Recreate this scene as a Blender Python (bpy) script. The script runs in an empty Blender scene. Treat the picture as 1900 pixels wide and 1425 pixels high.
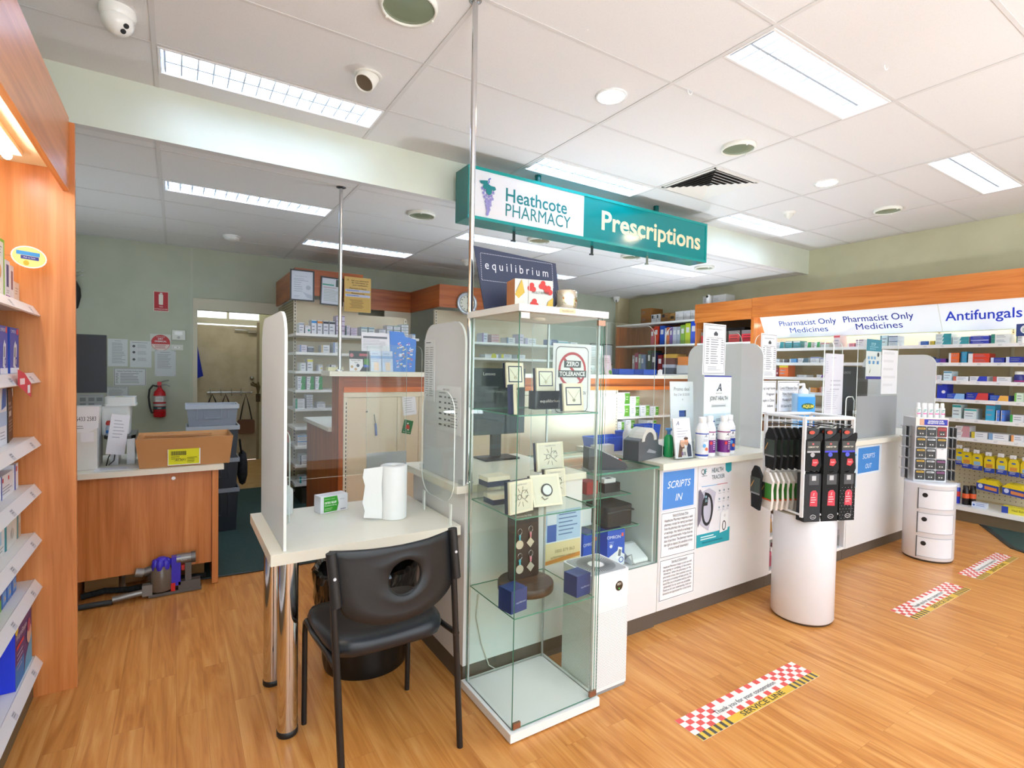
import bpy, math, random
from mathutils import Matrix, Vector
random.seed(7)
sc = bpy.context.scene
C = sc.collection

# ---------------------------------------------------------------- camera, world, exposure
cam_d = bpy.data.cameras.new('camera')
cam_d.sensor_width = 36.0
cam_d.lens = 978.6 / 1900 * 36.0
cam_d.clip_start = 0.02
cam = bpy.data.objects.new('camera', cam_d)
C.objects.link(cam)
_yaw, _pit, _rol = math.radians(57.521), math.radians(-1.6736), math.radians(-1.0807)
_f = Vector((math.cos(_pit) * math.cos(_yaw), math.cos(_pit) * math.sin(_yaw), math.sin(_pit)))
_r = _f.cross(Vector((0, 0, 1))).normalized()
_d = _f.cross(_r)
_r2 = math.cos(_rol) * _r + math.sin(_rol) * _d
_d2 = -math.sin(_rol) * _r + math.cos(_rol) * _d
cam.matrix_world = Matrix(((_r2.x, -_d2.x, -_f.x, 0), (_r2.y, -_d2.y, -_f.y, 0), (_r2.z, -_d2.z, -_f.z, 1.40), (0, 0, 0, 1)))
sc.camera = cam

w = bpy.data.worlds.new('daylight')
sc.world = w
w.use_nodes = True
w.node_tree.nodes['Background'].inputs[0].default_value = (0.86, 0.94, 1.0, 1)
w.node_tree.nodes['Background'].inputs[1].default_value = 1.35
TUBE, TUBE_BACK, DOWN = 12.0, 14.0, 10.0          # lamp strengths: shop troffers, rear troffers, round downlights
# unseen fill lights added behind the camera and farther in, aimed at the ceiling
for _n, _loc, _e in (('fill_light_left', (0.3, -1.5, 1.0), 125), ('fill_light_right', (4.2, -1.6, 1.1), 55), ('fill_light_aisle', (3.4, 3.25, 0.75), 17), ('fill_light_desk', (-0.75, 5.3, 0.9), 5), ('fill_light_store', (5.6, 4.6, 0.9), 14)):
    _l = bpy.data.lights.new(_n, 'AREA'); _l.shape = 'DISK'; _l.size = 1.2 if _loc[1] < 0 else 0.5; _l.energy = _e; _l.color = (0.82, 0.92, 1.0)
    _o = bpy.data.objects.new(_n, _l); C.objects.link(_o); _o.location = _loc; _o.rotation_euler = (math.pi + (0.25 if _loc[1] < 0 else 0), 0, 0)
vs = sc.view_settings
vs.view_transform = 'Standard'
vs.look = 'None'
vs.exposure = 1.18
vs.gamma = 1.0
vs.use_curve_mapping = False
sc.cycles.max_bounces = 10
sc.cycles.diffuse_bounces = 6
sc.cycles.glossy_bounces = 4
sc.cycles.transmission_bounces = 6
sc.cycles.transparent_max_bounces = 40
sc.cycles.caustics_reflective = False
sc.cycles.caustics_refractive = False
sc.cycles.sample_clamp_indirect = 6.0

# ---------------------------------------------------------------- materials
def lin(h):
    h = h.lstrip('#')
    if len(h) == 3: h = ''.join(c + c for c in h)
    out = []
    for i in (0, 2, 4):
        c = int(h[i:i + 2], 16) / 255.0
        out.append(c / 12.92 if c <= 0.04045 else ((c + 0.055) / 1.055) ** 2.4)
    return (*out, 1.0)

_mats = {}
def _new(name):
    m = bpy.data.materials.new(name)
    m.use_nodes = True
    nt = m.node_tree
    return m, nt, nt.nodes['Principled BSDF']

def P(hexc, rough=0.5, metal=0.0, spec=0.5):
    """plain painted / plastic / paper surface: one colour with a faint procedural unevenness"""
    k = (hexc, rough, metal, spec)
    if k in _mats: return _mats[k]
    m, nt, b = _new('paint ' + hexc)
    b.inputs['Base Color'].default_value = lin(hexc)
    b.inputs['Metallic'].default_value = metal
    b.inputs['Specular IOR Level'].default_value = spec
    b.inputs['Roughness'].default_value = rough
    n = nt.nodes.new('ShaderNodeTexNoise'); n.inputs['Scale'].default_value = 6
    r = nt.nodes.new('ShaderNodeMapRange'); r.inputs['To Min'].default_value = 0.985; r.inputs['To Max'].default_value = 1.015
    h = nt.nodes.new('ShaderNodeHueSaturation'); h.inputs['Color'].default_value = lin(hexc)
    nt.links.new(n.outputs['Fac'], r.inputs['Value']); nt.links.new(r.outputs['Result'], h.inputs['Value']); nt.links.new(h.outputs['Color'], b.inputs['Base Color'])
    _mats[k] = m
    return m

def emit(hexc, s):
    k = ('e', hexc, s)
    if k in _mats: return _mats[k]
    m, nt, b = _new('lamp ' + hexc)
    b.inputs['Base Color'].default_value = lin(hexc)
    b.inputs['Emission Color'].default_value = lin(hexc)
    b.inputs['Emission Strength'].default_value = s
    _mats[k] = m
    return m

def ramp(nt, stops):
    r = nt.nodes.new('ShaderNodeValToRGB')
    e = r.color_ramp.elements
    while len(e) < len(stops): e.new(0.5)
    for i, (p, h) in enumerate(stops):
        e[i].position = p; e[i].color = lin(h)
    return r

def wood(key, axis, cols, rough=0.32, scale=1.0):
    k = ('wood', key, axis)
    if k in _mats: return _mats[k]
    m, nt, b = _new('wood ' + key + axis)
    tc = nt.nodes.new('ShaderNodeTexCoord')
    mp = nt.nodes.new('ShaderNodeMapping')
    s = [9.0 * scale] * 3; s['xyz'.index(axis)] = 0.55 * scale
    mp.inputs['Scale'].default_value = s
    n1 = nt.nodes.new('ShaderNodeTexNoise'); n1.inputs['Scale'].default_value = 1.6; n1.inputs['Detail'].default_value = 6; n1.inputs['Distortion'].default_value = 1.2
    mp2 = nt.nodes.new('ShaderNodeMapping')
    s2 = [70.0 * scale] * 3; s2['xyz'.index(axis)] = 2.0 * scale
    mp2.inputs['Scale'].default_value = s2
    n2 = nt.nodes.new('ShaderNodeTexNoise'); n2.inputs['Scale'].default_value = 2.0; n2.inputs['Detail'].default_value = 3
    mx = nt.nodes.new('ShaderNodeMath'); mx.operation = 'MULTIPLY_ADD'; mx.inputs[1].default_value = 0.3
    r = ramp(nt, [(0.30, cols[0]), (0.55, cols[1]), (0.78, cols[2])])
    L = nt.links.new
    L(tc.outputs['Object'], mp.inputs[0]); L(mp.outputs[0], n1.inputs['Vector'])
    L(tc.outputs['Object'], mp2.inputs[0]); L(mp2.outputs[0], n2.inputs['Vector'])
    L(n2.outputs['Fac'], mx.inputs[0]); L(n1.outputs['Fac'], mx.inputs[2])
    sb = nt.nodes.new('ShaderNodeMath'); sb.operation = 'SUBTRACT'; sb.inputs[1].default_value = 0.13
    L(mx.outputs[0], sb.inputs[0]); L(sb.outputs[0], r.inputs[0]); L(r.outputs[0], b.inputs['Base Color'])
    b.inputs['Roughness'].default_value = rough
    _mats[k] = m
    return m

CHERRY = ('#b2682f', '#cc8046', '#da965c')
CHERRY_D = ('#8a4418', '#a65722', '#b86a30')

def floor_mat():
    m, nt, b = _new('vinyl plank floor')
    L = nt.links.new
    tc = nt.nodes.new('ShaderNodeTexCoord')
    sp = nt.nodes.new('ShaderNodeSeparateXYZ'); cb = nt.nodes.new('ShaderNodeCombineXYZ')
    L(tc.outputs['Object'], sp.inputs[0]); L(sp.outputs['Y'], cb.inputs['X']); L(sp.outputs['X'], cb.inputs['Y'])
    br = nt.nodes.new('ShaderNodeTexBrick')
    br.offset = 0.37; br.inputs['Scale'].default_value = 1.0
    br.inputs['Brick Width'].default_value = 0.92; br.inputs['Row Height'].default_value = 0.102
    br.inputs['Mortar Size'].default_value = 0.0006; br.inputs['Mortar Smooth'].default_value = 0.3
    br.inputs['Color1'].default_value = (0.25, 0.25, 0.25, 1); br.inputs['Color2'].default_value = (0.75, 0.75, 0.75, 1); br.inputs['Mortar'].default_value = (0, 0, 0, 1)
    br.inputs['Bias'].default_value = 0.0
    L(cb.outputs[0], br.inputs['Vector'])
    # a different stretch of grain on each plank
    off = nt.nodes.new('ShaderNodeVectorMath'); off.operation = 'MULTIPLY_ADD'
    off.inputs[1].default_value = (13.0, 7.0, 5.0)
    L(br.outputs['Color'], off.inputs[0]); L(cb.outputs[0], off.inputs[2])
    mp = nt.nodes.new('ShaderNodeMapping'); mp.inputs['Scale'].default_value = (0.9, 11.0, 1)
    L(off.outputs[0], mp.inputs[0])
    n1 = nt.nodes.new('ShaderNodeTexNoise'); n1.inputs['Scale'].default_value = 1.5; n1.inputs['Detail'].default_value = 7; n1.inputs['Distortion'].default_value = 1.8
    L(mp.outputs[0], n1.inputs['Vector'])
    mp2 = nt.nodes.new('ShaderNodeMapping'); mp2.inputs['Scale'].default_value = (3, 140, 1)
    L(off.outputs[0], mp2.inputs[0])
    n2 = nt.nodes.new('ShaderNodeTexNoise'); n2.inputs['Scale'].default_value = 1.0; n2.inputs['Detail'].default_value = 2
    L(mp2.outputs[0], n2.inputs['Vector'])
    ma = nt.nodes.new('ShaderNodeMath'); ma.operation = 'MULTIPLY_ADD'; ma.inputs[1].default_value = 0.22
    L(n2.outputs['Fac'], ma.inputs[0]); L(n1.outputs['Fac'], ma.inputs[2])
    ms = nt.nodes.new('ShaderNodeMath'); ms.operation = 'MULTIPLY_ADD'; ms.inputs[1].default_value = 0.16; ms.inputs[2].default_value = -0.16
    L(br.outputs['Color'], ms.inputs[0])
    md = nt.nodes.new('ShaderNodeMath'); md.operation = 'ADD'
    L(ma.outputs[0], md.inputs[0]); L(ms.outputs[0], md.inputs[1])
    r = ramp(nt, [(0.28, '#a8682e'), (0.52, '#c48443'), (0.75, '#d49c5c')])
    L(md.outputs[0], r.inputs[0])
    mix = nt.nodes.new('ShaderNodeMix'); mix.data_type = 'RGBA'; mix.inputs['B'].default_value = lin('#8a5730')
    fm = nt.nodes.new('ShaderNodeMath'); fm.operation = 'MULTIPLY'; fm.inputs[1].default_value = 0.55
    L(br.outputs['Fac'], fm.inputs[0]); L(fm.outputs[0], mix.inputs['Factor']); L(r.outputs[0], mix.inputs['A'])
    L(mix.outputs['Result'], b.inputs['Base Color'])
    b.inputs['Roughness'].default_value = 0.30
    b.inputs['Specular IOR Level'].default_value = 0.35
    return m

def speckle(name, c0, c1, scale, rough=0.9, bump=0.0, lo=0.35, hi=0.65):
    k = ('sp', name)
    if k in _mats: return _mats[k]
    m, nt, b = _new(name)
    tc = nt.nodes.new('ShaderNodeTexCoord')
    n = nt.nodes.new('ShaderNodeTexNoise'); n.inputs['Scale'].default_value = scale; n.inputs['Detail'].default_value = 4
    r = ramp(nt, [(lo, c0), (hi, c1)])
    nt.links.new(tc.outputs['Object'], n.inputs['Vector']); nt.links.new(n.outputs['Fac'], r.inputs[0]); nt.links.new(r.outputs[0], b.inputs['Base Color'])
    b.inputs['Roughness'].default_value = rough
    if bump:
        bp = nt.nodes.new('ShaderNodeBump'); bp.inputs['Strength'].default_value = bump; bp.inputs['Distance'].default_value = 0.002
        nt.links.new(n.outputs['Fac'], bp.inputs['Height']); nt.links.new(bp.outputs[0], b.inputs['Normal'])
    _mats[k] = m
    return m

def glass(name, tint, refl=1.0):
    k = ('gl', name)
    if k in _mats: return _mats[k]
    m = bpy.data.materials.new(name); m.use_nodes = True
    nt = m.node_tree; nt.nodes.clear()
    o = nt.nodes.new('ShaderNodeOutputMaterial'); mx = nt.nodes.new('ShaderNodeMixShader')
    t = nt.nodes.new('ShaderNodeBsdfTransparent'); t.inputs[0].default_value = lin(tint)
    g = nt.nodes.new('ShaderNodeBsdfGlossy'); g.inputs['Roughness'].default_value = 0.01
    # Schlick reflectance from the angle alone, the same on the way in and out of a thin sheet
    ge = nt.nodes.new('ShaderNodeNewGeometry'); dt = nt.nodes.new('ShaderNodeVectorMath'); dt.operation = 'DOT_PRODUCT'
    L = nt.links.new
    L(ge.outputs['Incoming'], dt.inputs[0]); L(ge.outputs['Normal'], dt.inputs[1])
    prev = dt.outputs['Value']
    for op, x in (('ABSOLUTE', None), ('SUBTRACT', 1.0), ('POWER', 5.0), ('MULTIPLY_ADD', 0.5)):
        n = nt.nodes.new('ShaderNodeMath'); n.operation = op
        if op == 'SUBTRACT': n.inputs[0].default_value = x; L(prev, n.inputs[1])
        else:
            L(prev, n.inputs[0])
            if x is not None: n.inputs[1].default_value = x
            if op == 'MULTIPLY_ADD': n.inputs[2].default_value = 0.022 * refl
        prev = n.outputs[0]
    L(prev, mx.inputs[0]); L(t.outputs[0], mx.inputs[1]); L(g.outputs[0], mx.inputs[2]); L(mx.outputs[0], o.inputs[0])
    _mats[k] = m
    return m

def frosted(name, col, see):
    """sand-blasted acrylic: scatters light both ways, lets a share straight through"""
    k = ('fr', name)
    if k in _mats: return _mats[k]
    m = bpy.data.materials.new(name); m.use_nodes = True
    nt = m.node_tree; nt.nodes.clear()
    L = nt.links.new
    o = nt.nodes.new('ShaderNodeOutputMaterial')
    d = nt.nodes.new('ShaderNodeBsdfDiffuse'); d.inputs[0].default_value = lin(col)
    tl = nt.nodes.new('ShaderNodeBsdfTranslucent'); tl.inputs[0].default_value = lin(col)
    a = nt.nodes.new('ShaderNodeMixShader'); a.inputs[0].default_value = 0.45
    rf = nt.nodes.new('ShaderNodeBsdfRefraction'); rf.inputs['Roughness'].default_value = 0.42; rf.inputs['IOR'].default_value = 1.12; rf.inputs[0].default_value = lin(col)
    n = nt.nodes.new('ShaderNodeTexNoise'); n.inputs['Scale'].default_value = 3
    r = nt.nodes.new('ShaderNodeMapRange'); r.inputs['To Min'].default_value = max(0, see - .06); r.inputs['To Max'].default_value = see + .06
    b = nt.nodes.new('ShaderNodeMixShader')
    L(d.outputs[0], a.inputs[1]); L(tl.outputs[0], a.inputs[2]); L(n.outputs['Fac'], r.inputs['Value']); L(r.outputs[0], b.inputs[0])
    L(a.outputs[0], b.inputs[1]); L(rf.outputs[0], b.inputs[2]); L(b.outputs[0], o.inputs[0])
    _mats[k] = m
    return m

CLEAR = glass('clear acrylic', '#fbfdfc', 0.9)
CASEGL = glass('case glass', '#fafdfb', 0.8)
PALEGL = glass('pale clear plastic', '#f4f6f6', 1.0)
EDGE_A = P('#e8f0ec', 0.2)                 # polished acrylic edge
EDGE_G = P('#4f8a76', 0.12)                # green edge of float glass
FROST = frosted('frosted acrylic', '#e6e8ea', 0.10)
FROST2 = frosted('frosted film on acrylic', '#e0e3e6', 0.45)
LAM = P('#e3e0d2', 0.35)                   # off-white laminate
WHITE = P('#e6e6e6', 0.4)
WHITE_G = P('#ececee', 0.22)
PAPER = P('#e9eaee', 0.6)
INK = P('#2b2b30', 0.6)
GREY = P('#8d8f96', 0.6)
BLACK = P('#17181b', 0.45)
CHROME = P('#d8d8da', 0.08, 1.0)
STEEL = P('#b9bbbd', 0.25, 1.0)
CREAM = P('#d8cbb4', 0.5)
KICK = P('#5a5047', 0.5)
SHELF = P('#ecebe8', 0.4)

# ---------------------------------------------------------------- mesh builder
_txt = {}
def text_geo(s, shear=0.0, bold=0.0):
    k = (s, shear, bold)
    if k in _txt: return _txt[k]
    cu = bpy.data.curves.new('t', 'FONT')
    cu.body = s; cu.size = 1.0; cu.shear = shear; cu.offset = bold; cu.resolution_u = 3
    cu.fill_mode = 'FRONT' if hasattr(cu, 'fill_mode') else cu.fill_mode
    ob = bpy.data.objects.new('t', cu)
    me = ob.to_mesh()
    vs_ = [(v.co.x, v.co.y) for v in me.vertices]
    fs = [tuple(p.vertices) for p in me.polygons]
    ob.to_mesh_clear()
    bpy.data.objects.remove(ob); bpy.data.curves.remove(cu)
    if not vs_: vs_ = [(0, 0)]
    x0 = min(v[0] for v in vs_); x1 = max(v[0] for v in vs_)
    _txt[k] = (vs_, fs, x0, x1)
    return _txt[k]
CAP = max(v[1] for v in text_geo('H')[0])

class MB:
    def __init__(s, M=None):
        s.v = []; s.f = []; s.m = []; s.s = []; s.mats = []; s.M = M or Matrix.Identity(4); s.z = 0.0
    def add(s, vs_, fs, mat, smooth=False):
        if mat not in s.mats: s.mats.append(mat)
        i = s.mats.index(mat); n = len(s.v)
        M = s.M
        s.v += [tuple(M @ Vector(p)) for p in vs_]
        flip = M.determinant() < 0
        for f in fs:
            f = tuple(n + a for a in f)
            s.f.append(f[::-1] if flip else f); s.m.append(i); s.s.append(smooth)
        return s
    def box(s, x0, x1, y0, y1, z0, z1, mat, faces=None):
        vs_ = [(x0, y0, z0), (x1, y0, z0), (x1, y1, z0), (x0, y1, z0), (x0, y0, z1), (x1, y0, z1), (x1, y1, z1), (x0, y1, z1)]
        F = {'b': (0, 3, 2, 1), 't': (4, 5, 6, 7), 'f': (0, 1, 5, 4), 'k': (2, 3, 7, 6), 'l': (3, 0, 4, 7), 'r': (1, 2, 6, 5)}
        for k, f in F.items():
            mm = (faces or {}).get(k, mat)
            if mm is not None: s.add(vs_, [f], mm)
        return s
    def slab(s, pts, z0, z1, mat, emat=None, smooth=False):
        """extruded polygon in the local xy plane"""
        n = len(pts)
        vs_ = [(x, y, z0) for x, y in pts] + [(x, y, z1) for x, y in pts]
        s.add(vs_, [tuple(range(n))[::-1], tuple(range(n, 2 * n))], mat)
        s.add(vs_, [(i, (i + 1) % n, n + (i + 1) % n, n + i) for i in range(n)], emat or mat, smooth)
        return s
    def cyl(s, p0, p1, r, mat, r2=None, n=20, caps=True, smooth=True):
        p0 = Vector(p0); p1 = Vector(p1); d = (p1 - p0).normalized()
        a = d.orthogonal().normalized(); b = d.cross(a)
        r2 = r if r2 is None else r2
        A = [p0 + r * (math.cos(2 * math.pi * i / n) * a + math.sin(2 * math.pi * i / n) * b) for i in range(n)]
        B = [p1 + r2 * (math.cos(2 * math.pi * i / n) * a + math.sin(2 * math.pi * i / n) * b) for i in range(n)]
        s.add(A + B, [(i, (i + 1) % n, n + (i + 1) % n, n + i) for i in range(n)], mat, smooth)
        if caps:
            s.add(A + B, [tuple(range(n))[::-1], tuple(range(n, 2 * n))], mat)
        return s
    def lathe(s, prof, mat, c=(0, 0, 0), n=28, sx=1.0, sy=1.0, smooth=True):
        vs_ = []
        for r, z in prof:
            vs_ += [(c[0] + sx * r * math.cos(2 * math.pi * i / n), c[1] + sy * r * math.sin(2 * math.pi * i / n), c[2] + z) for i in range(n)]
        fs = []
        for k in range(len(prof) - 1):
            fs += [(k * n + i, k * n + (i + 1) % n, (k + 1) * n + (i + 1) % n, (k + 1) * n + i) for i in range(n)]
        s.add(vs_, fs, mat, smooth)
        if prof[0][0] > 1e-5: s.add(vs_, [tuple(range(n))[::-1]], mat)
        if prof[-1][0] > 1e-5: s.add(vs_, [tuple(range((len(prof) - 1) * n, len(prof) * n))], mat)
        return s
    def tube(s, path, r, mat, n=8, closed=False):
        pts = [Vector(p) for p in path]; N = len(pts); rings = []
        up = None
        for i, p in enumerate(pts):
            a = pts[i - 1] if (i or closed) else p
            b = pts[(i + 1) % N] if (i < N - 1 or closed) else p
            d = (b - a).normalized()
            if up is None: up = d.orthogonal().normalized()
            up = (up - d * up.dot(d)).normalized()
            sd = d.cross(up)
            rings.append([p + r * (math.cos(2 * math.pi * k / n) * up + math.sin(2 * math.pi * k / n) * sd) for k in range(n)])
        vs_ = [q for rg in rings for q in rg]
        fs = []
        for i in range(N if closed else N - 1):
            j = (i + 1) % N
            fs += [(i * n + k, i * n + (k + 1) % n, j * n + (k + 1) % n, j * n + k) for k in range(n)]
        s.add(vs_, fs, mat, True)
        if not closed:
            s.add(vs_, [tuple(range(n))[::-1], tuple(range((N - 1) * n, N * n))], mat)
        return s
    # ---- flat printing in the local xy plane, each mark a hair above the last
    def lift(s): s.z += 0.00025; return s.z
    def rect(s, x, y, w_, h, mat):
        z = s.lift(); return s.add([(x, y, z), (x + w_, y, z), (x + w_, y + h, z), (x, y + h, z)], [(0, 1, 2, 3)], mat)
    def poly(s, pts, mat):
        z = s.lift(); return s.add([(x, y, z) for x, y in pts], [tuple(range(len(pts)))], mat)
    def disc(s, x, y, r, mat, ry=None, n=24):
        ry = ry or r
        return s.poly([(x + r * math.cos(2 * math.pi * i / n), y + ry * math.sin(2 * math.pi * i / n)) for i in range(n)], mat)
    def ring(s, x, y, r, t, mat, ry=None, n=32):
        z = s.lift(); ry = ry or r
        o = [(x + r * math.cos(2 * math.pi * i / n), y + ry * math.sin(2 * math.pi * i / n), z) for i in range(n)]
        q = [(x + (r - t) * math.cos(2 * math.pi * i / n), y + (ry - t) * math.sin(2 * math.pi * i / n), z) for i in range(n)]
        return s.add(o + q, [(i, (i + 1) % n, n + (i + 1) % n, n + i) for i in range(n)], mat)
    def text(s, t, x, y, h, mat, al='C', shear=0.0, bold=0.0, fit=None, rot=0.0):
        vs_, fs, x0, x1 = text_geo(t, shear, bold)
        k = h / CAP
        kx = k if not fit else min(k * 1.5, fit / max(1e-6, x1 - x0))
        ox = {'C': -(x0 + x1) / 2, 'L': -x0, 'R': -x1}[al]
        z = s.lift(); c, sn = math.cos(rot), math.sin(rot)
        out = []
        for a, b in vs_:
            a = (a + ox) * kx; b = b * k
            out.append((x + c * a - sn * b, y + sn * a + c * b, z))
        return s.add(out, fs, mat)
    def lines(s, x, y, w_, n, pitch, mat, t=None, jag=0.35):
        rnd = random.Random(n * 131 + int(x * 977) + int(w_ * 7919))
        z = s.lift(); t = t or pitch * 0.3
        for i in range(n):
            ww = w_ * (1 - jag * rnd.random()); yy = y - i * pitch
            s.add([(x, yy, z), (x + ww, yy, z), (x + ww, yy + t, z), (x, yy + t, z)], [(0, 1, 2, 3)], mat)
        return s
    def frame2(s, x, y, w_, h, t, mat):
        s.rect(x, y, w_, t, mat); s.rect(x, y + h - t, w_, t, mat); s.rect(x, y, t, h, mat); return s.rect(x + w_ - t, y, t, h, mat)
    def build(s, name, parent=None, at=(0, 0, 0), bev=0.0, seg=2, solid=0.0):
        me = bpy.data.meshes.new(name)
        L = Vector(parent['_at']) if parent is not None and '_at' in parent.keys() else Vector(at)
        me.from_pydata([tuple(Vector(p) - L) for p in s.v], [], s.f)
        for m in s.mats: me.materials.append(m)
        me.polygons.foreach_set('material_index', s.m)
        me.polygons.foreach_set('use_smooth', s.s)
        me.update()
        o = bpy.data.objects.new(name, me)
        C.objects.link(o)
        if parent is not None:
            o.parent = parent
            o['_at'] = tuple(L)
        else:
            o.location = L
            o['_at'] = tuple(L)
        if bev:
            md = o.modifiers.new('bevel', 'BEVEL'); md.width = bev; md.segments = seg; md.limit_method = 'ANGLE'; md.angle_limit = math.radians(40)
        return o

def tag(o, label, cat, group=None, kind=None):
    o['label'] = label; o['category'] = cat
    if group: o['group'] = group
    if kind: o['kind'] = kind
    return o
def thing(name, label, cat, at, group=None):
    o = bpy.data.objects.new(name, None); C.objects.link(o)
    o.empty_display_size = 0.05
    o.location = at; o['_at'] = tuple(at)
    return tag(o, label, cat, group)
def struct(o):
    o['kind'] = 'structure'; return o
def dup(root, delta, label, group=None):
    r = root.copy(); C.objects.link(r)
    r.location = Vector(root.location) + Vector(delta); r['label'] = label
    r['_at'] = tuple(r.location)
    if group: r['group'] = group
    for ch in list(root.children):
        c = ch.copy(); C.objects.link(c); c.parent = r
        for g in list(ch.children):
            d = g.copy(); C.objects.link(d); d.parent = c
    return r
def fr(o, face, yaw=0.0, tilt=0.0):
    """frame standing at o: x right, y up, z out of a face that looks along -y, +x, -x or up"""
    base = {'-y': ((1, 0, 0), (0, 0, 1), (0, -1, 0)), '-x': ((0, -1, 0), (0, 0, 1), (-1, 0, 0)), '+x': ((0, 1, 0), (0, 0, 1), (1, 0, 0)),
            'up': ((1, 0, 0), (0, 1, 0), (0, 0, 1)), '+y': ((-1, 0, 0), (0, 0, 1), (0, 1, 0))}[face]
    U, V, N = base
    R = Matrix(((U[0], V[0], N[0]), (U[1], V[1], N[1]), (U[2], V[2], N[2]))).to_4x4()
    return Matrix.Translation(o) @ Matrix.Rotation(yaw, 4, 'Z') @ R @ Matrix.Rotation(tilt, 4, 'X')
def arc(cx, cy, r, a0, a1, n=6):
    return [(cx + r * math.cos(math.radians(a0 + (a1 - a0) * i / n)), cy + r * math.sin(math.radians(a0 + (a1 - a0) * i / n))) for i in range(n + 1)]
def rrect(x0, y0, x1, y1, r, corners='1111', n=6):
    """outline with rounded corners, order: bottom-left, bottom-right, top-right, top-left"""
    p = []
    p += arc(x0 + r, y0 + r, r, 180, 270, n) if corners[0] == '1' else [(x0, y0)]
    p += arc(x1 - r, y0 + r, r, 270, 360, n) if corners[1] == '1' else [(x1, y0)]
    p += arc(x1 - r, y1 - r, r, 0, 90, n) if corners[2] == '1' else [(x1, y1)]
    p += arc(x0 + r, y1 - r, r, 90, 180, n) if corners[3] == '1' else [(x0, y1)]
    return p
def pane(name, x0, x1, y0, y1, z0, z1, parent=None, at=(0, 0, 0), g=None, e=None):
    """a flat sheet of glass: see-through faces, visible cut edges"""
    g = g or CASEGL; e = e or EDGE_G
    d = {'x': x1 - x0, 'y': y1 - y0, 'z': z1 - z0}; ax = min(d, key=d.get)
    big = {'x': 'lr', 'y': 'fk', 'z': 'tb'}[ax]
    b = MB().box(x0, x1, y0, y1, z0, z1, e, {k: g for k in big})
    return b.build(name, parent, at)
# print shorthand shared by papers, cartons and cards; fractions of the face
def draw(b, w_, h, items):
    for it in items:
        k = it[0]
        if k == 'r': b.rect(it[1] * w_, it[2] * h, it[3] * w_, it[4] * h, P(it[5]))
        elif k == 't': b.text(it[1], it[2] * w_, it[3] * h, it[4] * h, P(it[5]), *(it[6:7] or ['C']), **(it[7] if len(it) > 7 else {}))
        elif k == 'l': b.lines(it[1] * w_, it[2] * h, it[3] * w_, it[4], it[5] * h, P(it[6]))
        elif k == 'c': b.disc(it[1] * w_, it[2] * h, it[3] * w_, P(it[4]))
        elif k == 'o': b.ring(it[1] * w_, it[2] * h, it[3] * w_, it[4] * w_, P(it[5]))
        elif k == 'b': b.frame2(it[1] * w_, it[1] * w_, w_ - 2 * it[1] * w_, h - 2 * it[1] * w_, it[2] * w_, P(it[3]))
        elif k == 'p': b.poly([(x * w_, y * h) for x, y in it[1]], P(it[2]))
    return b
def paper(name, label, cat, M, w_, h, items, col='#e9eaee', group=None, th=0.0015, parent=None):
    """a printed sheet; M stands at its lower left corner"""
    b = MB(M); b.box(0, w_, 0, h, 0, th, P(col, 0.55)); b.z = th
    draw(b, w_, h, items)
    at = tuple(M.translation)
    o = b.build(name, parent, at)
    if label: tag(o, label, cat, group)
    return o
def carton(name, label, cat, M, w_, h, d, items, col, group=None, side=None, sitems=None, parent=None):
    """a printed box; M stands at the lower left corner of its front face, depth goes backwards"""
    b = MB(M); cm = P(col, 0.42); sm = P(side, 0.42) if side else cm
    b.box(0, w_, 0, h, -d, 0, cm, {'l': sm, 'r': sm})
    draw(b, w_, h, items)
    if sitems:
        b.M = M @ Matrix.Rotation(-math.pi / 2, 4, 'Y') @ Matrix.Translation((-d, 0, 0)); b.z = 0
        draw(b, d, h, sitems)
    o = b.build(name, parent, tuple(M.translation))
    if label: tag(o, label, cat, group)
    return o
ORD = ['first', 'second', 'third', 'fourth', 'fifth', 'sixth', 'seventh', 'eighth', 'ninth', 'tenth', 'eleventh', 'twelfth', 'thirteenth', 'fourteenth', 'fifteenth', 'sixteenth', 'seventeenth', 'eighteenth', 'nineteenth', 'twentieth']
# ---------------------------------------------------------------- the room
CE, CE2 = 2.99, 2.69
b = MB().box(-1.02, 6.9, -3.2, 8.6, -0.05, 0.0, P('#777777'), {'t': floor_mat()}); struct(b.build('floor'))
CARPET = speckle('green carpet', '#1f3430', '#2f4a45', 260, 0.95, 0.4)
b = MB().slab([(0.24, 3.90), (1.05, 3.87), (6.44, 3.87), (6.44, 6.52), (0.0, 6.52), (0.0, 3.93)], 0.0, 0.006, CARPET)
struct(b.build('trim_1'))                                     # carpet of the dispensary floor
b = MB().slab([(6.44, 1.75), (5.80, 1.38), (5.45, 0.8), (5.3, -0.5), (6.44, -0.5)], 0.0, 0.006, CARPET, P('#1b2422'))
struct(b.build('trim_2'))                                     # carpet strip before the wall unit
b = MB().slab([(6.44, 1.80), (5.785, 1.415), (5.43, 0.83), (5.27, -0.5), (5.3, -0.5), (5.45, 0.8), (5.80, 1.38), (6.44, 1.75)], 0.0, 0.008, P('#20282a', 0.5))
struct(b.build('trim_3'))
b = MB().tube([(0.02, 3.915, 0.006), (0.24, 3.89, 0.006), (0.62, 3.86, 0.006), (1.05, 3.85, 0.006)], 0.006, P('#23292c', 0.4)); struct(b.build('trim_4'))
TILE = speckle('ceiling tile', '#c9c8c8', '#dedddd', 340, 0.95, 0.25, 0.25, 0.42)
TILE_W = P('#d2d0cf', 0.8)
SAGE = speckle('sage wall paint', '#b0b7a5', '#b8beac', 3, 0.6)
CREAMW = speckle('cream wall paint', '#c2c0a2', '#cac8ab', 3, 0.6)
PALEW = speckle('pale green white paint', '#d9dfd0', '#dfe4d6', 3, 0.55)
gx = [-0.095 + 1.2 * i for i in range(-1, 7)]
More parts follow.
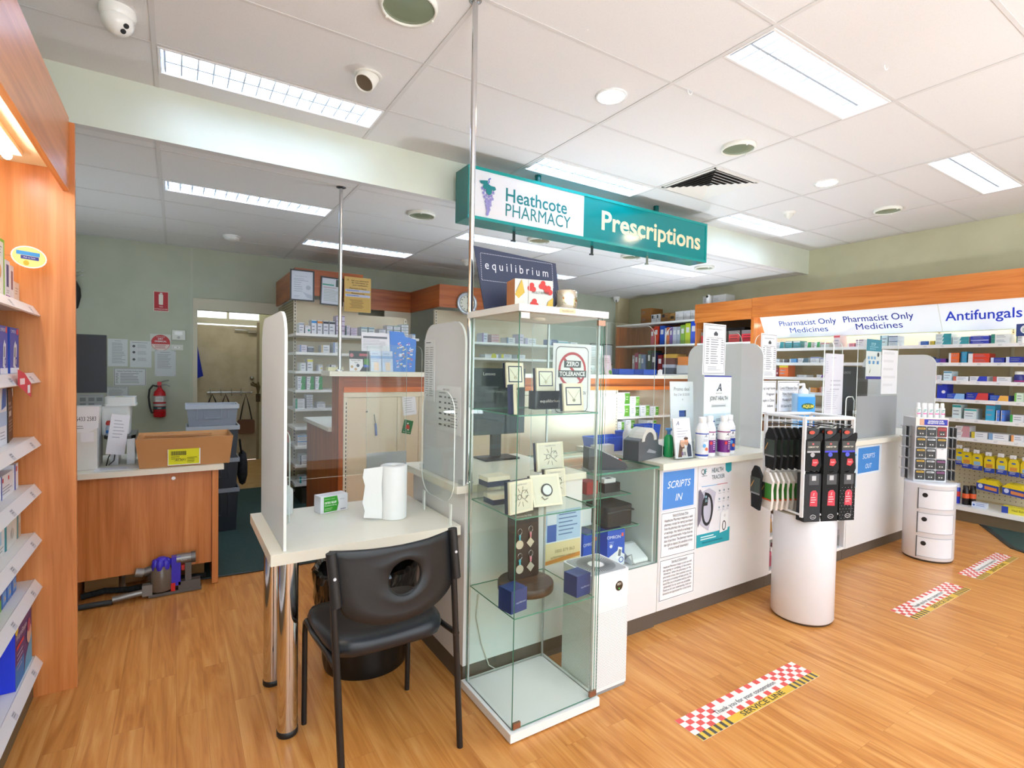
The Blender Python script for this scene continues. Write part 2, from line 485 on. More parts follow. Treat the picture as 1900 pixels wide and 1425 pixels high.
LY = {}                                                        # lamp cut-outs per ceiling: (column, y0, y1)
UP = [(0, 3.265, 3.535), (2, 1.462, 1.715), (2, 3.265, 3.535), (4, 1.462, 1.715), (4, 3.265, 3.535), (0, -0.34, -0.08), (2, -0.34, -0.08), (4, -0.34, -0.08), (0, -2.14, -1.88), (2, -2.14, -1.88), (4, -2.14, -1.88)]
LOW = [(0, 4.525, 4.765), (1, 5.745, 6.0), (2, 4.525, 4.765), (4, 4.525, 4.765), (3, 5.745, 6.0)]
def ceiling(name, y0, y1, z, lamps, x0=-1.02, x1=6.9):
    b = MB()
    edges = [x0] + [g for g in gx if x0 < g < x1] + [x1]
    for a, c in zip(edges, edges[1:]):
        mid = (a + c) / 2
        cut = sorted((l[1], l[2]) for l in lamps if abs(gx[l[0] + 1] + 0.6 - mid) < 0.61 and c - a > 1.0)
        y = y0
        for p, q in cut:
            b.add([(a, y, z), (c, y, z), (c, p, z), (a, p, z)], [(3, 2, 1, 0)], TILE)
            for u, v in ((a, a + 0.02), (c - 0.02, c)):
                b.add([(u, p, z), (v, p, z), (v, q, z), (u, q, z)], [(3, 2, 1, 0)], TILE)
            y = q
        b.add([(a, y, z), (c, y, z), (c, y1, z), (a, y1, z)], [(3, 2, 1, 0)], TILE)
    b.box(x0, x1, max(y0, -9) if z > 2.9 else y0 + 0.07, y1, z + 0.12, z + 0.14, P('#555555'))
    return struct(b.build(name))
ceiling('ceiling', -3.2, 3.735, CE, UP)
ceiling('ceiling', 3.735, 8.6, CE2, LOW)
def bars(name, y0, y1, z, yl, lamps, x0=-1.02, x1=6.88):
    b = MB(); t = 0.011
    for g in gx:
        if x0 < g < x1: b.box(g - t, g + t, y0, y1, z - 0.004, z - 0.0005, TILE_W)
    for y in yl:
        b.box(x0, x1, y - t * 0.8, y + t * 0.8, z - 0.003, z - 0.0005, TILE_W)
    return struct(b.build(name))
bars('trim_5', -3.2, 3.73, CE, [1.437 + 0.6 * i for i in range(-7, 4)], UP)
bars('trim_6', 3.74, 6.98, CE2, [3.90 + 0.6 * i for i in range(0, 6)], LOW)
struct(MB().box(-1.02, 6.9, 3.735, 3.80, CE2 - 0.003, CE + 0.1, PALEW, {'b': TILE_W}).build('wall_bulkhead'))
struct(MB().box(6.88, 6.98, -3.2, 8.6, 0, CE + 0.1, CREAMW).build('wall_right'))
struct(MB().box(-1.10, -1.02, -3.2, 8.6, 0, CE + 0.1, SAGE).build('wall_left'))
W = 6.98
b = MB().box(-1.02, 0.157, W, W + 0.10, 0, CE2, SAGE).box(0.157, 1.10, W, W + 0.10, 2.10, CE2, SAGE).box(1.10, 6.88, W, W + 0.10, 0, CE2, SAGE)
b.box(0.130, 0.157, W - 0.003, W, 0, CE2, P('#b9bfae', 0.6))
struct(b.build('wall_back'))
struct(MB().box(6.60, 6.878, 6.925, 6.978, 0, CE2, speckle('cream pilaster paint', '#cbbd98', '#d0c29e', 3, 0.6)).build('trim_7'))
FRAME = P('#c9c5b0', 0.45)
b = MB().box(0.157, 0.20, W - 0.012, W + 0.10, 0, 2.13, FRAME).box(1.06, 1.10, W - 0.012, W + 0.10, 0, 2.13, FRAME).box(0.157, 1.10, W - 0.016, W + 0.10, 2.0, 2.13, FRAME)
struct(b.build('trim_8', bev=0.004))                          # door lining of the back opening
# corridor and the outside door beyond it
D = 8.48
b = MB().box(-0.35, 0.20, D, D + 0.1, 0, CE2, CREAMW).box(1.02, 1.7, D, D + 0.1, 0, CE2, CREAMW).box(0.20, 1.02, D, D + 0.1, 1.95, 2.03, FRAME).box(0.20, 1.02, D, D + 0.1, 2.14, CE2, CREAMW).box(0.60, 0.63, D, D + 0.1, 2.03, 2.14, FRAME)
b.box(1.6, 1.7, 7.08, D, 0, CE2, CREAMW).box(-0.35, -0.25, 7.08, D, 0, CE2, CREAMW)
struct(b.build('wall_corridor'))
struct(MB().box(0.20, 1.02, D + 0.04, D + 0.045, 2.03, 2.14, CLEAR).build('window_1'))
dr = struct(MB().box(0.205, 0.985, D - 0.005, D + 0.035, 0.012, 1.93, speckle('worn cream door paint', '#b3a68c', '#c3b8a0', 5, 0.5)).build('door_1', at=(0.6, D, 0)))
b = MB().cyl((0.91, D - 0.07, 0.99), (0.91, D, 0.99), 0.012, STEEL).cyl((0.91, D - 0.065, 0.99), (0.79, D - 0.065, 0.985), 0.010, STEEL); b.build('door_handle', dr)
b = MB(fr((0.92, D - 0.005, 1.19), '-y')).lathe([(0.028, 0), (0.03, 0.02), (0.02, 0.035), (0, 0.037)], STEEL); b.build('deadbolt', dr)
b = MB().box(0.86, 0.97, D - 0.05, D - 0.005, 1.84, 1.88, P('#8c8675', 0.4)).box(0.70, 0.90, D - 0.045, D - 0.030, 1.875, 1.885, STEEL); b.build('door_closer', dr)
struct(MB().box(0.985, 1.02, D - 0.012, D + 0.05, 0, 2.0, P('#8f8168', 0.5)).build('trim_9'))
struct(MB().box(0.0, 1.05, 6.5, 8.48, 0.0, 0.004, speckle('tan vinyl', '#b08b55', '#bd9862', 8, 0.5)).build('trim_10'))

t = thing('corridor_fill_lamp', 'added fill tube lamp on the corridor ceiling beyond the back doorway', 'ceiling light', (0.6, 7.8, CE2))  # unseen lamp added to brighten the dark corridor
MB().box(0.3, 1.0, 7.76, 7.84, CE2 - 0.05, CE2 - 0.001, WHITE).build('base', t); MB().cyl((0.32, 7.8, CE2 - 0.07), (0.98, 7.8, CE2 - 0.07), 0.016, emit('#f4f2ea', 30.0), n=10).build('lamp_tube', t)
# ---------------------------------------------------------------- ceiling lamps
def troffer(col, y0, y1, z, strength, label, group):
    x0 = gx[col + 1] + 0.024; x1 = gx[col + 2] - 0.024
    t = thing('fluorescent_troffer', label, 'ceiling light', ((x0 + x1) / 2, (y0 + y1) / 2, z), group)
    y0 += 0.004; y1 -= 0.004; h = 0.075
    RW = P('#eef1f4', 0.25)
    b = MB()
    b.add([(x0, y0, z), (x1, y0, z), (x1, y1, z), (x0, y1, z), (x0 + .01, y0 + .02, z + h), (x1 - .01, y0 + .02, z + h), (x1 - .01, y1 - .02, z + h), (x0 + .01, y1 - .02, z + h)],
          [(4, 5, 6, 7)[::-1], (0, 1, 5, 4)[::-1], (1, 2, 6, 5)[::-1], (2, 3, 7, 6)[::-1], (3, 0, 4, 7)[::-1]], RW)
    b.build('reflector', t)
    b = MB(); k = 0.012
    b.box(x0 - k, x1 + k, y0 - k, y0, z - 0.006, z + 0.004, WHITE).box(x0 - k, x1 + k, y1, y1 + k, z - 0.006, z + 0.004, WHITE)
    b.box(x0 - k, x0, y0, y1, z - 0.006, z + 0.004, WHITE).box(x1, x1 + k, y0, y1, z - 0.006, z + 0.004, WHITE)
    b.build('frame', t)
    LV = P('#b4bec6', 0.3)
    b = MB(); xe = x1 - 0.085; ym = (y0 + y1) / 2
    for i in range(15):
        x = x0 + 0.02 + (xe - x0 - 0.02) * i / 14
        b.add([(x - .003, y0 + .006, z + .002), (x + .003, y0 + .006, z + .002), (x + .003, y1 - .006, z + .002), (x - .003, y1 - .006, z + .002),
               (x - .011, y0 + .02, z + .036), (x + .011, y0 + .02, z + .036), (x + .011, y1 - .02, z + .036), (x - .011, y1 - .02, z + .036)],
              [(0, 3, 2, 1), (0, 4, 7, 3), (1, 2, 6, 5)], LV)
    b.box(x0 + .02, xe, ym - .006, ym + .006, z + .001, z + .034, LV)
    b.build('louvre', t)
    for y in (y0 + (y1 - y0) * 0.27, y0 + (y1 - y0) * 0.73):
        MB().cyl((x0 + 0.03, y, z + 0.052), (x1 - 0.05, y, z + 0.052), 0.013, emit('#d8e7ff', strength), n=10).build('lamp_tube', t)
    return t
where = ['over the rear desk, nearest the left shelves', 'nearest the right edge of the photo top, before the sign', 'just behind the teal sign', 'over the wall unit at far right', 'above the bulkhead end by the right wall']
uplab = ['lit twin tube ceiling light in front of the bulkhead above the rear desk', 'large lit twin tube ceiling light nearest the camera at upper right', 'lit twin tube ceiling light half hidden behind top of the teal sign', 'lit twin tube ceiling light farthest right, near the antifungals shelves', 'lit twin tube ceiling light in front of the bulkhead by the right wall']
for i, (c, a, d) in enumerate(UP):
    troffer(c, a, d, CE, TUBE, uplab[i] if i < 5 else 'twin tube ceiling light behind the camera in the shop', 'fluorescent ceiling lights')
lolab = ['dim louvred light under the low ceiling directly above the rear desk', 'dim louvred light under the low ceiling above the framed certificates', 'dim louvred light under the low ceiling below the left half of the sign', 'bright louvred light under the low ceiling below the word Prescriptions', 'louvred light deep under the low ceiling behind the dark display card']
for i, (c, a, d) in enumerate(LOW):
    troffer(c, a, d, CE2, TUBE_BACK, lolab[i], 'fluorescent ceiling lights')
def ringlight(x, y, z, label, r=0.10):
    t = thing('round_ceiling_fitting', label, 'ceiling light', (x, y, z), 'round glass ceiling fittings')
    M = Matrix.Translation((x, y, z)) @ Matrix.Rotation(math.pi, 4, 'X')
    MB(M).lathe([(r, 0.0), (r * 1.02, 0.012), (r * 0.97, 0.026), (r * 0.90, 0.028), (r * 0.90, 0.010)], P('#e6e6de', 0.35)).build('rim', t)
    MB(M).lathe([(0, 0.020), (r * 0.6, 0.020), (r * 0.9, 0.018)], P('#7f8c74', 0.12)).build('glass_disc', t)
    for k in range(3):
        a = 2.0 + k * 2.094
        MB(M).cyl((r * .93 * math.cos(a), r * .93 * math.sin(a), 0.024), (r * .93 * math.cos(a), r * .93 * math.sin(a), 0.033), 0.006, P('#f2f2ea', 0.3), n=10).build('clip', t)
for x, y, z, l in [(0.86, 2.25, CE, 'large round greenish glass ceiling fitting at top, nearest the camera'), (3.33, 2.33, CE, 'round greenish glass ceiling fitting beside the square air vent'), (5.73, 2.38, CE, 'round greenish glass ceiling fitting nearest the right wall'),
                   (1.74, 4.20, CE2, 'round glass ceiling fitting under the low ceiling left of the sign'), (3.03, 4.31, CE2, 'round glass ceiling fitting just below the white half of the sign'), (4.29, 4.31, CE2, 'round glass ceiling fitting below the middle of the sign'), (5.45, 4.23, CE2, 'round glass ceiling fitting at the right lower corner of the sign')]:
    ringlight(x, y, z, l, 0.125 if x < 1 else 0.115)
for x, y, l in [(2.125, 2.327, 'glowing round downlight near ceiling centre, above the teal sign'), (4.55, 2.346, 'glowing round downlight right of the square vent')]:
    t = thing('recessed_downlight', l, 'ceiling light', (x, y, CE), 'round downlights')
    M = Matrix.Translation((x, y, CE)) @ Matrix.Rotation(math.pi, 4, 'X')
    MB(M).lathe([(0.092, 0), (0.092, 0.006), (0.078, 0.008), (0.076, 0.002)], WHITE).build('rim', t)
    MB(M).lathe([(0, 0.004), (0.076, 0.004)], emit('#fff6e8', DOWN)).build('lens', t)
# square air vent of nested louvre frames
t = thing('air_vent', 'square white ceiling air vent with nested angled louvres', 'vent', (3.78, 2.90, CE))
vx0, vx1, vy0, vy1 = 3.53, 4.06, 2.655, 3.19
b = MB(); b.box(vx0, vx1, vy0, vy1, CE - 0.006, CE - 0.001, P('#2c2a28', 0.8)); b.build('throat', t)
b = MB()
VW = P('#d9d6d0', 0.45)
for k in range(6):
    e = 0.012 + k * 0.040; x0, x1, y0, y1 = vx0 + e, vx1 - e, vy0 + e, vy1 - e; i2 = 0.030; z0, z1 = CE - 0.020, CE - 0.007
    if k == 0:
        b.box(vx0 - .01, vx1 + .01, vy0 - .01, vy0 + .014, CE - .012, CE - .001, VW).box(vx0 - .01, vx1 + .01, vy1 - .014, vy1 + .01, CE - .012, CE - .001, VW).box(vx0 - .01, vx0 + .014, vy0, vy1, CE - .012, CE - .001, VW).box(vx1 - .014, vx1 + .01, vy0, vy1, CE - .012, CE - .001, VW)
    o = [(x0, y0), (x1, y0), (x1, y1), (x0, y1)]; q = [(x0 + i2, y0 + i2), (x1 - i2, y0 + i2), (x1 - i2, y1 - i2), (x0 + i2, y1 - i2)]
    vs_ = [(x, y, z0) for x, y in o] + [(x, y, z1) for x, y in q]
    b.add(vs_, [(j, (j + 1) % 4, 4 + (j + 1) % 4, 4 + j) for j in range(4)], VW)
b.build('louvre_frames', t)
# cameras, sensors, spotlight
def domecam(x, y, z, label, s=1.0, aim=(0.5, -0.6)):
    t = thing('dome_camera', label, 'security camera', (x, y, z))
    M = Matrix.Translation((x, y, z)) @ Matrix.Rotation(math.pi, 4, 'X')
    MB(M).lathe([(0.062 * s, 0), (0.064 * s, 0.022 * s), (0.056 * s, 0.036 * s)], P('#ededea', 0.3)).build('base', t)
    Mb = Matrix.Translation((x, y, z - 0.045 * s)) @ Vector((aim[0], aim[1], -0.75)).to_track_quat('Z', 'Y').to_matrix().to_4x4()
    MB(Mb).lathe([(0.050 * s, -0.03 * s), (0.055 * s, 0.0), (0.048 * s, 0.03 * s), (0.026 * s, 0.052 * s), (0, 0.054 * s)], P('#f0f0ee', 0.3)).build('eyeball', t)
    bb = MB(Mb)
    bb.cyl((0, 0.012 * s, 0.046 * s), (0, 0.012 * s, 0.056 * s), 0.010 * s, BLACK, n=12).cyl((0, -0.012 * s, 0.046 * s), (0, -0.012 * s, 0.056 * s), 0.010 * s, BLACK, n=12)
    bb.build('lens', t)
domecam(-0.225, 3.03, CE, 'white dome security camera at top left of the ceiling', 1.12)
domecam(6.50, 6.86, CE2, 'small white dome camera in the far corner under the low ceiling', 0.95, (-0.6, -0.6))
t = thing('eyeball_spotlight', 'white swivel eyeball spotlight on the ceiling by the first tube light', 'ceiling light', (0.885, 2.918, CE))
M = Matrix.Translation((0.885, 2.918, CE)) @ Matrix.Rotation(math.pi, 4, 'X')
MB(M).lathe([(0.075, 0), (0.075, 0.004), (0.058, 0.008), (0.056, 0.0)], P('#e2dfd8', 0.4)).build('trim_ring', t)
Mb = Matrix.Translation((0.885, 2.918, CE - 0.01)) @ Vector((-0.42, -0.35, -0.75)).to_track_quat('Z', 'Y').to_matrix().to_4x4()
MB(Mb).lathe([(0.054, -0.03), (0.056, 0.02), (0.052, 0.065), (0.047, 0.068), (0.046, 0.05)], P('#e6e3dc', 0.35)).build('can', t)
MB(Mb).lathe([(0, 0.055), (0.046, 0.055)], P('#8d7f6c', 0.3)).build('lens', t)
def pir(x, y, z, label):
    t = thing('ceiling_sensor', label, 'sensor', (x, y, z)); M = Matrix.Translation((x, y, z)) @ Matrix.Rotation(math.pi, 4, 'X')
    MB(M).lathe([(0.062, 0), (0.060, 0.012), (0.05, 0.02)], P('#e8e6e0', 0.4)).build('base', t)
    MB(M).lathe([(0.048, 0.020), (0.030, 0.050), (0.008, 0.068), (0, 0.069)], P('#dddbd3', 0.35)).build('cone', t)
pir(5.09, 2.977, CE, 'small white cone shaped sensor on the ceiling right of the sign')
pir(2.937, 5.69, CE2, 'white cone sensor under the low ceiling behind the front pole')
t = thing('smoke_alarm', 'flat white round smoke alarm on the low ceiling above the back wall', 'smoke alarm', (0.473, 6.09, CE2)); M = Matrix.Translation((0.473, 6.09, CE2)) @ Matrix.Rotation(math.pi, 4, 'X')
MB(M).lathe([(0.085, 0), (0.085, 0.012), (0.07, 0.016)], WHITE).build('base', t); MB(M).lathe([(0.072, 0.014), (0.068, 0.034), (0.04, 0.044), (0, 0.045)], WHITE).build('cover', t)
for i, (x, y) in enumerate([(2.435, 2.021), (3.05, 1.30)]):
    pts = [(x + 0.018 * math.cos(a), y, CE - 0.014 - 0.018 * math.sin(a)) for a in [math.pi * k / 8 for k in range(9)]]
    tag(MB().tube(pts, 0.003, WHITE).build('ceiling_hook', at=(x, y, CE)), ['small white plastic hook on the ceiling bar above the sign', 'small white plastic hook on the ceiling bar near the large lit light'][i], 'hook')
# ---------------------------------------------------------------- left shelving unit
WV = wood('cherry', 'z', CHERRY); WH = wood('cherry', 'x', CHERRY); WY = wood('cherry', 'y', CHERRY)
WDV = wood('dark cherry', 'z', CHERRY_D); WDH = wood('dark cherry', 'x', CHERRY_D)
U = thing('shelving_unit', 'tall cherry wood ended shelving unit at the left edge of the photo', 'shelving', (-0.7, 1.6, 0))
MB().box(-1.0, -0.358, 2.862, 2.884, 0.0, 2.385, WV).build('end_panel', U, bev=0.001)
MB().box(-1.0, -0.99, 0.2, 2.862, 0.0, 2.39, P('#d9d2bf')).build('back_panel', U)
MB().box(-0.396, -0.376, 0.2, 2.861, 2.10, 2.402, WY).build('pelmet', U, bev=0.001)
MB().box(-0.99, -0.397, 0.2, 2.861, 2.185, 2.20, P('#e4dcc0')).build('canopy', U)
b = MB().box(-0.56, -0.49, 0.9, 2.70, 2.165, 2.184, WHITE); b.build('lamp_holder', U)
MB().cyl((-0.525, 0.95, 2.147), (-0.525, 2.66, 2.147), 0.014, emit('#fffdf4', 16.0), n=10).build('lamp_tube', U)
MB().box(-0.96, -0.50, 0.2, 2.861, 0.0, 0.135, P('#6a5c45', 0.5)).build('plinth', U)
SH_Z = [1.615, 1.345, 1.085, 0.89, 0.69, 0.495, 0.175]
for z in SH_Z:
    s = MB(); s.box(-0.99, -0.492, 0.2, 2.86, z - 0.022, z, SHELF); so = s.build('shelf', U)
    s = MB(); s.slab([(-0.492, z + 0.002), (-0.468, z - 0.036), (-0.474, z - 0.040), (-0.498, z - 0.002)], 0, 2.66, P('#dfdfe2', 0.35))
    s.v = [(x, 2.86 - zz, y) for x, y, zz in s.v]
    lab = MB(Matrix.Translation((-0.4915, 0.2, z + 0.0015)) @ Matrix(((0, -0.534, 0.845, 0), (1, 0, 0, 0), (0, 0.845, 0.534, 0), (0, 0, 0, 1))))
    so2 = s.build('price_strip', so)
    for k in range(8):
        yy = 2.66 - 0.13 - k * 0.30
        lab.rect(yy, -0.040, 0.035, 0.026, P('#c3c4cc')); lab.lines(yy + .004, -0.02, 0.026, 2, 0.008, P('#77797f'), 0.003)
    so2.data.materials.append(P('#c3c4cc'))
    lab.build('price_labels', so)
def lshelf(name, label, cat, y, w_, h, z, col, items, d=0.14, x=-0.53, side=None, yaw=0, grp=None, sitems=None):
    return carton(name, label, cat, fr((x, y, z + 0.001), '+x', yaw), w_, h, d, items, col, grp, side, sitems)
z = SH_Z[0]
lshelf('medicine_carton', 'tall white carton with lime green edge and foot picture, top left shelf', 'box', 2.44, 0.19, 0.215, z, '#e9ebe6', [('r', 0, .95, 1, .05, '#7fbf2a'), ('r', 0, 0, 1, .05, '#7fbf2a'), ('r', .93, 0, .07, 1, '#8cc63a'), ('l', .25, .85, .6, 4, .05, '#6f757c'), ('c', .42, .42, .17, '#dcb184'), ('c', .62, .45, .14, '#d2a06c'), ('c', .45, .28, .13, '#c99a5f'), ('l', .3, .18, .5, 2, .04, '#9aa0a8')], 0.10)
lshelf('medicine_carton', 'slim white carton with navy panel and purple foot on the top left shelf', 'box', 2.645, 0.062, 0.15, z, '#dddfe6', [('r', .2, .35, .5, .55, '#27407d'), ('r', 0, 0, 1, .14, '#8e44a8'), ('l', .2, .25, .6, 2, .05, '#8a8d99')], 0.08)
lshelf('medicine_carton', 'slim pale carton with brown purple panel on the top left shelf', 'box', 2.712, 0.05, 0.14, z, '#e2dfe2', [('r', .2, .35, .5, .5, '#7a5566'), ('r', 0, 0, 1, .12, '#a05cb0')], 0.08)
lshelf('medicine_carton', 'small beige carton at the right end of the top left shelf', 'box', 2.77, 0.075, 0.085, z, '#dccfc3', [('l', .15, .7, .6, 3, .12, '#a08f80'), ('r', 0, 0, 1, .2, '#cbb9aa')], 0.07)
b = MB(fr((-0.53, 2.70, 1.795), '+x', -0.95) @ Matrix.Diagonal((.68, .68, 1, 1))); b.disc(.09, 0, .085, P('#e9e9e4'), .062); b.disc(.09, 0, .078, P('#f0e08a'), .055); b.rect(.03, .008, .11, .022, P('#3f8fd0')); b.rect(.05, -.014, .085, .02, P('#3a3f8f')); b.text('Ask us how', .09, -.007, .008, PAPER); b.disc(.075, -.035, .014, P('#c9ab30'))
b.box(-.02, .03, -.012, -.004, 0, .001, PALEGL)
tag(b.build('shelf_wobbler', at=(-0.53, 2.70, 1.795)), 'round yellow and white promotional tag sticking out from the top left shelf', 'tag')
z = SH_Z[1]
MON = [('r', 0, 0, 1, .12, '#dfe5f2'), ('r', .72, .86, .2, .12, '#d8484c'), ('t', 'OMRON', .36, .88, .07, '#e9ecf4'), ('p', [(.28, .15), (.62, .10), (.72, .55), (.55, .72), (.38, .6)], '#d9dee8'), ('p', [(.40, .36), (.56, .34), (.60, .56), (.46, .58)], '#7d8594'), ('o', .62, .25, .14, .05, '#3c4f9a'), ('c', .62, .6, .07, '#e3e6ee')]
for i, y in enumerate([2.46, 2.565, 2.70 - .0]):
    lshelf('monitor_carton', ORD[i] + ' from the left of three blue blood pressure monitor boxes on the left unit', 'box', y, 0.10 if i < 2 else 0.13, 0.175, z, '#2c50b4', MON, 0.13, grp='blue monitor boxes on the left unit')
z = SH_Z[2]
lshelf('medicine_carton', 'white and pale blue carton left of the brown box, third left shelf', 'box', 2.44, 0.10, 0.235, z, '#dce4ef', [('p', [(.4, .55), (1, .6), (1, .95), (.6, 1)], '#2f6fc0'), ('r', 0, .3, 1, .22, '#a9c3e2'), ('l', .1, .2, .8, 3, .05, '#8f9bb0')], 0.12)
lshelf('medicine_carton', 'second white and pale blue carton touching the brown box, third left shelf', 'box', 2.545, 0.10, 0.235, z, '#dce4ef', [('p', [(.3, .55), (.9, .6), (1, .95), (.5, 1)], '#2f6fc0'), ('r', 0, .3, 1, .22, '#a9c3e2'), ('l', .1, .2, .8, 3, .05, '#8f9bb0')], 0.12)
lshelf('medicine_carton', 'dark brown carton reading Extra Large on the third left shelf', 'box', 2.665, 0.17, 0.20, z, '#4a2a1a', [('t', 'Extra large', .08, .70, .07, '#e8dcd2', 'L'), ('t', 'Blood Pressure Monitor', .08, .62, .04, '#d8c9bd', 'L', dict(fit=.13)), ('r', .1, .48, .5, .10, '#cfc8c2'), ('l', .1, .38, .7, 4, .06, '#bba797'), ('p', [(.72, 1), (1, 1), (1, .86), (.86, .82)], '#e2e0da')], 0.12, side='#221a1a', yaw=0.12)
b = MB(fr((-0.466, 2.47, 1.31), '+x', 0.0)); b.poly([(0, 0.0), (.20, -.055), (.20, .0), (.10, .04), (0, .055)], P('#d23c50')); b.rect(.03, -.0, .07, .022, P('#f0d8dc')); b.rect(.14, -.035, .04, .03, PAPER)
tag(b.build('price_flag', at=(-0.466, 2.47, 1.31)), 'red price flag clipped to a lip of the left shelving unit', 'tag')
z = SH_Z[3]
lshelf('medicine_carton', 'wide deep blue carton on the fourth shelf of the left unit', 'box', 2.44, 0.36, 0.15, z, '#1d3fa0', [('r', 0, .86, 1, .06, '#3358c0'), ('l', .55, .75, .35, 3, .09, '#9fb2e6')], 0.10, x=-0.60, side='#d8d4cc')
lshelf('medicine_carton', 'low white carton with red logo in front of the deep blue carton', 'box', 2.56, 0.17, 0.085, z, '#e6e6ea', [('r', .1, .7, .1, .18, '#d0343c'), ('r', .55, .7, .1, .18, '#d0343c'), ('l', .1, .45, .75, 3, .13, '#9097a5'), ('r', 0, 0, .06, 1, '#2b4fb4')], 0.06)
lshelf('medicine_carton', 'small white and blue carton right of the low white carton, fourth left shelf', 'box', 2.745, 0.06, 0.10, z, '#e2e5ec', [('r', 0, 0, .3, 1, '#2b4fb4'), ('r', .4, .7, .3, .2, '#d0343c')], 0.06)
z = SH_Z[4]
lshelf('medicine_carton', 'slim white carton with blue nozzle picture on the fifth left shelf', 'box', 2.50, 0.10, 0.14, z, '#e4e8ea', [('r', .35, .3, .25, .5, '#9fc8dd'), ('r', .3, .75, .4, .1, '#c94a5a'), ('l', .15, .2, .7, 2, .08, '#8d99a2')], 0.08)
lshelf('medicine_carton', 'teal edged carton with green band on the fifth left shelf', 'box', 2.61, 0.16, 0.145, z, '#d9ddd8', [('r', 0, 0, .12, 1, '#1f8f9c'), ('r', .3, .62, .5, .14, '#69a83c'), ('l', .3, .9, .5, 2, .07, '#7d878c'), ('c', .6, .3, .13, '#b9bdb8')], 0.09, side='#1f8f9c')
lshelf('medicine_carton', 'beige and teal carton at the right end of the fifth left shelf', 'box', 2.78, 0.06, 0.14, z, '#c9b9a4', [('r', 0, 0, .3, 1, '#1f8f9c'), ('c', .6, .5, .25, '#d8d8d4')], 0.09)
z = SH_Z[5]
lshelf('medicine_carton', 'green and brown carton at the left of the sixth left shelf', 'box', 2.46, 0.09, 0.15, z, '#3c3a3a', [('r', 0, 0, 1, .28, '#6fae2c'), ('c', .45, .5, .3, '#c98a4a'), ('r', .1, .8, .7, .12, '#c9c2b8')], 0.1)
for i, y in enumerate([2.56, 2.63, 2.70]):
    lshelf('strip_carton', ORD[i] + ' from the left of the blue slim cartons on the sixth left shelf', 'box', y, 0.06, 0.12, z, '#2f6cc4', [('r', .12, .5, .7, .35, '#244f9c'), ('r', .12, .1, .75, .35, '#6fa5e0'), ('r', .25, .6, .5, .12, '#e3e6ec'), ('p', [(.3, .15), (.5, .35), (.8, .2)], '#d8b498')], 0.10, grp='blue slim cartons on the left unit')
lshelf('strip_carton', 'tallest blue slim carton at the right end of the sixth left shelf', 'box', 2.78, 0.07, 0.13, z, '#2a60b4', [('r', .4, .35, .5, .5, '#3a3f5c'), ('p', [(.15, .2), (.4, .3), (.4, .4), (.15, .5)], '#e6e8ee'), ('r', .4, .1, .5, .2, '#b58a72')], 0.10, x=-.56)
z = SH_Z[6]
lshelf('heat_pack_carton', 'big purple and blue Warm Steam carton on the lowest left shelf', 'box', 2.58, 0.26, 0.285, z, '#4a2f7a', [('r', 0, 0, .5, .3, '#2f7fc4'), ('p', [(.5, 0), (1, 0), (1, .4), (.6, .2)], '#5fb0dc'), ('p', [(.05, .83), (.75, .83), (.7, 1), (.1, 1)], '#d9d0d6'), ('t', 'WarmSteam', .05, .62, .075, '#efeaf2', 'L'), ('r', .06, .50, .42, .045, '#d23a44'), ('l', .07, .42, .35, 4, .06, '#b9aed2'), ('c', .80, .45, .14, '#d6b6a4'), ('c', .78, .58, .10, '#b04a6a'), ('c', .06, .78, .08, '#e6c83c'), ('c', .42, .86, .06, '#7a7a3a')], 0.16, x=-.50, side='#1636d8')

# ---------------------------------------------------------------- rear desk corner
t = thing('desk', 'rear cherry fronted desk with white worktop below the bulkhead', 'desk', (-0.2, 4.1, 0))
MB().box(-1.0, 0.252, 3.75, 4.45, 0.733, 0.765, LAM).build('worktop', t, bev=0.002)
MB().box(-0.475, 0.188, 3.82, 3.838, 0.135, 0.733, WV).build('front_panel', t)
MB().box(0.190, 0.224, 3.79, 4.40, 0.006, 0.733, WV).build('side_panel', t)
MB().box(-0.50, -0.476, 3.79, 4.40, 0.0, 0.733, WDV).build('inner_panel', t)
b = MB(fr((-0.015, 3.819, 0.69), '-y')); b.cyl((0, 0, 0), (0, 0, .004), .011, STEEL, n=12); b.build('lock', t)
CARD = P('#b58252', 0.75); CARD_L = P('#c99a68', 0.75); CARD_D = P('#8a5f38', 0.8)
t = thing('cardboard_tray', 'open brown cardboard box with yellow barcode label on the rear desk', 'box', (0.05, 3.95, 0.766))
b = MB(); x0, x1, y0, y1, z0, h = -0.185, 0.285, 3.79, 4.12, 0.766, 0.175
o = [(x0, y0, z0), (x1, y0, z0), (x1, y1, z0), (x0, y1, z0), (x0 - .02, y0 - .02, z0 + h), (x1 + .02, y0 - .02, z0 + h), (x1 + .02, y1 + .02, z0 + h), (x0 - .02, y1 + .02, z0 + h)]
b.add(o, [(0, 3, 2, 1), (0, 1, 5, 4), (1, 2, 6, 5), (2, 3, 7, 6), (3, 0, 4, 7)], CARD)
q = [(x + (0.006 if x < 0.05 else -0.006), y + (0.006 if y < 3.95 else -0.006), zz + (0.004 if zz < 0.8 else 0)) for x, y, zz in o]
b.add(q, [(0, 1, 2, 3), (4, 5, 1, 0), (5, 6, 2, 1), (6, 7, 3, 2), (7, 4, 0, 3)], CARD_L)
b.add(o[4:] + q[4:], [(0, 1, 5, 4), (1, 2, 6, 5), (2, 3, 7, 6), (3, 0, 4, 7)], CARD_D); b.build('tray', t)
for xa, xb, yy in ((-0.19, -0.02, 3.80), (0.10, 0.29, 3.80)):
    f = MB(); f.box(xa, xb, yy, yy + 0.09, 0.925, 0.929, CARD_L); f.build('flap', t)
f = MB(); f.box(-0.17, 0.20, 4.05, 4.10, 0.925, 0.929, CARD); f.build('flap', t)
M = fr((-0.045, 3.7835, 0.775), '-y', 0, 0.115); b = MB(M); b.z = 0.003
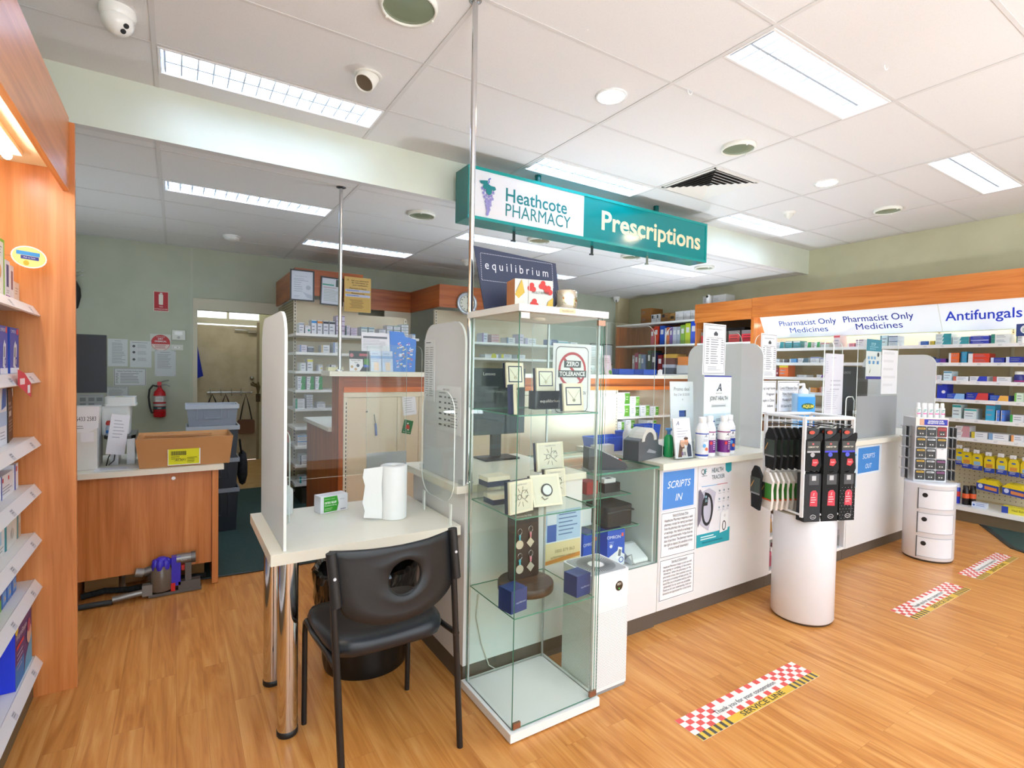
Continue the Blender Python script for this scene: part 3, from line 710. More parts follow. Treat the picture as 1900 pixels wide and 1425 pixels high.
b.rect(0, 0, .17, .1, PAPER); b.rect(.004, .004, .160, .096, P('#d8d81c'))
for k in range(22): b.rect(.016 + k * .0037, .062, .0012 + .0016 * ((k * 7) % 3) / 2, .026, INK)
b.lines(.018, .052, .05, 2, .012, P('#6a6a20'), .003); b.text('AUSF1', .065, .026, .014, INK, shear=.3); b.lines(.10, .045, .055, 4, .010, P('#77771f'), .003)
b.build('shipping_label', t)
t = thing('white_carton', 'tall white carton with a phone number sheet at the rear desk left end', 'box', (-0.55, 4.02, 0.766))
MB().box(-0.78, -0.39, 3.88, 4.15, 0.766, 1.125, P('#dcdcd8', 0.5)).build('carton', t, bev=0.004)
b = MB(fr((-0.63, 3.878, 0.99), '-y')); b.slab([(0, 0), (.20, -.005), (.245, .02), (.25, .145), (0, .145)], 0, .003, PAPER); b.z = .003; b.text('3 5433 2583', .128, .062, .024, INK, 'L', fit=.108); b.lines(.11, .03, .08, 2, .012, GREY, .004); b.build('number_sheet', t)
b = MB(fr((-0.465, 3.878, 0.93), '-y')); b.box(0, .06, 0, .055, 0, .002, P('#e8e8ee')); b.build('small_note', t)
b = MB(fr((-0.355, 3.90, 0.85), '-y', 0.5, -0.10) @ Matrix.Rotation(-0.18, 4, 'Z')); b.box(0, .10, 0, .24, 0, .003, P('#d5d8df')); b.z = .003; b.lines(.02, .20, .06, 6, .02, P('#8d93a3'), .004)
tag(b.build('leaning_paper', at=(-0.355, 3.90, 0.85)), 'pale paper sheet leaning against the white carton on the rear desk', 'paper')
t = thing('laptop_stand', 'black topped stand with two silver legs on the rear desk', 'stand', (-0.18, 4.10, 0.766))
MB().slab([(-0.345, 3.98), (-0.235, 3.98), (-0.215, 4.03), (-0.215, 4.30), (-0.37, 4.30), (-0.372, 4.03)], 0.925, 0.945, P('#1a1e22', 0.2)).build('top', t)
SILV = P('#a9adb0', 0.3, 0.6)
for x in (-0.318, -0.236): MB().box(x - .022, x + .018, 4.0, 4.2, 0.766, 0.925, SILV).build('leg', t, bev=0.004)
t = thing('storage_tub', 'white plastic tub with stepped lid on the black topped stand', 'tub', (-0.318, 4.15, 0.946))
TUBW = P('#cfd6d6', 0.35)
b = MB(); b.slab(rrect(-.076, -.09, .076, .09, .02), 0, .175, TUBW); b.v = [(x * (0.90 + 0.10 * z / .175) - .318, y + 4.15, z + .946) for x, y, z in b.v]; b.build('body', t, bev=0.004)
b = MB(); b.slab(rrect(-.081, -.10, .081, .10, .02), 0, .012, TUBW); b.slab(rrect(-.077, -.09, .077, .09, .02), .012, .055, TUBW); b.v = [(x - .296, y + 4.15, z + 1.121) for x, y, z in b.v]; b.build('lid', t, bev=0.006)
b = MB(Matrix.Translation((-0.30, 4.12, 1.177))); b.disc(0, 0, .025, P('#b8cc3c')); b.build('lid_sticker', t)
t = thing('small_bottle', 'small clear bottle with red and green cap by the white tub', 'bottle', (-0.345, 4.01, 0.946))
MB(Matrix.Translation((-0.345, 4.012, 0.946))).lathe([(.016, 0), (.016, .05), (.009, .065)], P('#b5c3d0', 0.2)).build('bottle_body', t)
MB(Matrix.Translation((-0.345, 4.012, 1.011))).lathe([(.016, 0), (.018, .012), (.012, .026)], P('#c23a34')).build('cap', t)
MB(Matrix.Translation((-0.345, 4.012, 0.962))).lathe([(.0168, 0), (.0168, .018)], P('#2f6fc0')).build('blue_band', t)
b = MB().tube([(-.355, 3.96, .771), (-.345, 3.955, .82), (-.325, 3.95, .865), (-.312, 3.955, .85), (-.318, 3.96, .80), (-.345, 3.965, .772)], .003, BLACK)
tag(b.build('cable_loop', at=(-.34, 3.96, .768)), 'black cable loop on the rear desk beside the silver stand legs', 'cable')
paper('desk_sheet', 'loose white sheet lying flat on the rear desk before the silver legs', 'paper', fr((-0.40, 3.80, 0.766), 'up'), .24, .12, [('l', .1, .8, .6, 4, .18, '#9a9fa8')], '#e4e6ea')
t = thing('wall_monitor', 'dark grey flat monitor on a wall arm at the rear left', 'monitor', (-0.55, 4.45, 1.2))
MB().box(-0.95, -0.392, 4.38, 4.43, 1.19, 1.57, P('#363a40', 0.5)).build('screen', t, bev=0.006)
MB().box(-0.72, -0.64, 4.43, 4.50, 1.32, 1.44, BLACK).cyl((-0.68, 4.48, 1.38), (-1.018, 4.62, 1.38), 0.018, BLACK).build('arm', t)
MB(fr((-0.545, 4.379, 1.245), '-y')).cyl((0, 0, 0), (0, 0, .002), .006, BLACK, n=12).build('led', t)
# boxes and vacuum under the desk
for i, (x0, x1, y, l) in enumerate([(-0.465, -0.30, 4.0, 'brown cardboard box under the rear desk, at the left end'), (-0.27, -0.16, 4.05, 'narrow brown cardboard box under the rear desk, between two wider ones'), (-0.13, 0.155, 3.98, 'wide brown cardboard box under the rear desk behind the vacuum')]):
    tag(MB().box(x0, x1, y, y + .25, 0.008, 0.30 - .03 * i, P('#a87c48', 0.8)).build('cardboard_box', at=(x0, y, 0.008), bev=0.004), l, 'box', 'cardboard boxes under the rear desk')
tag(MB().tube([(-0.47, 3.90, 0.02), (-0.36, 3.91, 0.03), (-0.24, 3.88, 0.025), (-0.10, 3.90, 0.028), (0.05, 3.91, 0.03), (0.16, 3.89, 0.03)], 0.018, speckle('dusty black cable', '#141617', '#24292a', 60)).build('floor_cable_bundle', at=(-0.2, 3.9, 0)), 'dusty black cable bundle on the floor under the rear desk', 'cable')
t = thing('handheld_vacuum', 'grey and purple handheld vacuum lying on the floor below the rear desk', 'vacuum cleaner', (-0.05, 3.74, 0.0))
PUR = P('#3b2fc0', 0.3); GM = P('#66625f', 0.35, 0.4); GM2 = P('#84827f', 0.3, 0.5)
VB = P('#6c6258', 0.2)
b = MB(Matrix.Translation((-0.075, 3.76, 0.035))); b.lathe([(.052, 0), (.056, .008), (.056, .12), (.05, .13), (.05, .15)], VB); b.build('dust_bin', t)
b = MB(Matrix.Translation((-0.075, 3.76, 0.185)));
for k in range(7):
    a = k * math.tau / 7; b.lathe([(.018, -.03), (.022, .0), (.018, .028), (0, .036)], PUR, (0.033 * math.cos(a), 0.033 * math.sin(a), 0.0), n=12)
b.lathe([(.03, -.02), (.03, .035), (.02, .045), (0, .047)], PUR, n=14); b.build('cyclones', t)
b = MB().box(-.025, .022, 3.735, 3.785, .05, .225, PUR); b.build('body', t, bev=0.012)
b = MB(); b.cyl((0.0, 3.76, .205), (.075, 3.76, .205), .03, GM2).cyl((.075, 3.76, .205), (.10, 3.76, .205), .034, GM); b.build('motor', t)
b = MB().box(.045, .078, 3.742, 3.778, .05, .18, GM); b.build('handle', t, bev=0.008)
b = MB(Matrix.Translation((.03, 3.7285, .2))); b.M = fr((.018, 3.7285, .2), '-y'); b.text('dyson', 0.02, 0, .010, P('#d0d0d4')); b.build('wordmark', t)
MB().box(.026, .043, 3.75, 3.77, .135, .165, P('#c02a2c')).build('trigger', t, bev=0.003)
MB().box(.01, .125, 3.735, 3.785, .022, .07, GM).build('battery', t, bev=0.006)
MB().box(-.028, -.006, 3.73, 3.745, .02, .07, P('#c8201f')).build('latch', t, bev=0.003)
b = MB().cyl((-.12, 3.76, .165), (-.165, 3.755, .155), .024, GM).cyl((-.165, 3.755, .155), (-.205, 3.75, .165), .026, GM2); b.build('inlet', t)
b = MB().box(-.14, .13, 3.73, 3.79, .004, .022, GM); b.build('floor_tool', t, bev=0.004)
b = MB().cyl((-.13, 3.745, .045), (-.31, 3.735, .032), .018, GM2).box(-.17, -.12, 3.725, 3.77, .02, .085, GM2); b.build('wand_joint', t)
tag(MB().tube([(-.31, 3.74, .018), (-.38, 3.745, .018), (-.47, 3.75, .016)], 0.016, P('#2e3436', 0.5)).build('vacuum_wand', at=(-.4, 3.74, 0)), 'dark vacuum wand on the floor left of the handheld vacuum', 'vacuum wand')

# stack of crates
def crate(z0, h, y, col, rim, label, dx=0.0):
    t = thing('plastic_crate', label, 'crate', (0.255 + dx, y + .13, z0), 'stacked plastic crates')
    m = P(col, 0.4); r = P(rim, 0.4)
    b = MB(); w1, w2, d1, d2 = .165, .185, .12, .135
    o = [(sx * ww, sy * dd, zz) for zz, ww, dd in ((0, w1, d1), (h - .03, w2 - .004, d2 - .004)) for sx, sy in ((-1, -1), (1, -1), (1, 1), (-1, 1))]
    b.add(o, [(0, 3, 2, 1), (0, 1, 5, 4), (1, 2, 6, 5), (2, 3, 7, 6), (3, 0, 4, 7)], m)
    b.v = [(x + .255 + dx, yy + y + .13, zz + z0) for x, yy, zz in b.v]; b.build('tub', t)
    b = MB(Matrix.Translation((.255 + dx, y + .13, z0)))
    b.box(-w2 - .006, w2 + .006, -d2 - .006, -d2 + .004, h - .034, h, r).box(-w2 - .006, w2 + .006, d2 - .004, d2 + .006, h - .034, h, r).box(-w2 - .006, -w2 + .004, -d2, d2, h - .034, h, r).box(w2 - .004, w2 + .006, -d2, d2, h - .034, h, r)
    b.build('rim', t)
    b = MB(Matrix.Translation((.255 + dx, y + .13, z0)))
    for x in (-.11, -.06, .06, .11): b.box(x - .004, x + .004, -d2 - .001, -d1 + .01, h * .35, h - .034, m)
    b.box(-.05, .05, -d2 - .001, -d1 + .01, h * .35, h * .38, m); b.build('ribs', t)
crate(0.006, .36, 4.92, '#252b33', '#8f98a4', 'lowest dark crate standing on the green carpet behind the rear desk')
crate(0.366, .25, 4.92, '#2b323b', '#9aa4b0', 'third crate from the top in the stack by the back doorway')
crate(0.616, .27, 4.92, '#3a434d', '#aab4bf', 'blue grey crate just below the pale top crate of the stack')
crate(0.886, .175, 4.92, '#8d98a8', '#b4bdc8', 'pale grey top crate of the stack by the back doorway', -.005)
t = thing('backpack', 'dark bag slumped on the carpet right of the crate stack', 'bag', (0.50, 5.0, 0.3))
b = MB(Matrix.Translation((0.485, 5.12, 0.34))); b.lathe([(0, 0), (.03, .02), (.05, .09), (.05, .2), (.035, .28), (0, .31)], speckle('dark fabric', '#191a1c', '#26282b', 40), sx=.8, sy=1.6); b.build('bag_body', t)
MB().tube([(.475, 5.08, .62), (.46, 5.02, .70), (.452, 4.99, .76)], .008, BLACK).build('strap', t)
# things on the back wall
Wf = W - 0.001
def wallpaper(label, x0, z0, w_, h, items, col='#d3d8da'):
    return paper('notice', label, 'notice', fr((x0, Wf - .001, z0), '-y'), w_, h, items, col)
wallpaper('plain typed notice on the sage wall, beside the dark monitor', -.61, 1.345, .17, .29, [('t', 'Guidelines', .5, .92, .03, '#55585e'), ('l', .2, .84, .7, 14, .055, '#8d9399')])
wallpaper('notice with three hand pictures on the sage wall', -.421, 1.337, .19, .285, [('l', .1, .93, .8, 1, .04, '#666a70'), ('c', .18, .80, .07, '#55585c'), ('c', .18, .57, .07, '#55585c'), ('c', .18, .30, .07, '#55585c'), ('l', .35, .85, .55, 4, .035, '#9aa0a5'), ('l', .35, .6, .55, 4, .035, '#9aa0a5'), ('l', .35, .35, .55, 4, .035, '#9aa0a5')])
wallpaper('typed notice pinned directly above the fire extinguisher', -.201, 1.244, .195, .285, [('l', .25, .92, .5, 1, .04, '#666a70'), ('l', .12, .83, .75, 11, .052, '#8d9399'), ('c', .04, .97, .02, '#7a7c80'), ('c', .96, .97, .02, '#7a7c80'), ('c', .04, .03, .02, '#7a7c80'), ('c', .96, .03, .02, '#7a7c80')], '#c9cfd2')
wallpaper('black bordered safe food guide notice left of the fire extinguisher', -.561, 1.137, .282, .19, [('b', .015, .012, '#3a3d42'), ('t', 'Release Food Safely Cooling Guide', .5, .80, .07, '#3b3e44', 'C', dict(fit=.22)), ('l', .2, .68, .6, 7, .085, '#777c82'), ('l', .06, .68, .09, 7, .085, '#55585e')])
wallpaper('typed notice low on the sage wall below the bordered guide', -.625, .928, .19, .205, [('b', .01, .012, '#45484d'), ('t', 'How to Protect Yourself', .5, .90, .05, '#45484d', 'C', dict(fit=.15)), ('l', .12, .8, .8, 11, .068, '#888d93')], '#c4cacd')
wallpaper('faded picture notice low on the sage wall behind the white carton', -.864, .90, .22, .155, [('l', .1, .9, .8, 1, .05, '#777'), ('r', .1, .5, .22, .25, '#8d9499'), ('r', .42, .5, .22, .25, '#8d9499'), ('r', .72, .5, .22, .25, '#8d9499'), ('r', .1, .12, .22, .25, '#8d9499'), ('r', .42, .12, .22, .25, '#8d9499')], '#b9bfc2')
M = fr((-.211, Wf - .001, 1.955), '-y')
t = paper('fire_extinguisher_sign', 'red fire extinguisher sign high on the sage wall', 'sign', M, .138, .218, [('r', .04, .03, .92, .94, '#b4202c'), ('p', [(.38, .33), (.62, .33), (.64, .80), (.60, .86), (.40, .86), (.36, .80)], '#e6e2d8'), ('p', [(.34, .35), (.37, .35), (.37, .88), (.34, .84)], '#e6e2d8'), ('r', .42, .87, .16, .06, '#e6e2d8'), ('t', 'FIRE', .5, .20, .06, '#efe8e4'), ('t', 'EXTINGUISHER', .5, .08, .06, '#efe8e4', 'C', dict(fit=.118))], '#dccfc6')
b = MB(fr((-.147, Wf - .001, 1.61), '-y')); b.box(-.095, .095, -.095, .095, 0, .001, P('#cfd3cc', .5)); b.z = .001; b.disc(0, 0, .088, P('#c03a3c'), n=40)
b.poly([(.084 * math.cos(math.radians(a)), .084 * math.sin(math.radians(a))) for a in range(190, 351, 8)], P('#e2d2cc')); b.text('DRY', 0, .035, .017, PAPER, bold=.02); b.text('CHEMICAL', 0, .008, .017, PAPER, bold=.02, fit=.11); b.lines(-.055, -.03, .11, 3, .015, P('#b04a4a'), .005, .2); b.text('FIRE EXTINGUISHER', 0, .062, .008, PAPER, fit=.08)
tag(b.build('dry_chemical_sign', at=(-.147, Wf, 1.61)), 'round red and white dry chemical sign above the wall notices', 'sign')
t = thing('thermostat', 'white thermostat with screen on the sage wall right of the round sign', 'thermostat', (.02, Wf, 1.70))
MB().box(-.04, .082, W - .024, W - .001, 1.65, 1.755, P('#d8dbd4', .35)).build('case', t, bev=0.004)
MB().box(-.016, .056, W - .027, W - .023, 1.703, 1.742, P('#f2f4f2', .2)).build('screen', t)
b = MB(fr((.02, W - .024, 1.675), '-y')); b.ring(0, 0, .014, .004, GREY); b.disc(0, 0, .006, GREY); b.build('dial', t)
t = thing('wall_control', 'small white wall controller below the thermostat', 'thermostat', (.01, Wf, 1.57))
MB().box(-.05, .062, W - .018, W - .001, 1.535, 1.595, P('#d4d7d0', .35)).build('case', t, bev=0.004)
b = MB(fr((.0, W - .0185, 1.565), '-y')); b.rect(-.02, -.012, .05, .022, P('#eceeea')); b.disc(.01, -.001, .006, GREY); b.build('buttons', t)
t = thing('fire_extinguisher', 'red fire extinguisher hanging on the sage wall', 'fire extinguisher', (-.155, W - .07, .80))
RED = P('#bf1422', .25); M = Matrix.Translation((-.155, W - .075, .80))
MB(M).lathe([(.05, 0), (.057, .01), (.058, .02), (.058, .235), (.05, .275), (.025, .305), (.02, .32)], RED).build('cylinder', t)
b = MB(M); b.lathe([(.0583, .12), (.0583, .232)], P('#b8b4b4', .4)); b.lathe([(.0586, .085), (.0586, .115)], P('#2c4c52', .4)); b.lathe([(.0588, .148), (.0588, .165)], P('#bf1422')); b.build('label_band', t)
b = MB(fr((-.155, W - .135, .80), '-y')); b.box(-.036, .036, .17, .222, 0, .003, P('#d8d6d6')); b.z = .003; b.text('CO', -.015, .192, .014, P('#9a2830')); b.lines(.002, .205, .03, 3, .01, GREY, .004); b.text('ABE', 0, .094, .014, P('#d8e0e0')); b.build('data_plate', t)
b = MB(M); b.cyl((0, 0, .31), (0, 0, .35), .018, P('#8f1a20', .4)); b.tube([(-.02, -.01, .345), (.06, -.02, .352), (.095, -.02, .335)], .006, P('#8a8d8f', .3, .8)); b.tube([(-.02, -.01, .37), (.05, -.02, .395), (.085, -.02, .40)], .006, P('#8a8d8f', .3, .8)); b.box(-.02, .018, -.02, .012, .345, .385, P('#c01a26', .4)); b.build('valve_handle', t)
MB(M).tube([(-.02, 0, .335), (-.06, -.01, .345), (-.09, -.015, .30), (-.098, -.015, .22), (-.088, -.015, .12), (-.075, -.015, .06), (-.06, -.02, .045)], .0095, BLACK).build('hose', t)
MB(M).tube([(.058 * math.cos(a), .058 * math.sin(a), .07) for a in [k * .3 for k in range(21)]], .003, P('#8f1018')).build('strap', t)
t = thing('wire_hooks', 'dark wire hooks and black cap at the far left of the sage wall', 'hook', (-.86, W, 2.2))
b = MB()
for z_, l in ((2.40, .03), (2.30, .06), (2.26, .06)): b.tube([(-.9, W - .03, z_), (-.86 + l * .3, W - .05, z_), (-.83 + l * .5, W - .05, z_ + .015)], .004, STEEL)
b.build('wires', t)
b = MB(Matrix.Translation((-.87, W - .09, 2.07))); b.lathe([(0, -.16), (.03, -.14), (.055, -.02), (.05, .06), (.02, .13), (0, .14)], P('#232325', .6), sx=1, sy=.8); b.build('cap', t)
# on the corridor door
t = thing('coat_rack', 'over-door hook rail on the worn corridor door', 'rack', (.58, D, 1.0))
MB().box(.36, .81, D - .022, D - .006, .985, 1.0, STEEL).build('rail', t)
for x in (.40, .53, .66, .78):
    MB().tube([(x, D - .02, 1.04), (x, D - .03, .96), (x, D - .05, .945), (x, D - .06, .96)], .006, STEEL).build('hook', t)
def bag(label, x, z0, z1, w_, col, strap):
    t = thing('hanging_bag', label, 'bag', (x, D - .1, z0))
    b = MB(Matrix.Translation((x, D - .085, z0))); b.slab(rrect(-w_ / 2, 0, w_ / 2, z1 - z0, .03), -.03, .03, P(col, .5)); pass
    R = Matrix.Translation((x, D - .085, z0)) @ Matrix.Rotation(math.pi / 2, 4, 'X') @ Matrix.Translation((x, D - .085, z0)).inverted()
    b.v = [tuple(R @ Vector(p)) for p in b.v]; b.build('pouch', t, bev=0.01)
    MB().tube([(x - w_ * .35, D - .085, z1 - .01), (x - w_ * .2, D - .07, (z1 + .96) / 2), (x, D - .06, .962), (x + w_ * .2, D - .07, (z1 + .96) / 2), (x + w_ * .35, D - .085, z1 - .01)], .009, P(strap, .5)).build('strap', t)
bag('brown leather handbag hanging lowest on the corridor door', .84, .40, .60, .22, '#6d4630', '#241c1a')
bag('black shoulder bag hanging at the left end of the corridor door rail', .42, .62, .82, .16, '#1b1c20', '#1b1c20')
bag('dark red strapped bag hanging mid rail on the corridor door', .585, .60, .80, .15, '#3a2426', '#4a2a28')
b = MB(); b.slab([(.21, 1.70), (.235, 1.66), (.27, 1.45), (.31, 1.22), (.25, 1.19), (.21, 1.17)], -.03, .03, P('#1a2fae', .8)); b.v = [(x, 8.40 + zz, y) for x, y, zz in b.v]
tag(b.build('blue_coat', at=(.25, 8.4, 1.2), bev=.01), 'bright blue coat hanging at the left side of the back doorway', 'coat')
b = MB(Matrix.Translation((.985, 8.30, 1.02)));
for k in range(9):
    a = k * .7; b.tube([(0, 0, -.06), (.02 * math.cos(a), .02 * math.sin(a), .05), (-.05 + .05 * math.cos(a), .05 * math.sin(a), .12 - .02 * (k % 3))], .009, P('#6a5a3c', .9), n=6)
b.cyl((0, 0, -.16), (0, 0, -.05), .03, P('#4a3a26', .8)); 
tag(b.build('feather_duster', at=(.98, 8.3, .9)), 'brown feather duster hanging at the right edge of the corridor door', 'duster')
# ---------------------------------------------------------------- consulting table, chair, bin
t = thing('customer_table', 'small white laminate table with two chrome legs by the counter end', 'table', (0.66, 2.35, 0))
MB().box(0.285, 1.045, 2.035, 2.66, 0.672, 0.713, LAM).build('table_top', t, bev=0.0015)
for y in (2.10, 2.475):
    lg = MB(Matrix.Translation((0.355, y, 0))).lathe([(.036, .012), (.036, .672)], CHROME).build('leg', t)
    MB(Matrix.Translation((0.355, y, 0))).lathe([(.035, 0), (.038, .004), (.038, .022), (.036, .024)], BLACK).build('foot_cap', lg)
t = thing('visitor_chair', 'black visitor chair with round hole in its backrest, facing the small table', 'chair', (0.64, 1.92, 0))
BLK = P('#17181b', 0.35); VIN = P('#1a1f26', 0.38)
for (a, c) in (((.409, 1.675, .80), (.447, 1.655, 0)), ((.846, 1.715, .80), (.884, 1.70, 0))):
    d = Vector(c) - Vector(a); MB().cyl(a, c, .0115, BLK, n=12).build('rear_leg', t)
for x, y in ((.42, 2.125), (.845, 2.13)):
    MB().tube([(x, y, 0), (x, y - .005, .36), (x, y - .012, .405), (x, y - .035, .422), (x + (.0), y - .15, .424), (.433 if x < .6 else .858, 1.80, .424), (.430 if x < .6 else .864, 1.70, .43)], .0105, BLK, n=10).build('front_leg', t)
sp = []
n = 40
for i in range(n):
    a = math.tau * i / n; ca, sa = math.cos(a), math.sin(a); k = (abs(ca) ** 5 + abs(sa) ** 5) ** (-1 / 5)
    sp.append((k * ca, k * sa))
b = MB(); prof = [(0.0, .412), (.80, .412), (.96, .422), (1.0, .445), (.97, .468), (.86, .478), (.5, .473), (0, .468)]
vs_ = []
for r, z in prof:
    vs_ += [(.640 + r * x * (.220 + .012 * y), 1.935 + r * y * .205, z + (.010 * (r * y) ** 2 - .012 * max(0, r * y) ** 3 if z > .45 else 0) - .008 * (1 - (r * x) ** 2) * (z > .46)) for x, y in sp]
b.add(vs_, [(k * n + i, k * n + (i + 1) % n, (k + 1) * n + (i + 1) % n, (k + 1) * n + i) for k in range(len(prof) - 1) for i in range(n)], VIN, True)
b.build('seat', t)
# backrest: curved shell with a round hole
hx, hz, hr = .648, .694, .058
out = [(.405, .812), (.52, .806), (.64, .803), (.74, .803), (.852, .808), (.858, .80), (.866, .645), (.855, .63)] + [(.645 + .21 * math.cos(math.radians(q)), .635 - .085 * math.sin(math.radians(q))) for q in range(12, 169, 12)] + [(.44, .63), (.428, .642), (.40, .80)]
def hit(a):
    dx, dz = math.cos(a), math.sin(a); best = 9
    for (x1, z1), (x2, z2) in zip(out, out[1:] + out[:1]):
        ex, ez = x2 - x1, z2 - z1; den = dx * ez - dz * ex
        if abs(den) < 1e-9: continue
        s_ = ((x1 - hx) * ez - (z1 - hz) * ex) / den; u_ = ((x1 - hx) * dz - (z1 - hz) * dx) / den
        if s_ > 0 and -1e-6 <= u_ <= 1 + 1e-6: best = min(best, s_)
    return hx + dx * best, hz + dz * best
N = 96; b = MB(); rows = []
yb = lambda x, z: 1.69 + .09 * (x - .42) - .045 * (1 - ((x - .637) / .22) ** 2) + .05 * (z - .70)
for rr in (0, .04, .3, .65, .96, 1.0):
    row = []
    for i in range(N):
        a = math.tau * i / N; X, Z = hit(a); x0, z0 = hx + hr * math.cos(a), hz + hr * math.sin(a)
        x = x0 + (X - x0) * rr; z = z0 + (Z - z0) * rr; row.append((x, yb(x, z), z))
    rows.append(row)
th = [.004, .012, .007, .007, .009, .004]
fv = [(x, y - th[k], z) for k, r_ in enumerate(rows) for x, y, z in r_]; kv = [(x, y + th[k], z) for k, r_ in enumerate(rows) for x, y, z in r_]
m_ = len(rows)
fs = [(k * N + i, (k + 1) * N + i, (k + 1) * N + (i + 1) % N, k * N + (i + 1) % N) for k in range(m_ - 1) for i in range(N)]
b.add(fv + kv, fs + [tuple(len(fv) + q for q in f[::-1]) for f in fs] + [((m_ - 1) * N + i, len(fv) + (m_ - 1) * N + i, len(fv) + (m_ - 1) * N + (i + 1) % N, (m_ - 1) * N + (i + 1) % N) for i in range(N)] + [(i, (i + 1) % N, len(fv) + (i + 1) % N, len(fv) + i) for i in range(N)], P('#121519', .42), True)
bk = b.build('backrest', t)
for (a, c) in (((.408, 1.676, .812), (.424, 1.668, .64)), ((.847, 1.716, .815), (.862, 1.709, .635))):
    MB().cyl(a, c, .0165, P('#1a1c1f', .4), n=14).build('post_sleeve', bk)
    q = Vector(a).lerp(Vector(c), .45); MB().cyl((q.x, q.y - .0150, q.z), (q.x, q.y - .0185, q.z), .005, P('#c9cbd0', .3), n=10).build('rivet', bk)
t = thing('rubbish_bin', 'round ribbed black rubbish bin with a plastic liner under the small table', 'bin', (.765, 2.46, 0))
BIN = P('#121314', .3)
b = MB(Matrix.Translation((.765, 2.46, 0)) @ Matrix.Diagonal((1.27, 1.2, 1.06, 1))); pr_ = []
n = 72; vs_ = []
for z, r in ((0, .150), (.03, .155), (.05, .157), (.30, .172), (.40, .178)):
    for i in range(n):
        a = math.tau * i / n; k = .005 * (1 if math.sin(a * 14) > .3 else 0) * (.04 < z < .35)
        vs_.append(((r - k) * math.cos(a), (r - k) * math.sin(a), z))
b.add(vs_, [(k * n + i, k * n + (i + 1) % n, (k + 1) * n + (i + 1) % n, (k + 1) * n + i) for k in range(4) for i in range(n)], BIN, True); b.add(vs_[:n], [tuple(range(n))[::-1]], BIN)
b.build('bin_body', t)
LIN = P('#0d0e10', .12); b = MB(Matrix.Translation((.765, 2.46, 0)) @ Matrix.Diagonal((1.27, 1.2, 1.06, 1))); rnd = random.Random(3); vs_ = []
prof = [(.181, .27), (.186, .31), (.184, .36), (.190, .40), (.192, .435), (.184, .45), (.172, .43), (.150, .34), (.12, .22), (0, .2)]
for r, z in prof:
    for i in range(n): vs_.append(((r + rnd.uniform(-.004, .004)) * math.cos(math.tau * i / n), (r + rnd.uniform(-.004, .004)) * math.sin(math.tau * i / n), z + rnd.uniform(-.006, .006)))
b.add(vs_, [(k * n + i, k * n + (i + 1) % n, (k + 1) * n + (i + 1) % n, (k + 1) * n + i) for k in range(len(prof) - 1) for i in range(n)], LIN, False); b.build('bin_liner', t)

# ---------------------------------------------------------------- service counter
WB = P('#dededf', 0.28)
t = thing('end_counter', 'white counter block at the left end with an overhanging worktop', 'counter', (1.4, 2.4, 0))
MB().box(1.060, 1.72, 2.026, 2.62, 0.088, 0.856, WB).build('body', t, bev=0.002)
MB().box(1.013, 1.735, 2.0145, 2.66, 0.857, 0.889, LAM).build('worktop', t, bev=0.0015)
MB().box(1.062, 1.72, 2.028, 2.60, 0.0, 0.088, KICK).build('kickboard', t)
t = thing('glass_counter', 'glass topped display counter between the tall case and the scripts counter', 'counter', (1.97, 2.2, 0))
MB().box(1.742, 2.208, 1.962, 2.58, 0.088, 0.358, WB).build('base_cabinet', t)
MB().box(1.742, 2.208, 1.975, 2.55, 0.0, 0.088, KICK).build('kickboard', t)
INS = P('#c9d2d0', 0.35)
MB().box(1.742, 2.20, 2.50, 2.52, 0.36, 0.87, INS).build('back_panel', t)
MB().box(2.188, 2.198, 1.985, 2.50, 0.36, 0.868, INS).build('side_panel', t)
pane('glass_front', 1.742, 2.205, 1.964, 1.970, 0.36, 0.876, t)
pane('glass_top', 1.742, 2.198, 1.955, 2.56, 0.878, 0.888, t)
for z, y0 in ((0.565, 2.03), (0.722, 2.09)): pane('glass_shelf', 1.76, 2.13, y0, 2.49, z - .006, z, t)
t = thing('scripts_counter', 'white counter carrying the scripts in sign and bottles', 'counter', (2.7, 2.3, 0))
MB().box(2.212, 3.248, 1.962, 2.58, 0.088, 0.866, WB).build('body', t)
MB().box(2.212, 3.248, 1.985, 2.56, 0.0, 0.088, KICK).build('kickboard', t)
t = thing('service_worktop', 'long cream edged worktop running over the scripts counters', 'worktop', (3.6, 2.3, 0.87))
MB().box(2.200, 5.92, 1.930, 2.66, 0.868, 0.904, LAM).build('worktop', t, bev=0.0015)
t = thing('stock_shelf_unit', 'low open white shelf unit between the two scripts counters behind the sock stand', 'shelving', (3.75, 2.2, 0))
for x0, x1 in ((3.25, 3.268), (4.232, 4.25)): MB().box(x0, x1, 1.965, 2.45, 0.088, 0.866, WB).build('side_panel', t)
MB().box(3.268, 4.232, 2.44, 2.45, 0.088, 0.866, P('#cfc9be', .5)).build('back_panel', t)
for z in (.105, .33, .56): MB().box(3.268, 4.232, 1.968, 2.44, z - .018, z, SHELF).build('shelf', t)
MB().box(3.25, 4.25, 1.985, 2.44, 0, .087, KICK).build('kickboard', t)
rnd = random.Random(11)
k = 0
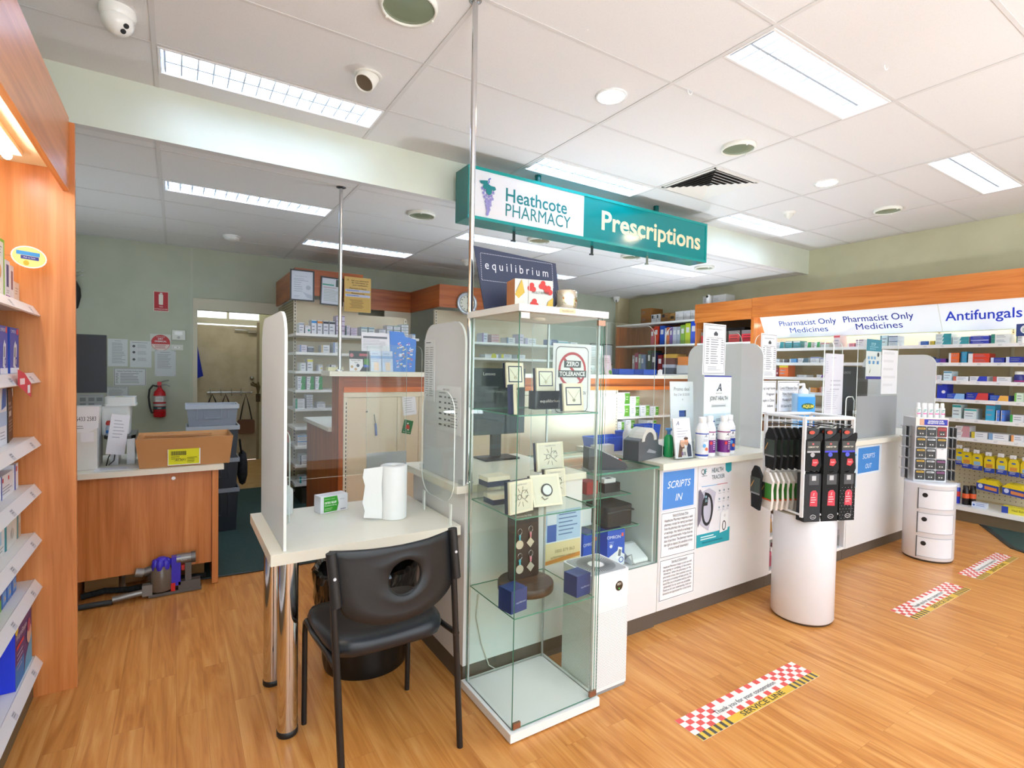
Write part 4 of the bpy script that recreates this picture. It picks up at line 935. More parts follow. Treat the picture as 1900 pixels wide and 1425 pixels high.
for x0, z, l in ((3.29, .107, 'clear tub of pink and white packets, bottom shelf, left of white sock plinth'), (3.29, .332, 'clear tub of packets on middle shelf, left of white sock plinth'), (3.95, .107, 'clear tub of dark packets, bottom shelf, right of white sock plinth'), (3.95, .332, 'clear tub on middle shelf, right of white sock plinth')):
    t = thing('clear_tub', l, 'tub', (x0 + .12, 2.06, z), 'clear tubs on the low shelf unit')
    b = MB(); x1 = x0 + .25
    for bx in ((x0, x1, 1.98, 1.983, z, z + .09), (x0, x0 + .003, 1.983, 2.2, z, z + .13), (x1 - .003, x1, 1.983, 2.2, z, z + .13), (x0, x1, 2.2, 2.203, z, z + .14)): b.box(*bx, PALEGL)
    b.build('tub', t)
    for j in range(6):
        c = [['#b8506a', '#d9d4d8', '#8a3a50', '#dccad0'], ['#b8843a', '#d9d4d8', '#7a5a3a', '#c9c4c0'], ['#2a2f5c', '#8a2a30', '#1a1c20', '#5c5f6a'], ['#c9c4c0', '#9aa0a8', '#d9d4d8', '#b0a890']][k][j % 4]
        M = Matrix.Translation((x0 + .03 + .037 * j, 2.0 + .012 * (j % 2), z + .004)) @ Matrix.Rotation(rnd.uniform(-.25, .25), 4, 'Y')
        MB(M).box(0, .032, 0, .05, 0.004, .10 + .02 * (j % 3), P(c)).build('packet', t)
    k += 1
tag(MB().box(3.30, 3.46, 1.98, 2.2, .562, .70, P('#b8742e')).build('orange_carton', at=(3.38, 2.1, .562)), 'orange brown carton on the top shelf, left of the white sock plinth', 'box')
t = thing('scripts_out_counter', 'white counter carrying the scripts out sign at right', 'counter', (4.7, 2.3, 0))
MB().box(4.252, 5.88, 1.962, 2.58, 0.088, 0.866, WB).build('body', t)
MB().box(4.252, 5.88, 1.985, 2.56, 0.0, 0.088, KICK).build('kickboard', t)

# ---------------------------------------------------------------- screens
def frost(label, X, y0, y1, z0, z1, r=.10, th=.010, corners='0011'):
    b = MB(fr((X, y0, z0), '+x')); b.slab(rrect(0, 0, y1 - y0, z1 - z0, r, corners), 0, th, FROST, EDGE_A)
    return tag(b.build('frosted_screen', at=(X, y0, z0)), label, 'screen', 'frosted privacy screens')
frost('frosted privacy screen at the left edge of the small table', .330, 2.055, 2.655, .7145, 1.60)
frost('frosted privacy screen with taped papers right of the small table', 1.045, 2.02, 2.46, .8905, 1.605)
frost('frosted privacy screen with rounded top behind the tall white bottles', 3.235, 2.03, 2.63, .906, 1.60)
frost('frosted privacy screen at the right end of the worktop, by the earring stand', 5.80, 1.97, 2.58, .906, 1.60)
for x, y, z in ((1.033, 2.026, .8895), (1.033, 2.455, .8895)): tag(MB().box(x - .006, x + .011, y - .008, y + .008, z, z + .026, PALEGL).build('screen_clip', at=(x, y, z)), 'clear clip at the ' + ('near' if y < 2.2 else 'far') + ' foot of the frosted screen with papers', 'clip')
def clear(label, pts, y, th=.005, x0=0, z0=0):
    b = MB(fr((x0, y, z0), '-y')); b.slab([(x - x0, z - z0) for x, z in pts], -th, 0, CLEAR, EDGE_A)
    return tag(b.build('clear_screen', at=(x0, y, z0)), label, 'screen', 'clear sneeze screens')
clear('clear sneeze screen across the small table behind the paper towel', rrect(.345, .902, 1.008, 1.50, .03), 2.40)
t = clear('clear screen with frosted lower film at the back of the small table', rrect(.80, .7145, 1.008, 1.50, .01), 2.60)
b = MB(fr((.80, 2.5935, .7145), '-y')); b.box(0, .208, 0, .25, 0, .001, FROST2); b.build('frosted_film', t)
b = MB(fr((1.004, 2.03, .7145), '+x')); b.slab(rrect(0.0, .09, .35, .58, .10), 0, .004, CLEAR, EDGE_A)
for yy in (.03, .32): b.box(yy - .01, yy + .01, 0, .092, 0, .004, EDGE_A)
tag(b.build('clear_screen', at=(1.004, 2.03, .7145)), 'clear rounded side screen standing on the right edge of the small table', 'screen', 'clear sneeze screens')
b = MB(fr((.355, 2.33, .7145), '+x', -.5)); b.slab(rrect(0, 0, .12, .40, .05, '0011'), 0, .005, CLEAR, EDGE_A)
tag(b.build('clear_screen', at=(.355, 2.33, .7145)), 'small clear rounded screen standing at the left of the small table', 'screen', 'clear sneeze screens')
clear('clear sneeze screen on the worktop left of the framed slot, above the label printer', rrect(1.93, .905, 2.30, 1.655, .07, '0010'), 2.10)
clear('clear sneeze screen carrying the first trading hours notice', rrect(2.385, .905, 3.11, 1.66, .07, '0011'), 2.10)
clear('clear sneeze screen carrying the second trading hours notice', rrect(3.25, .905, 4.40, 1.66, .07, '0011'), 2.10)
b = MB(fr((4.425, 2.0, .905), '-y')); b.slab(rrect(0, 0, .685, .775, .015), -.005, 0, CLEAR, EDGE_A)
t = tag(b.build('clear_screen', at=(4.425, 2.0, .905)), 'clear screen with grey frosted lower half above the scripts out sign', 'screen', 'clear sneeze screens')
b = MB(fr((4.427, 1.9985, .907), '-y')); b.box(0, .68, 0, .33, 0, .001, FROST2); b.build('frosted_film', t)
for x, l in ((4.02, 'left'), (4.36, 'right')):
    pts = [(x, 2.045, .905), (x, 2.045, 1.20 if l == 'right' else 1.62)] + [(x + .03 - .03 * math.cos(a), 2.045, (1.20 if l == 'right' else 1.62) + .03 * math.sin(a)) for a in (.5, 1.0, 1.57)] + [(x + .10, 2.045, 1.23 if l == 'right' else 1.65), (x + .13, 2.045, 1.20 if l == 'right' else 1.62), (x + .13, 2.045, .905)]
    tag(MB().tube(pts, .004, EDGE_A).build('acrylic_hoop', at=(x, 2.045, .905)), l + ' tall clear acrylic hoop standing on the worktop behind the sock rack', 'hoop')

# ---------------------------------------------------------------- poles, sign, floor stickers
POLE = P('#cfd0d2', .16, 1.0)
t = thing('steel_pole', 'tall steel pole nearest the camera, from the end counter to the ceiling', 'pole', (1.09, 2.065, .890))
MB().cyl((1.09, 2.065, .890), (1.09, 2.065, CE), .0125, POLE).build('shaft', t); MB().lathe([(.026, .890), (.026, .896), (.014, .9)], POLE, (1.09, 2.065, 0)).build('foot', t); MB().lathe([(.014, CE - .012), (.028, CE - .005), (.028, CE - .001)], STEEL, (1.09, 2.065, 0)).build('ceiling_flange', t)
t = thing('steel_pole', 'steel pole farther back, from the dispensary bench to the low ceiling', 'pole', (1.005, 3.93, 1.357))
MB().cyl((1.005, 3.93, 1.357), (1.005, 3.93, CE2), .0135, POLE).build('shaft', t); MB().lathe([(.03, 1.357), (.03, 1.364), (.016, 1.37)], POLE, (1.005, 3.93, 0)).build('foot', t); MB().lathe([(.016, CE2 - .014), (.034, CE2 - .006), (.034, CE2 - .004)], P('#4a4a4c', .3, .8), (1.005, 3.93, 0)).build('ceiling_flange', t)
TEAL = P('#00807f', .18); TEAL_D = P('#00605f', .2)
t = thing('hanging_sign', 'long teal and white box sign reading Heathcote Pharmacy Prescriptions', 'sign', (3.13, 3.56, 2.88))
sx0, sx1, sy0, sy1, sz0, sz1 = 1.79, 4.48, 3.46, 3.66, 2.497, 2.880
MB().box(sx0, sx1, sy0 + .003, sy1, sz0, sz1, P('#04706e', .22)).build('case', t, bev=.004)
M = fr((sx0, sy0 + .003, sz0), '-y'); b = MB(M); w_ = sx1 - sx0; h = sz1 - sz0
b.box(.02, 1.095, .022, h - .022, 0, .003, P('#e4e6ee', .15)).box(1.095, w_ - .02, .022, h - .022, 0, .003, P('#00898c', .15)); b.build('sign_face', t)
b = MB(M); e = P('#0a9a98', .2)
b.box(0, w_, 0, .022, 0, .009, e).box(0, w_, h - .022, h, 0, .009, e).box(0, .02, .022, h - .022, 0, .009, TEAL).box(w_ - .02, w_, .022, h - .022, 0, .009, e); b.build('sign_frame', t)
TL = P('#087f86', .3); b = MB(M); b.z = .0035
b.text('Heathcote', .325, .178, .098, TL, 'L', bold=.012, fit=.59); b.text('PHARMACY', .325, .066, .094, TL, 'L', fit=.63); b.build('pharmacy_lettering', t)
b = MB(M); b.z = .0035; b.text('Prescriptions', 1.295, .118, .155, P('#e9e2c0', .3), 'L', bold=.022, fit=1.30); b.build('prescriptions_lettering', t)
b = MB(M); b.z = .0035; VI = P('#4636b4', .3)
GR = [(.165, .205), (.140, .222), (.118, .232), (.128, .200), (.150, .185), (.175, .180), (.196, .190), (.212, .215), (.190, .160), (.135, .172), (.155, .158), (.172, .150), (.204, .168), (.148, .138), (.165, .128), (.184, .138), (.155, .112), (.172, .106), (.186, .118), (.160, .090), (.176, .084), (.165, .066), (.16, .048)]
for x, y in GR: b.disc(x, y, .0115, VI); b.ring(x, y, .0085, .003, P('#dfe0f0', .3), n=16)
b.build('grape_logo', t)
b = MB(M); b.z = .009; b.poly([(.095, .285), (.13, .292), (.165, .296), (.16, .275), (.19, .262), (.225, .262), (.235, .243), (.215, .228), (.20, .236), (.195, .205), (.175, .190), (.150, .205), (.150, .235), (.135, .225), (.12, .245), (.128, .262), (.10, .268)], TL); b.tube([(.165, .27, .0), (.178, .292, .0), (.174, .308, .0), (.19, .318, .0)], .007, P('#6f7fc8', .3), n=6); b.build('leaf_logo', t)
for x in (2.508, 3.90): MB().cyl((x, 3.60, sz1), (x, 3.60, CE - .001), .026, TEAL_D).build('hanging_tube', t)
for i, x in enumerate((2.28, 3.10, 3.79)):
    MB().box(x - .012, x + .012, 3.592, 3.598, sz0 - .075, sz0, P('#202c2c', .4) if i < 2 else P('#8d8d7c', .4)).box(x - .028, x + .012, 3.585, 3.60, sz0 - .082, sz0 - .072, P('#202c2c', .4) if i < 2 else P('#8d8d7c', .4)).build('hook_bracket', t)
def sticker(o, yaw, label):
    b = MB(Matrix.Translation(o) @ Matrix.Rotation(yaw, 4, 'Z')); w_, h = .836, .135
    b.box(0, w_, 0, h, 0, .0008, P('#e8e4de', .4)); b.z = .001; R = P('#d8524e', .4)
    y0 = .036; ch = (h - y0) / 4; cw = w_ / 26
    for r_ in range(4):
        for c_ in range(26):
            if (r_ + c_) % 2 and not (r_ in (1, 2) and 5 < c_ < 19 and not (r_ == 1 and 0)): b.rect(c_ * cw, y0 + r_ * ch, cw, ch, R)
            b.z = .001
    b.z = .0014; b.rect(0, 0, w_, y0, P('#d9b23c', .4))
    for c_ in range(6):
        for x0 in (.006, w_ - .20): b.rect(x0 + c_ * .034, 0, .016, y0, P('#4a4742', .4)); b.z = .0017
    b.text('SERVICE LINE', w_ / 2, .007, .023, P('#453f2c', .4), bold=.02, fit=.30); b.text('Thank you for your cooperation', .18, y0 + ch * 1.35, .022, P('#3c4250', .4), 'L', fit=.42)
    return tag(b.build('floor_sticker', at=o), label, 'sticker', 'service line floor stickers')
sticker((1.686, 1.252, 0), 0, 'red checked service line floor sticker nearest the camera')
sticker((3.592, 1.262, 0), 0.003, 'red checked service line floor sticker, middle of the three')
sticker((4.70, 1.285, 0), 0.02, 'red checked service line floor sticker farthest away, by the green carpet edge')
# ---------------------------------------------------------------- tall glass display case
cx0, cx1, cy0, cy1 = 1.050, 1.482, 1.612, 2.008
t = thing('glass_display_case', 'tall square glass display case with white top and base in the photo centre', 'display case', ((cx0 + cx1) / 2, (cy0 + cy1) / 2, 0))
MB().box(cx0 - .004, cx1 + .002, cy0 - .004, cy1 + .004, 0.006, 0.040, WHITE).build('base', t, bev=.003)
MB().box(cx0 - .002, cx1 + .002, cy0 - .004, cy1 + .004, 1.611, 1.637, WHITE).build('top', t, bev=.003)
MB(Matrix.Translation((1.27, 1.80, 1.611))).lathe([(.03, 0), (.03, -.006), (.024, -.009), (0, -.009)], P('#f4f4f0', .2)).build('spot_lamp', t)
i_ = .012
pane('glass_side', cx0 + i_, cx0 + i_ + .004, cy0 + .016, cy1 - i_, .040, 1.611, t)
pane('glass_side', cx1 - i_ - .004, cx1 - i_, cy0 + .016, cy1 - i_, .040, 1.611, t)
pane('glass_back', cx0 + i_, cx1 - i_, cy1 - i_, cy1 - i_ + .004, .040, 1.611, t)
dr = pane('glass_door', cx0 + .010, cx1 - .008, cy0 + .006, cy0 + .011, .046, 1.606, t)
for x0, x1, y, z in ((cx0 + .012, cx0 + .045, cy0 + .003, .048), (cx1 - .045, cx1 - .012, cy0 + .003, .05), (cx0 + .012, cx0 + .05, cy0 + .003, 1.586), (cx1 - .045, cx1 - .008, cy0 + .003, 1.580)):
    MB().box(x0, x1, y, y + .010, z, z + .022, P('#a9806a', .2, .8) if x0 > 1.2 or z < 1 else P('#d9d9d4', .3)).build('hinge_clip', t, bev=.001)
for x, y in ((cx0 + i_ + .006, cy1 - i_ - .006), (cx1 - i_ - .006, cy1 - i_ - .006), (cx1 - i_ - .008, cy0 + .03)):
    MB().box(x - .004, x + .004, y - .004, y + .004, .040, 1.611, P('#b9bfbe', .25, .5)).build('corner_post', t)
for z in (1.227, .838, .461): pane('glass_shelf', cx0 + .02, cx1 - .018, cy0 + .022, cy1 - .018, z - .005, z, t)
NAVY = '#27304e'
def medal_box(name, label, M, w_, h, d, face, inner=None):
    """open presentation box: navy cover behind, cream surround, recessed pad"""
    t = thing(name, label, 'jewellery box', tuple(M.translation), 'silver jewellery in boxes')
    MB(M).box(0, w_, 0, h, -d, -d * .35, P(NAVY, .5)).build('cover', t, bev=.002)
    b = MB(M).box(0, w_, 0, h, -d * .35, 0, P('#e3dcc6', .5)); b.build('tray', t, bev=.0015)
    b = MB(M); b.z = .0008
    if face == 'pendant':
        b.rect(.11 * w_, .20 * h, .78 * w_, .66 * h, P(NAVY)); b.rect(.16 * w_, .24 * h, .68 * w_, .58 * h, P('#dfe0d0'))
        b.build('pad', t)
        c = MB(M); cc = P('#b9b3a2', .3, .6); c.tube([(.2 * w_, .74 * h, .002), (.5 * w_, .42 * h, .002), (.8 * w_, .74 * h, .002)], .0008, cc, n=5); c.cyl((.5 * w_, .38 * h, .001), (.5 * w_, .38 * h, .004), .006, P('#9a8f7a', .2, .9), n=12); c.build('necklace', t)
    else:
        b.rect(.07 * w_, .07 * h, .86 * w_, .86 * h, P('#d6d2c0'))
        rnd = random.Random(len(label))
        if face == 'locket':
            b.rect(.0 * w_, .0 * h, .001, .001, PAPER)
        b.build('pad', t)
        c = MB(M); cc = P('#8f8d86', .3, .5)
        if face == 'locket':
            c.cyl((.5 * w_, .5 * h, .001), (.5 * w_, .5 * h, .006), .026, P('#2c2f34', .3)).cyl((.5 * w_, .5 * h, .006), (.5 * w_, .5 * h, .007), .020, P('#cfd2d4', .2)); c.tube([(.3 * w_, .3 * h, .004), (.38 * w_, .2 * h, .004), (.5 * w_, .24 * h, .004)], .002, cc, n=6)
        else:
            c.z = .0016; c.text('equilibrium', .5 * w_, .86 * h, .006, GREY, fit=.6 * w_)
            for k in range(9):
                a = k * .7; c.tube([(.5 * w_ + .02 * math.cos(a), .5 * h + .02 * math.sin(a), .003), (.5 * w_ + .04 * math.cos(a), .5 * h + .04 * math.sin(a), .003)], .0009, cc, n=5)
            c.tube([(.62 * w_ + .017 * math.cos(k), .56 * h + .017 * math.sin(k), .003) for k in [q * .4 for q in range(16)]], .0012, cc, n=5); c.tube([(.40 * w_ + .010 * math.cos(k), .50 * h + .010 * math.sin(k), .003) for k in [q * .5 for q in range(13)]], .0012, cc, n=5)
        c.build('jewellery', t)
    return t
S1, S2, S3 = 1.228, .839, .462
def riser(label, x, y, z, w_, h, d):
    b = MB(Matrix.Translation((x, y, z))); b.box(0, w_, 0, d, h - .003, h, PALEGL).box(0, .003, 0, d, 0, h - .003, PALEGL).box(w_ - .003, w_, 0, d, 0, h - .003, PALEGL)
    return tag(b.build('acrylic_riser', at=(x, y, z)), label, 'stand', 'acrylic risers in the display case')
riser('tall clear riser under the back left pendant box on the top case shelf', 1.165, 1.86, S1, .12, .092, .08)
riser('clear riser at the left side of the top case shelf', 1.085, 1.76, S1, .06, .08, .06)
medal_box('pendant_box', 'open pendant box highest on the back left riser, top case shelf', fr((1.175, 1.885, 1.3212), '-y', -.05, -.12), .085, .105, .03, 'pendant')
medal_box('pendant_box', 'pendant box seen edge on at the front left of the top case shelf', fr((1.082, 1.66, S1), '-y', .95, -.05), .085, .112, .034, 'pendant')
medal_box('pendant_box', 'open pendant box on top of the black block in the case', fr((1.300, 1.842, 1.3072), '-y', 0, -.08), .095, .098, .028, 'pendant')
medal_box('pendant_box', 'open pendant box at the right of the top case shelf', fr((1.358, 1.725, S1), '-y', -.06, -.12), .10, .116, .03, 'pendant')
t = thing('display_block', 'glossy black display block lettered equilibrium on the top case shelf', 'display block', (1.36, 1.85, S1))
MB().box(1.280, 1.442, 1.825, 1.875, S1, S1 + .079, P('#181a1e', .08)).build('block', t)
b = MB(fr((1.360, 1.8245, 1.258), '-y')); b.text('equilibrium', 0, 0, .012, P('#d8d8da'), fit=.11); b.build('lettering', t)
medal_box('charm_box', 'square charm display box raised above the middle case shelf', fr((1.335, 1.872, .950), '-y', 0, -.12), .145, .125, .03, 'chart')
riser('clear riser under the raised square charm box on the middle case shelf', 1.335, 1.865, S2, .145, .110, .07)
medal_box('charm_box', 'square charm box at the front left of the middle case shelf', fr((1.075, 1.685, S2), '-y', .18, -.06), .125, .125, .03, 'chart')
medal_box('locket_box', 'tilted open navy box with round locket on the middle case shelf', fr((1.215, 1.725, S2 + .004), '-y', -.12, -.35), .135, .128, .024, 'locket')
medal_box('charm_box', 'square charm box at the right back of the middle case shelf', fr((1.352, 1.83, S2), '-y', -.05, -.10), .105, .125, .028, 'chart')
for z, y, l in ((.905, 1.905, 'upper flat cream and navy box lid at the left of the middle case shelf'), (S2, 1.86, 'lower flat cream and navy box lid at the left of the middle case shelf')):
    t = thing('flat_box', l, 'jewellery box', (1.14, y, z)); MB().box(1.091, 1.199, y - .02, y + .06, z, z + .022, P(NAVY, .5)).build('base', t); MB().box(1.091, 1.199, y - .02, y + .06, z + .022, z + .04, P('#e3dcc6', .5)).build('lid', t)
riser('clear riser under the upper flat box lid in the case', 1.085, 1.885, S2, .12, .0655, .08)
WALN = wood('walnut', 'x', ('#2c1c12', '#4a3322', '#6a4c34'), .35, 2.0)
t = thing('key_ring_stand', 'round dark walnut stand with a board of charm key rings in the case', 'display stand', (1.29, 1.80, S3))
MB(Matrix.Translation((1.262, 1.845, S3))).lathe([(.118, 0), (.12, .004), (.12, .03), (.117, .034)], WALN, n=40).build('base_disc', t)
M = fr((1.19, 1.865, S3 + .034), '-y', 0, -.04)
b = MB(M); b.slab(rrect(0, 0, .155, .305, .012), -.008, 0, P('#2a1d16', .4)); b.build('board', t)
b = MB(M); b.rect(.004, .235, .147, .066, P('#16181c')); b.text('equilibrium', .078, .283, .006, P('#c9c9cc')); b.text('Sentiment Key Rings', .078, .266, .007, P('#d8d8da'), fit=.08); b.text('Messages to you', .078, .253, .006, P('#c9c9cc'), fit=.06); b.build('header_card', t)
for k, (x, y) in enumerate(((.052, .205), (.108, .210), (.052, .10), (.108, .105))):
    kk = MB(M); kk.tube([(x + .011 * math.cos(a), y + .013 * math.sin(a), .008) for a in [q * .5 for q in range(13)]], .0012, STEEL, n=5)
    kk.cyl((x, y - .014, .006), (x, y - .024, .006), .005, P(['#58b8c8', '#d88a98'][k % 2], .3), n=8).cyl((x, y - .026, .006), (x, y - .036, .006), .004, P(['#58b8c8', '#d88a98'][k % 2], .3), n=8)
    if k % 2: kk.slab([(x, y - .036), (x + .02, y - .058), (x, y - .08), (x - .02, y - .058)], .004, .006, P('#c9c2ae', .3, .4))
    else: kk.cyl((x, y - .056, .004), (x, y - .056, .006), .019, P('#c9c2ae', .3, .4), n=20)
    kk.build('key_ring', t)
for i, (x, y, ya) in enumerate(((1.075, 1.665, .16), (1.388, 1.655, .12))):
    t = thing('navy_gift_box', ['navy blue cube box at the front left of the lowest case shelf', 'navy blue cube box at the right of the lowest case shelf'][i], 'jewellery box', (x, y, S3), 'navy cube boxes')
    M = fr((x, y, S3), '-y', ya); MB(M).box(0, .082, 0, .088, -.075, 0, P('#2a3e78', .4)).build('box', t, bev=.002)
    b = MB(M); b.z = .0004; b.text('equilibrium', .05, .034, .007, P('#b9c2dc'), fit=.05); b.build('lettering', t)
# on top of the case
t = thing('brand_card', 'dark blue slanted card lettered equilibrium on top of the display case', 'display card', (1.24, 1.90, 1.638))
M = fr((1.070, 1.905, 1.638), '-y', 0, -.14)
b = MB(M); b.slab([(0, 0), (.40, 0), (.385, .245), (-.035, .268)], 0, .004, P('#2c3450', .5)); b.build('card', t, bev=.0)
b = MB(M); b.z = .0045; b.text('e q u i l i b r i u m', .175, .176, .036, P('#d9dae0'), fit=.325); b.build('lettering', t)
b = MB(M); b.z = .0045; dm = P('#cfd2dc')
for k in range(48):
    x = -.005 + k * .0077; b.rect(x, .240 - .00004 * k, .003, .003, dm); b.z = .0045; b.rect(x, .125, .003, .003, dm); b.z = .0045
for k in range(14): b.rect(-.008, .13 + k * .008, .003, .003, dm); b.z = .0045; b.rect(.361, .13 + k * .008, .003, .003, dm); b.z = .0045
b.build('dotted_border', t)
b = MB(fr((1.15, 1.72, 1.638), '-y', -.24)); S = P('#bdbab2', .25, .3); OR = P('#c98a5c')
b.box(-.045, .115, 0, .112, -.10, 0, S, {'l': OR}); b.z = .0005; Rr = P('#c6322c'); 
for x, y in ((.018, .078), (.065, .088), (.03, .016), (.088, .07)): b.disc(x, y, .011, Rr); b.disc(x + .014, y - .004, .011, Rr); b.disc(x + .007, y + .012, .010, Rr)
b.poly([(-.045, 0), (.0, 0), (-.02, .05), (-.045, .06)], P('#d9cfc4')); b.poly([(.085, 0), (.115, 0), (.115, .045), (.095, .03)], P('#c9a63a')); b.poly([(-.045, .05), (-.018, .11), (-.005, .06), (-.03, .035)], P('#c9a63a')); b.text('HOLLY BERRIES', .062, .058, .009, P('#4a4a48'), fit=.07); b.rect(.012, .0, .002, .11, P('#d9d6d0'))
tag(b.build('gift_carton', at=(1.15, 1.72, 1.638)), 'silver gift box with red berry print on top of the display case', 'box')
t = thing('candle_vessel', 'shiny silver cylinder vessel at the right on top of the display case', 'candle', (1.375, 1.75, 1.638))
MB(Matrix.Translation((1.375, 1.755, 1.638))).lathe([(.044, 0), (.048, .003), (.048, .088), (.046, .09), (.044, .088), (.044, .02), (0, .02)], P('#e6dcc8', .06, 1.0), n=40).build('vessel', t)
MB(Matrix.Translation((1.375, 1.755, 1.638))).lathe([(0, .06), (.0435, .06)], P('#e8e2d2', .5)).build('wax', t)
tag(MB().box(1.435, 1.475, 1.66, 1.70, 1.638, 1.643, P('#c9c2b4', .3)).build('coaster', at=(1.455, 1.68, 1.638)), 'small pale square coaster beside the silver vessel', 'coaster')
b = MB(fr((1.232, cy0 - .0045, 1.617), '-y')); b.box(0, .078, 0, .017, 0, .001, P('#d6cba8')); b.z = .001; b.text('equilibrium', .039, .005, .007, P('#8a7f5c'), fit=.055); tag(b.build('name_label', at=(1.27, cy0, 1.617)), 'small cream label on the front edge of the display case top', 'label')
# ---------------------------------------------------------------- air purifier
t = thing('air_purifier', 'white tower air purifier with perforated sides right of the display case', 'air purifier', (1.595, 1.79, 0))
px0, px1, py0, py1 = 1.492, 1.708, 1.672, 1.888
def shell(z0, z1, m, name, r=.018):
    b = MB(); b.slab(rrect(px0, py0, px1, py1, r), z0, z1, m, None, True); return b.build(name, t)
shell(.012, .40, P('#e4e4e6', .3), 'lower_body'); shell(.40, .522, P('#ececee', .28), 'upper_body'); shell(0, .012, P('#8b8d90'), 'foot', .03)
b = MB(); hole = P('#6f7276', .6); 
for face in 'fl':
    M = fr((px0, py0 - .0003, 0), '-y') if face == 'f' else fr((px0 - .0003, py1, 0), '-x')
    b.M = M
    for r_ in range(46):
        for c_ in range(26):
            x = .018 + c_ * .0072 + (.0036 if r_ % 2 else 0); y = .03 + r_ * .0072
            b.z = .0; b.add([(x + .0017, y, 0), (x, y + .0017, 0), (x - .0017, y, 0), (x, y - .0017, 0)], [(0, 1, 2, 3)], hole)
o = b.build('perforations', t); o['kind'] = 'stuff'
b = MB(Matrix.Translation((0, 0, .5222))); b.slab(rrect(px0 + .008, py0 + .008, px1 - .008, py1 - .008, .02), 0, .001, P('#a4a7aa', .5)); b.build('top_grille', t)
b = MB(Matrix.Translation(((px0 + px1) / 2, (py0 + py1) / 2, .5235))); lw = P('#e9e9eb', .4)
for k in range(48):
    a = math.tau * k / 48; b.poly([(.04 * math.cos(a - .03), .04 * math.sin(a - .03)), (.088 * math.cos(a - .018), .088 * math.sin(a - .018)), (.088 * math.cos(a + .018), .088 * math.sin(a + .018)), (.04 * math.cos(a + .03), .04 * math.sin(a + .03))], P('#3c3f42')); b.z = .0003
b.disc(0, 0, .036, lw); b.build('fan_vanes', t)
b = MB(fr((px0 + .15, py0 - .0005, .455), '-y')); b.disc(0, 0, .022, P('#3a3228', .2)); b.text('001', 0, .003, .011, P('#e6e0d4'), fit=.022); b.disc(0, -.012, .0035, P('#37c44a')); b.build('display', t)
tag(MB().tube([(1.13, 2.0195, .40), (1.12, 2.0195, .30), (1.15, 2.0195, .17), (1.19, 2.0195, .06), (1.26, 2.0195, .006), (1.47, 2.019, .006)], .0028, P('#d4d0c8')).build('cable', at=(1.2, 2.02, 0)), 'thin white cord dangling behind the display case against the counter', 'cable')
paper('contact_poster', 'blue and orange contact poster on the end counter behind the display case', 'poster', fr((1.495, 2.0245, .455), '-y'), .215, .26, [('r', 0, .42, 1, .58, '#a9c4e0'), ('r', .04, .40, .26, .55, '#d0dae6'), ('r', .04, .42, .26, .32, '#2456a8'), ('l', .36, .9, .55, 6, .075, '#5a78a4'), ('r', 0, .0, 1, .40, '#dccb9c'), ('p', [(0, 0), (1, .06), (1, .14), (0, .07)], '#cf8a3a'), ('t', '1800 879 863', .55, .20, .06, '#8a7a50', 'C', dict(fit=.12)), ('t', 'arborvitae.com.au', .5, .10, .05, '#8a7a50', 'C', dict(fit=.15))], '#d9dfe4')
# ---------------------------------------------------------------- inside the glass counter
carton('monitor_carton', 'blue monitor carton at the left inside the glass counter', 'box', fr((1.815, 2.12, .362), '-y', .1), .110, .165, .11, [('r', 0, 0, 1, .22, '#dfe4ee'), ('t', 'OMRON', .42, .6, .10, '#e6e9f2'), ('r', .78, .72, .14, .12, '#d85a4c'), ('c', .5, .12, .14, '#b9c4d8')], '#2456c0', 'blue monitor cartons in the glass counter')
carton('monitor_carton', 'nearer blue monitor carton inside the glass counter, beside the white device', 'box', fr((1.922, 2.05, .362), '-y', -.12), .112, .19, .10, [('t', 'OMRON', .36, .76, .085, '#e6e9f2'), ('r', .80, .80, .12, .10, '#d85a4c'), ('l', .1, .66, .3, 3, .05, '#9fb2e0'), ('c', .2, .55, .08, '#dfe6f4'), ('p', [(0, 0), (1, 0), (1, .28), (.6, .42), (0, .22)], '#dde3ec'), ('p', [(.52, .18), (.78, .15), (.86, .48), (.62, .52)], '#eceff4'), ('p', [(.60, .26), (.76, .24), (.80, .42), (.66, .45)], '#6d7684'), ('o', .80, .14, .14, .04, '#2a58b4')], '#2456c0', 'blue monitor cartons in the glass counter')
t = thing('blood_pressure_monitor', 'white blood pressure monitor on the glass counter floor', 'monitor', (2.12, 2.07, .362))
b = MB(); b.slab([(0, 0), (.13, 0), (.13, .02), (.03, .075), (0, .078)], 0, .12, P('#dfe3e6', .3)); b.v = [(2.055 + zz, 2.13 - x, .362 + y) for x, y, zz in b.v]; b.build('body', t, bev=.008)
M = Matrix.Translation((2.055, 2.115, .362)) @ Matrix.Rotation(0, 4, 'Z')
b = MB(); b.add([(2.070, 2.085, .4237), (2.145, 2.085, .4237), (2.145, 2.035, .3972), (2.070, 2.035, .3972)], [(0, 3, 2, 1)], P('#5d6a72', .2)); b.v = [(x, y, z + .003) for x, y, z in b.v]; b.build('screen', t)
b = MB(); b.add([(2.12, 2.025, .392), (2.145, 2.025, .392), (2.145, 2.012, .385), (2.12, 2.012, .385)], [(0, 3, 2, 1)], P('#2c4a9c')); b.v = [(x, y, z + .003) for x, y, z in b.v]; b.build('button', t)
MB().tube([(2.06, 2.06, .37), (2.048, 2.03, .40), (2.05, 2.0, .42), (2.052, 1.99, .38), (2.07, 1.99, .367)], .004, P('#b9bdc0')).build('cuff_tube', t)
t = thing('pouch', 'black zipped device pouch on the middle shelf of the glass counter', 'pouch', (2.03, 2.15, .566))
b = MB(); b.slab(rrect(1.915, 2.05, 2.11, 2.24, .03), .567, .672, speckle('black nylon', '#1e2023', '#2c2f33', 200, .6)); b.build('body', t, bev=.02, seg=3)
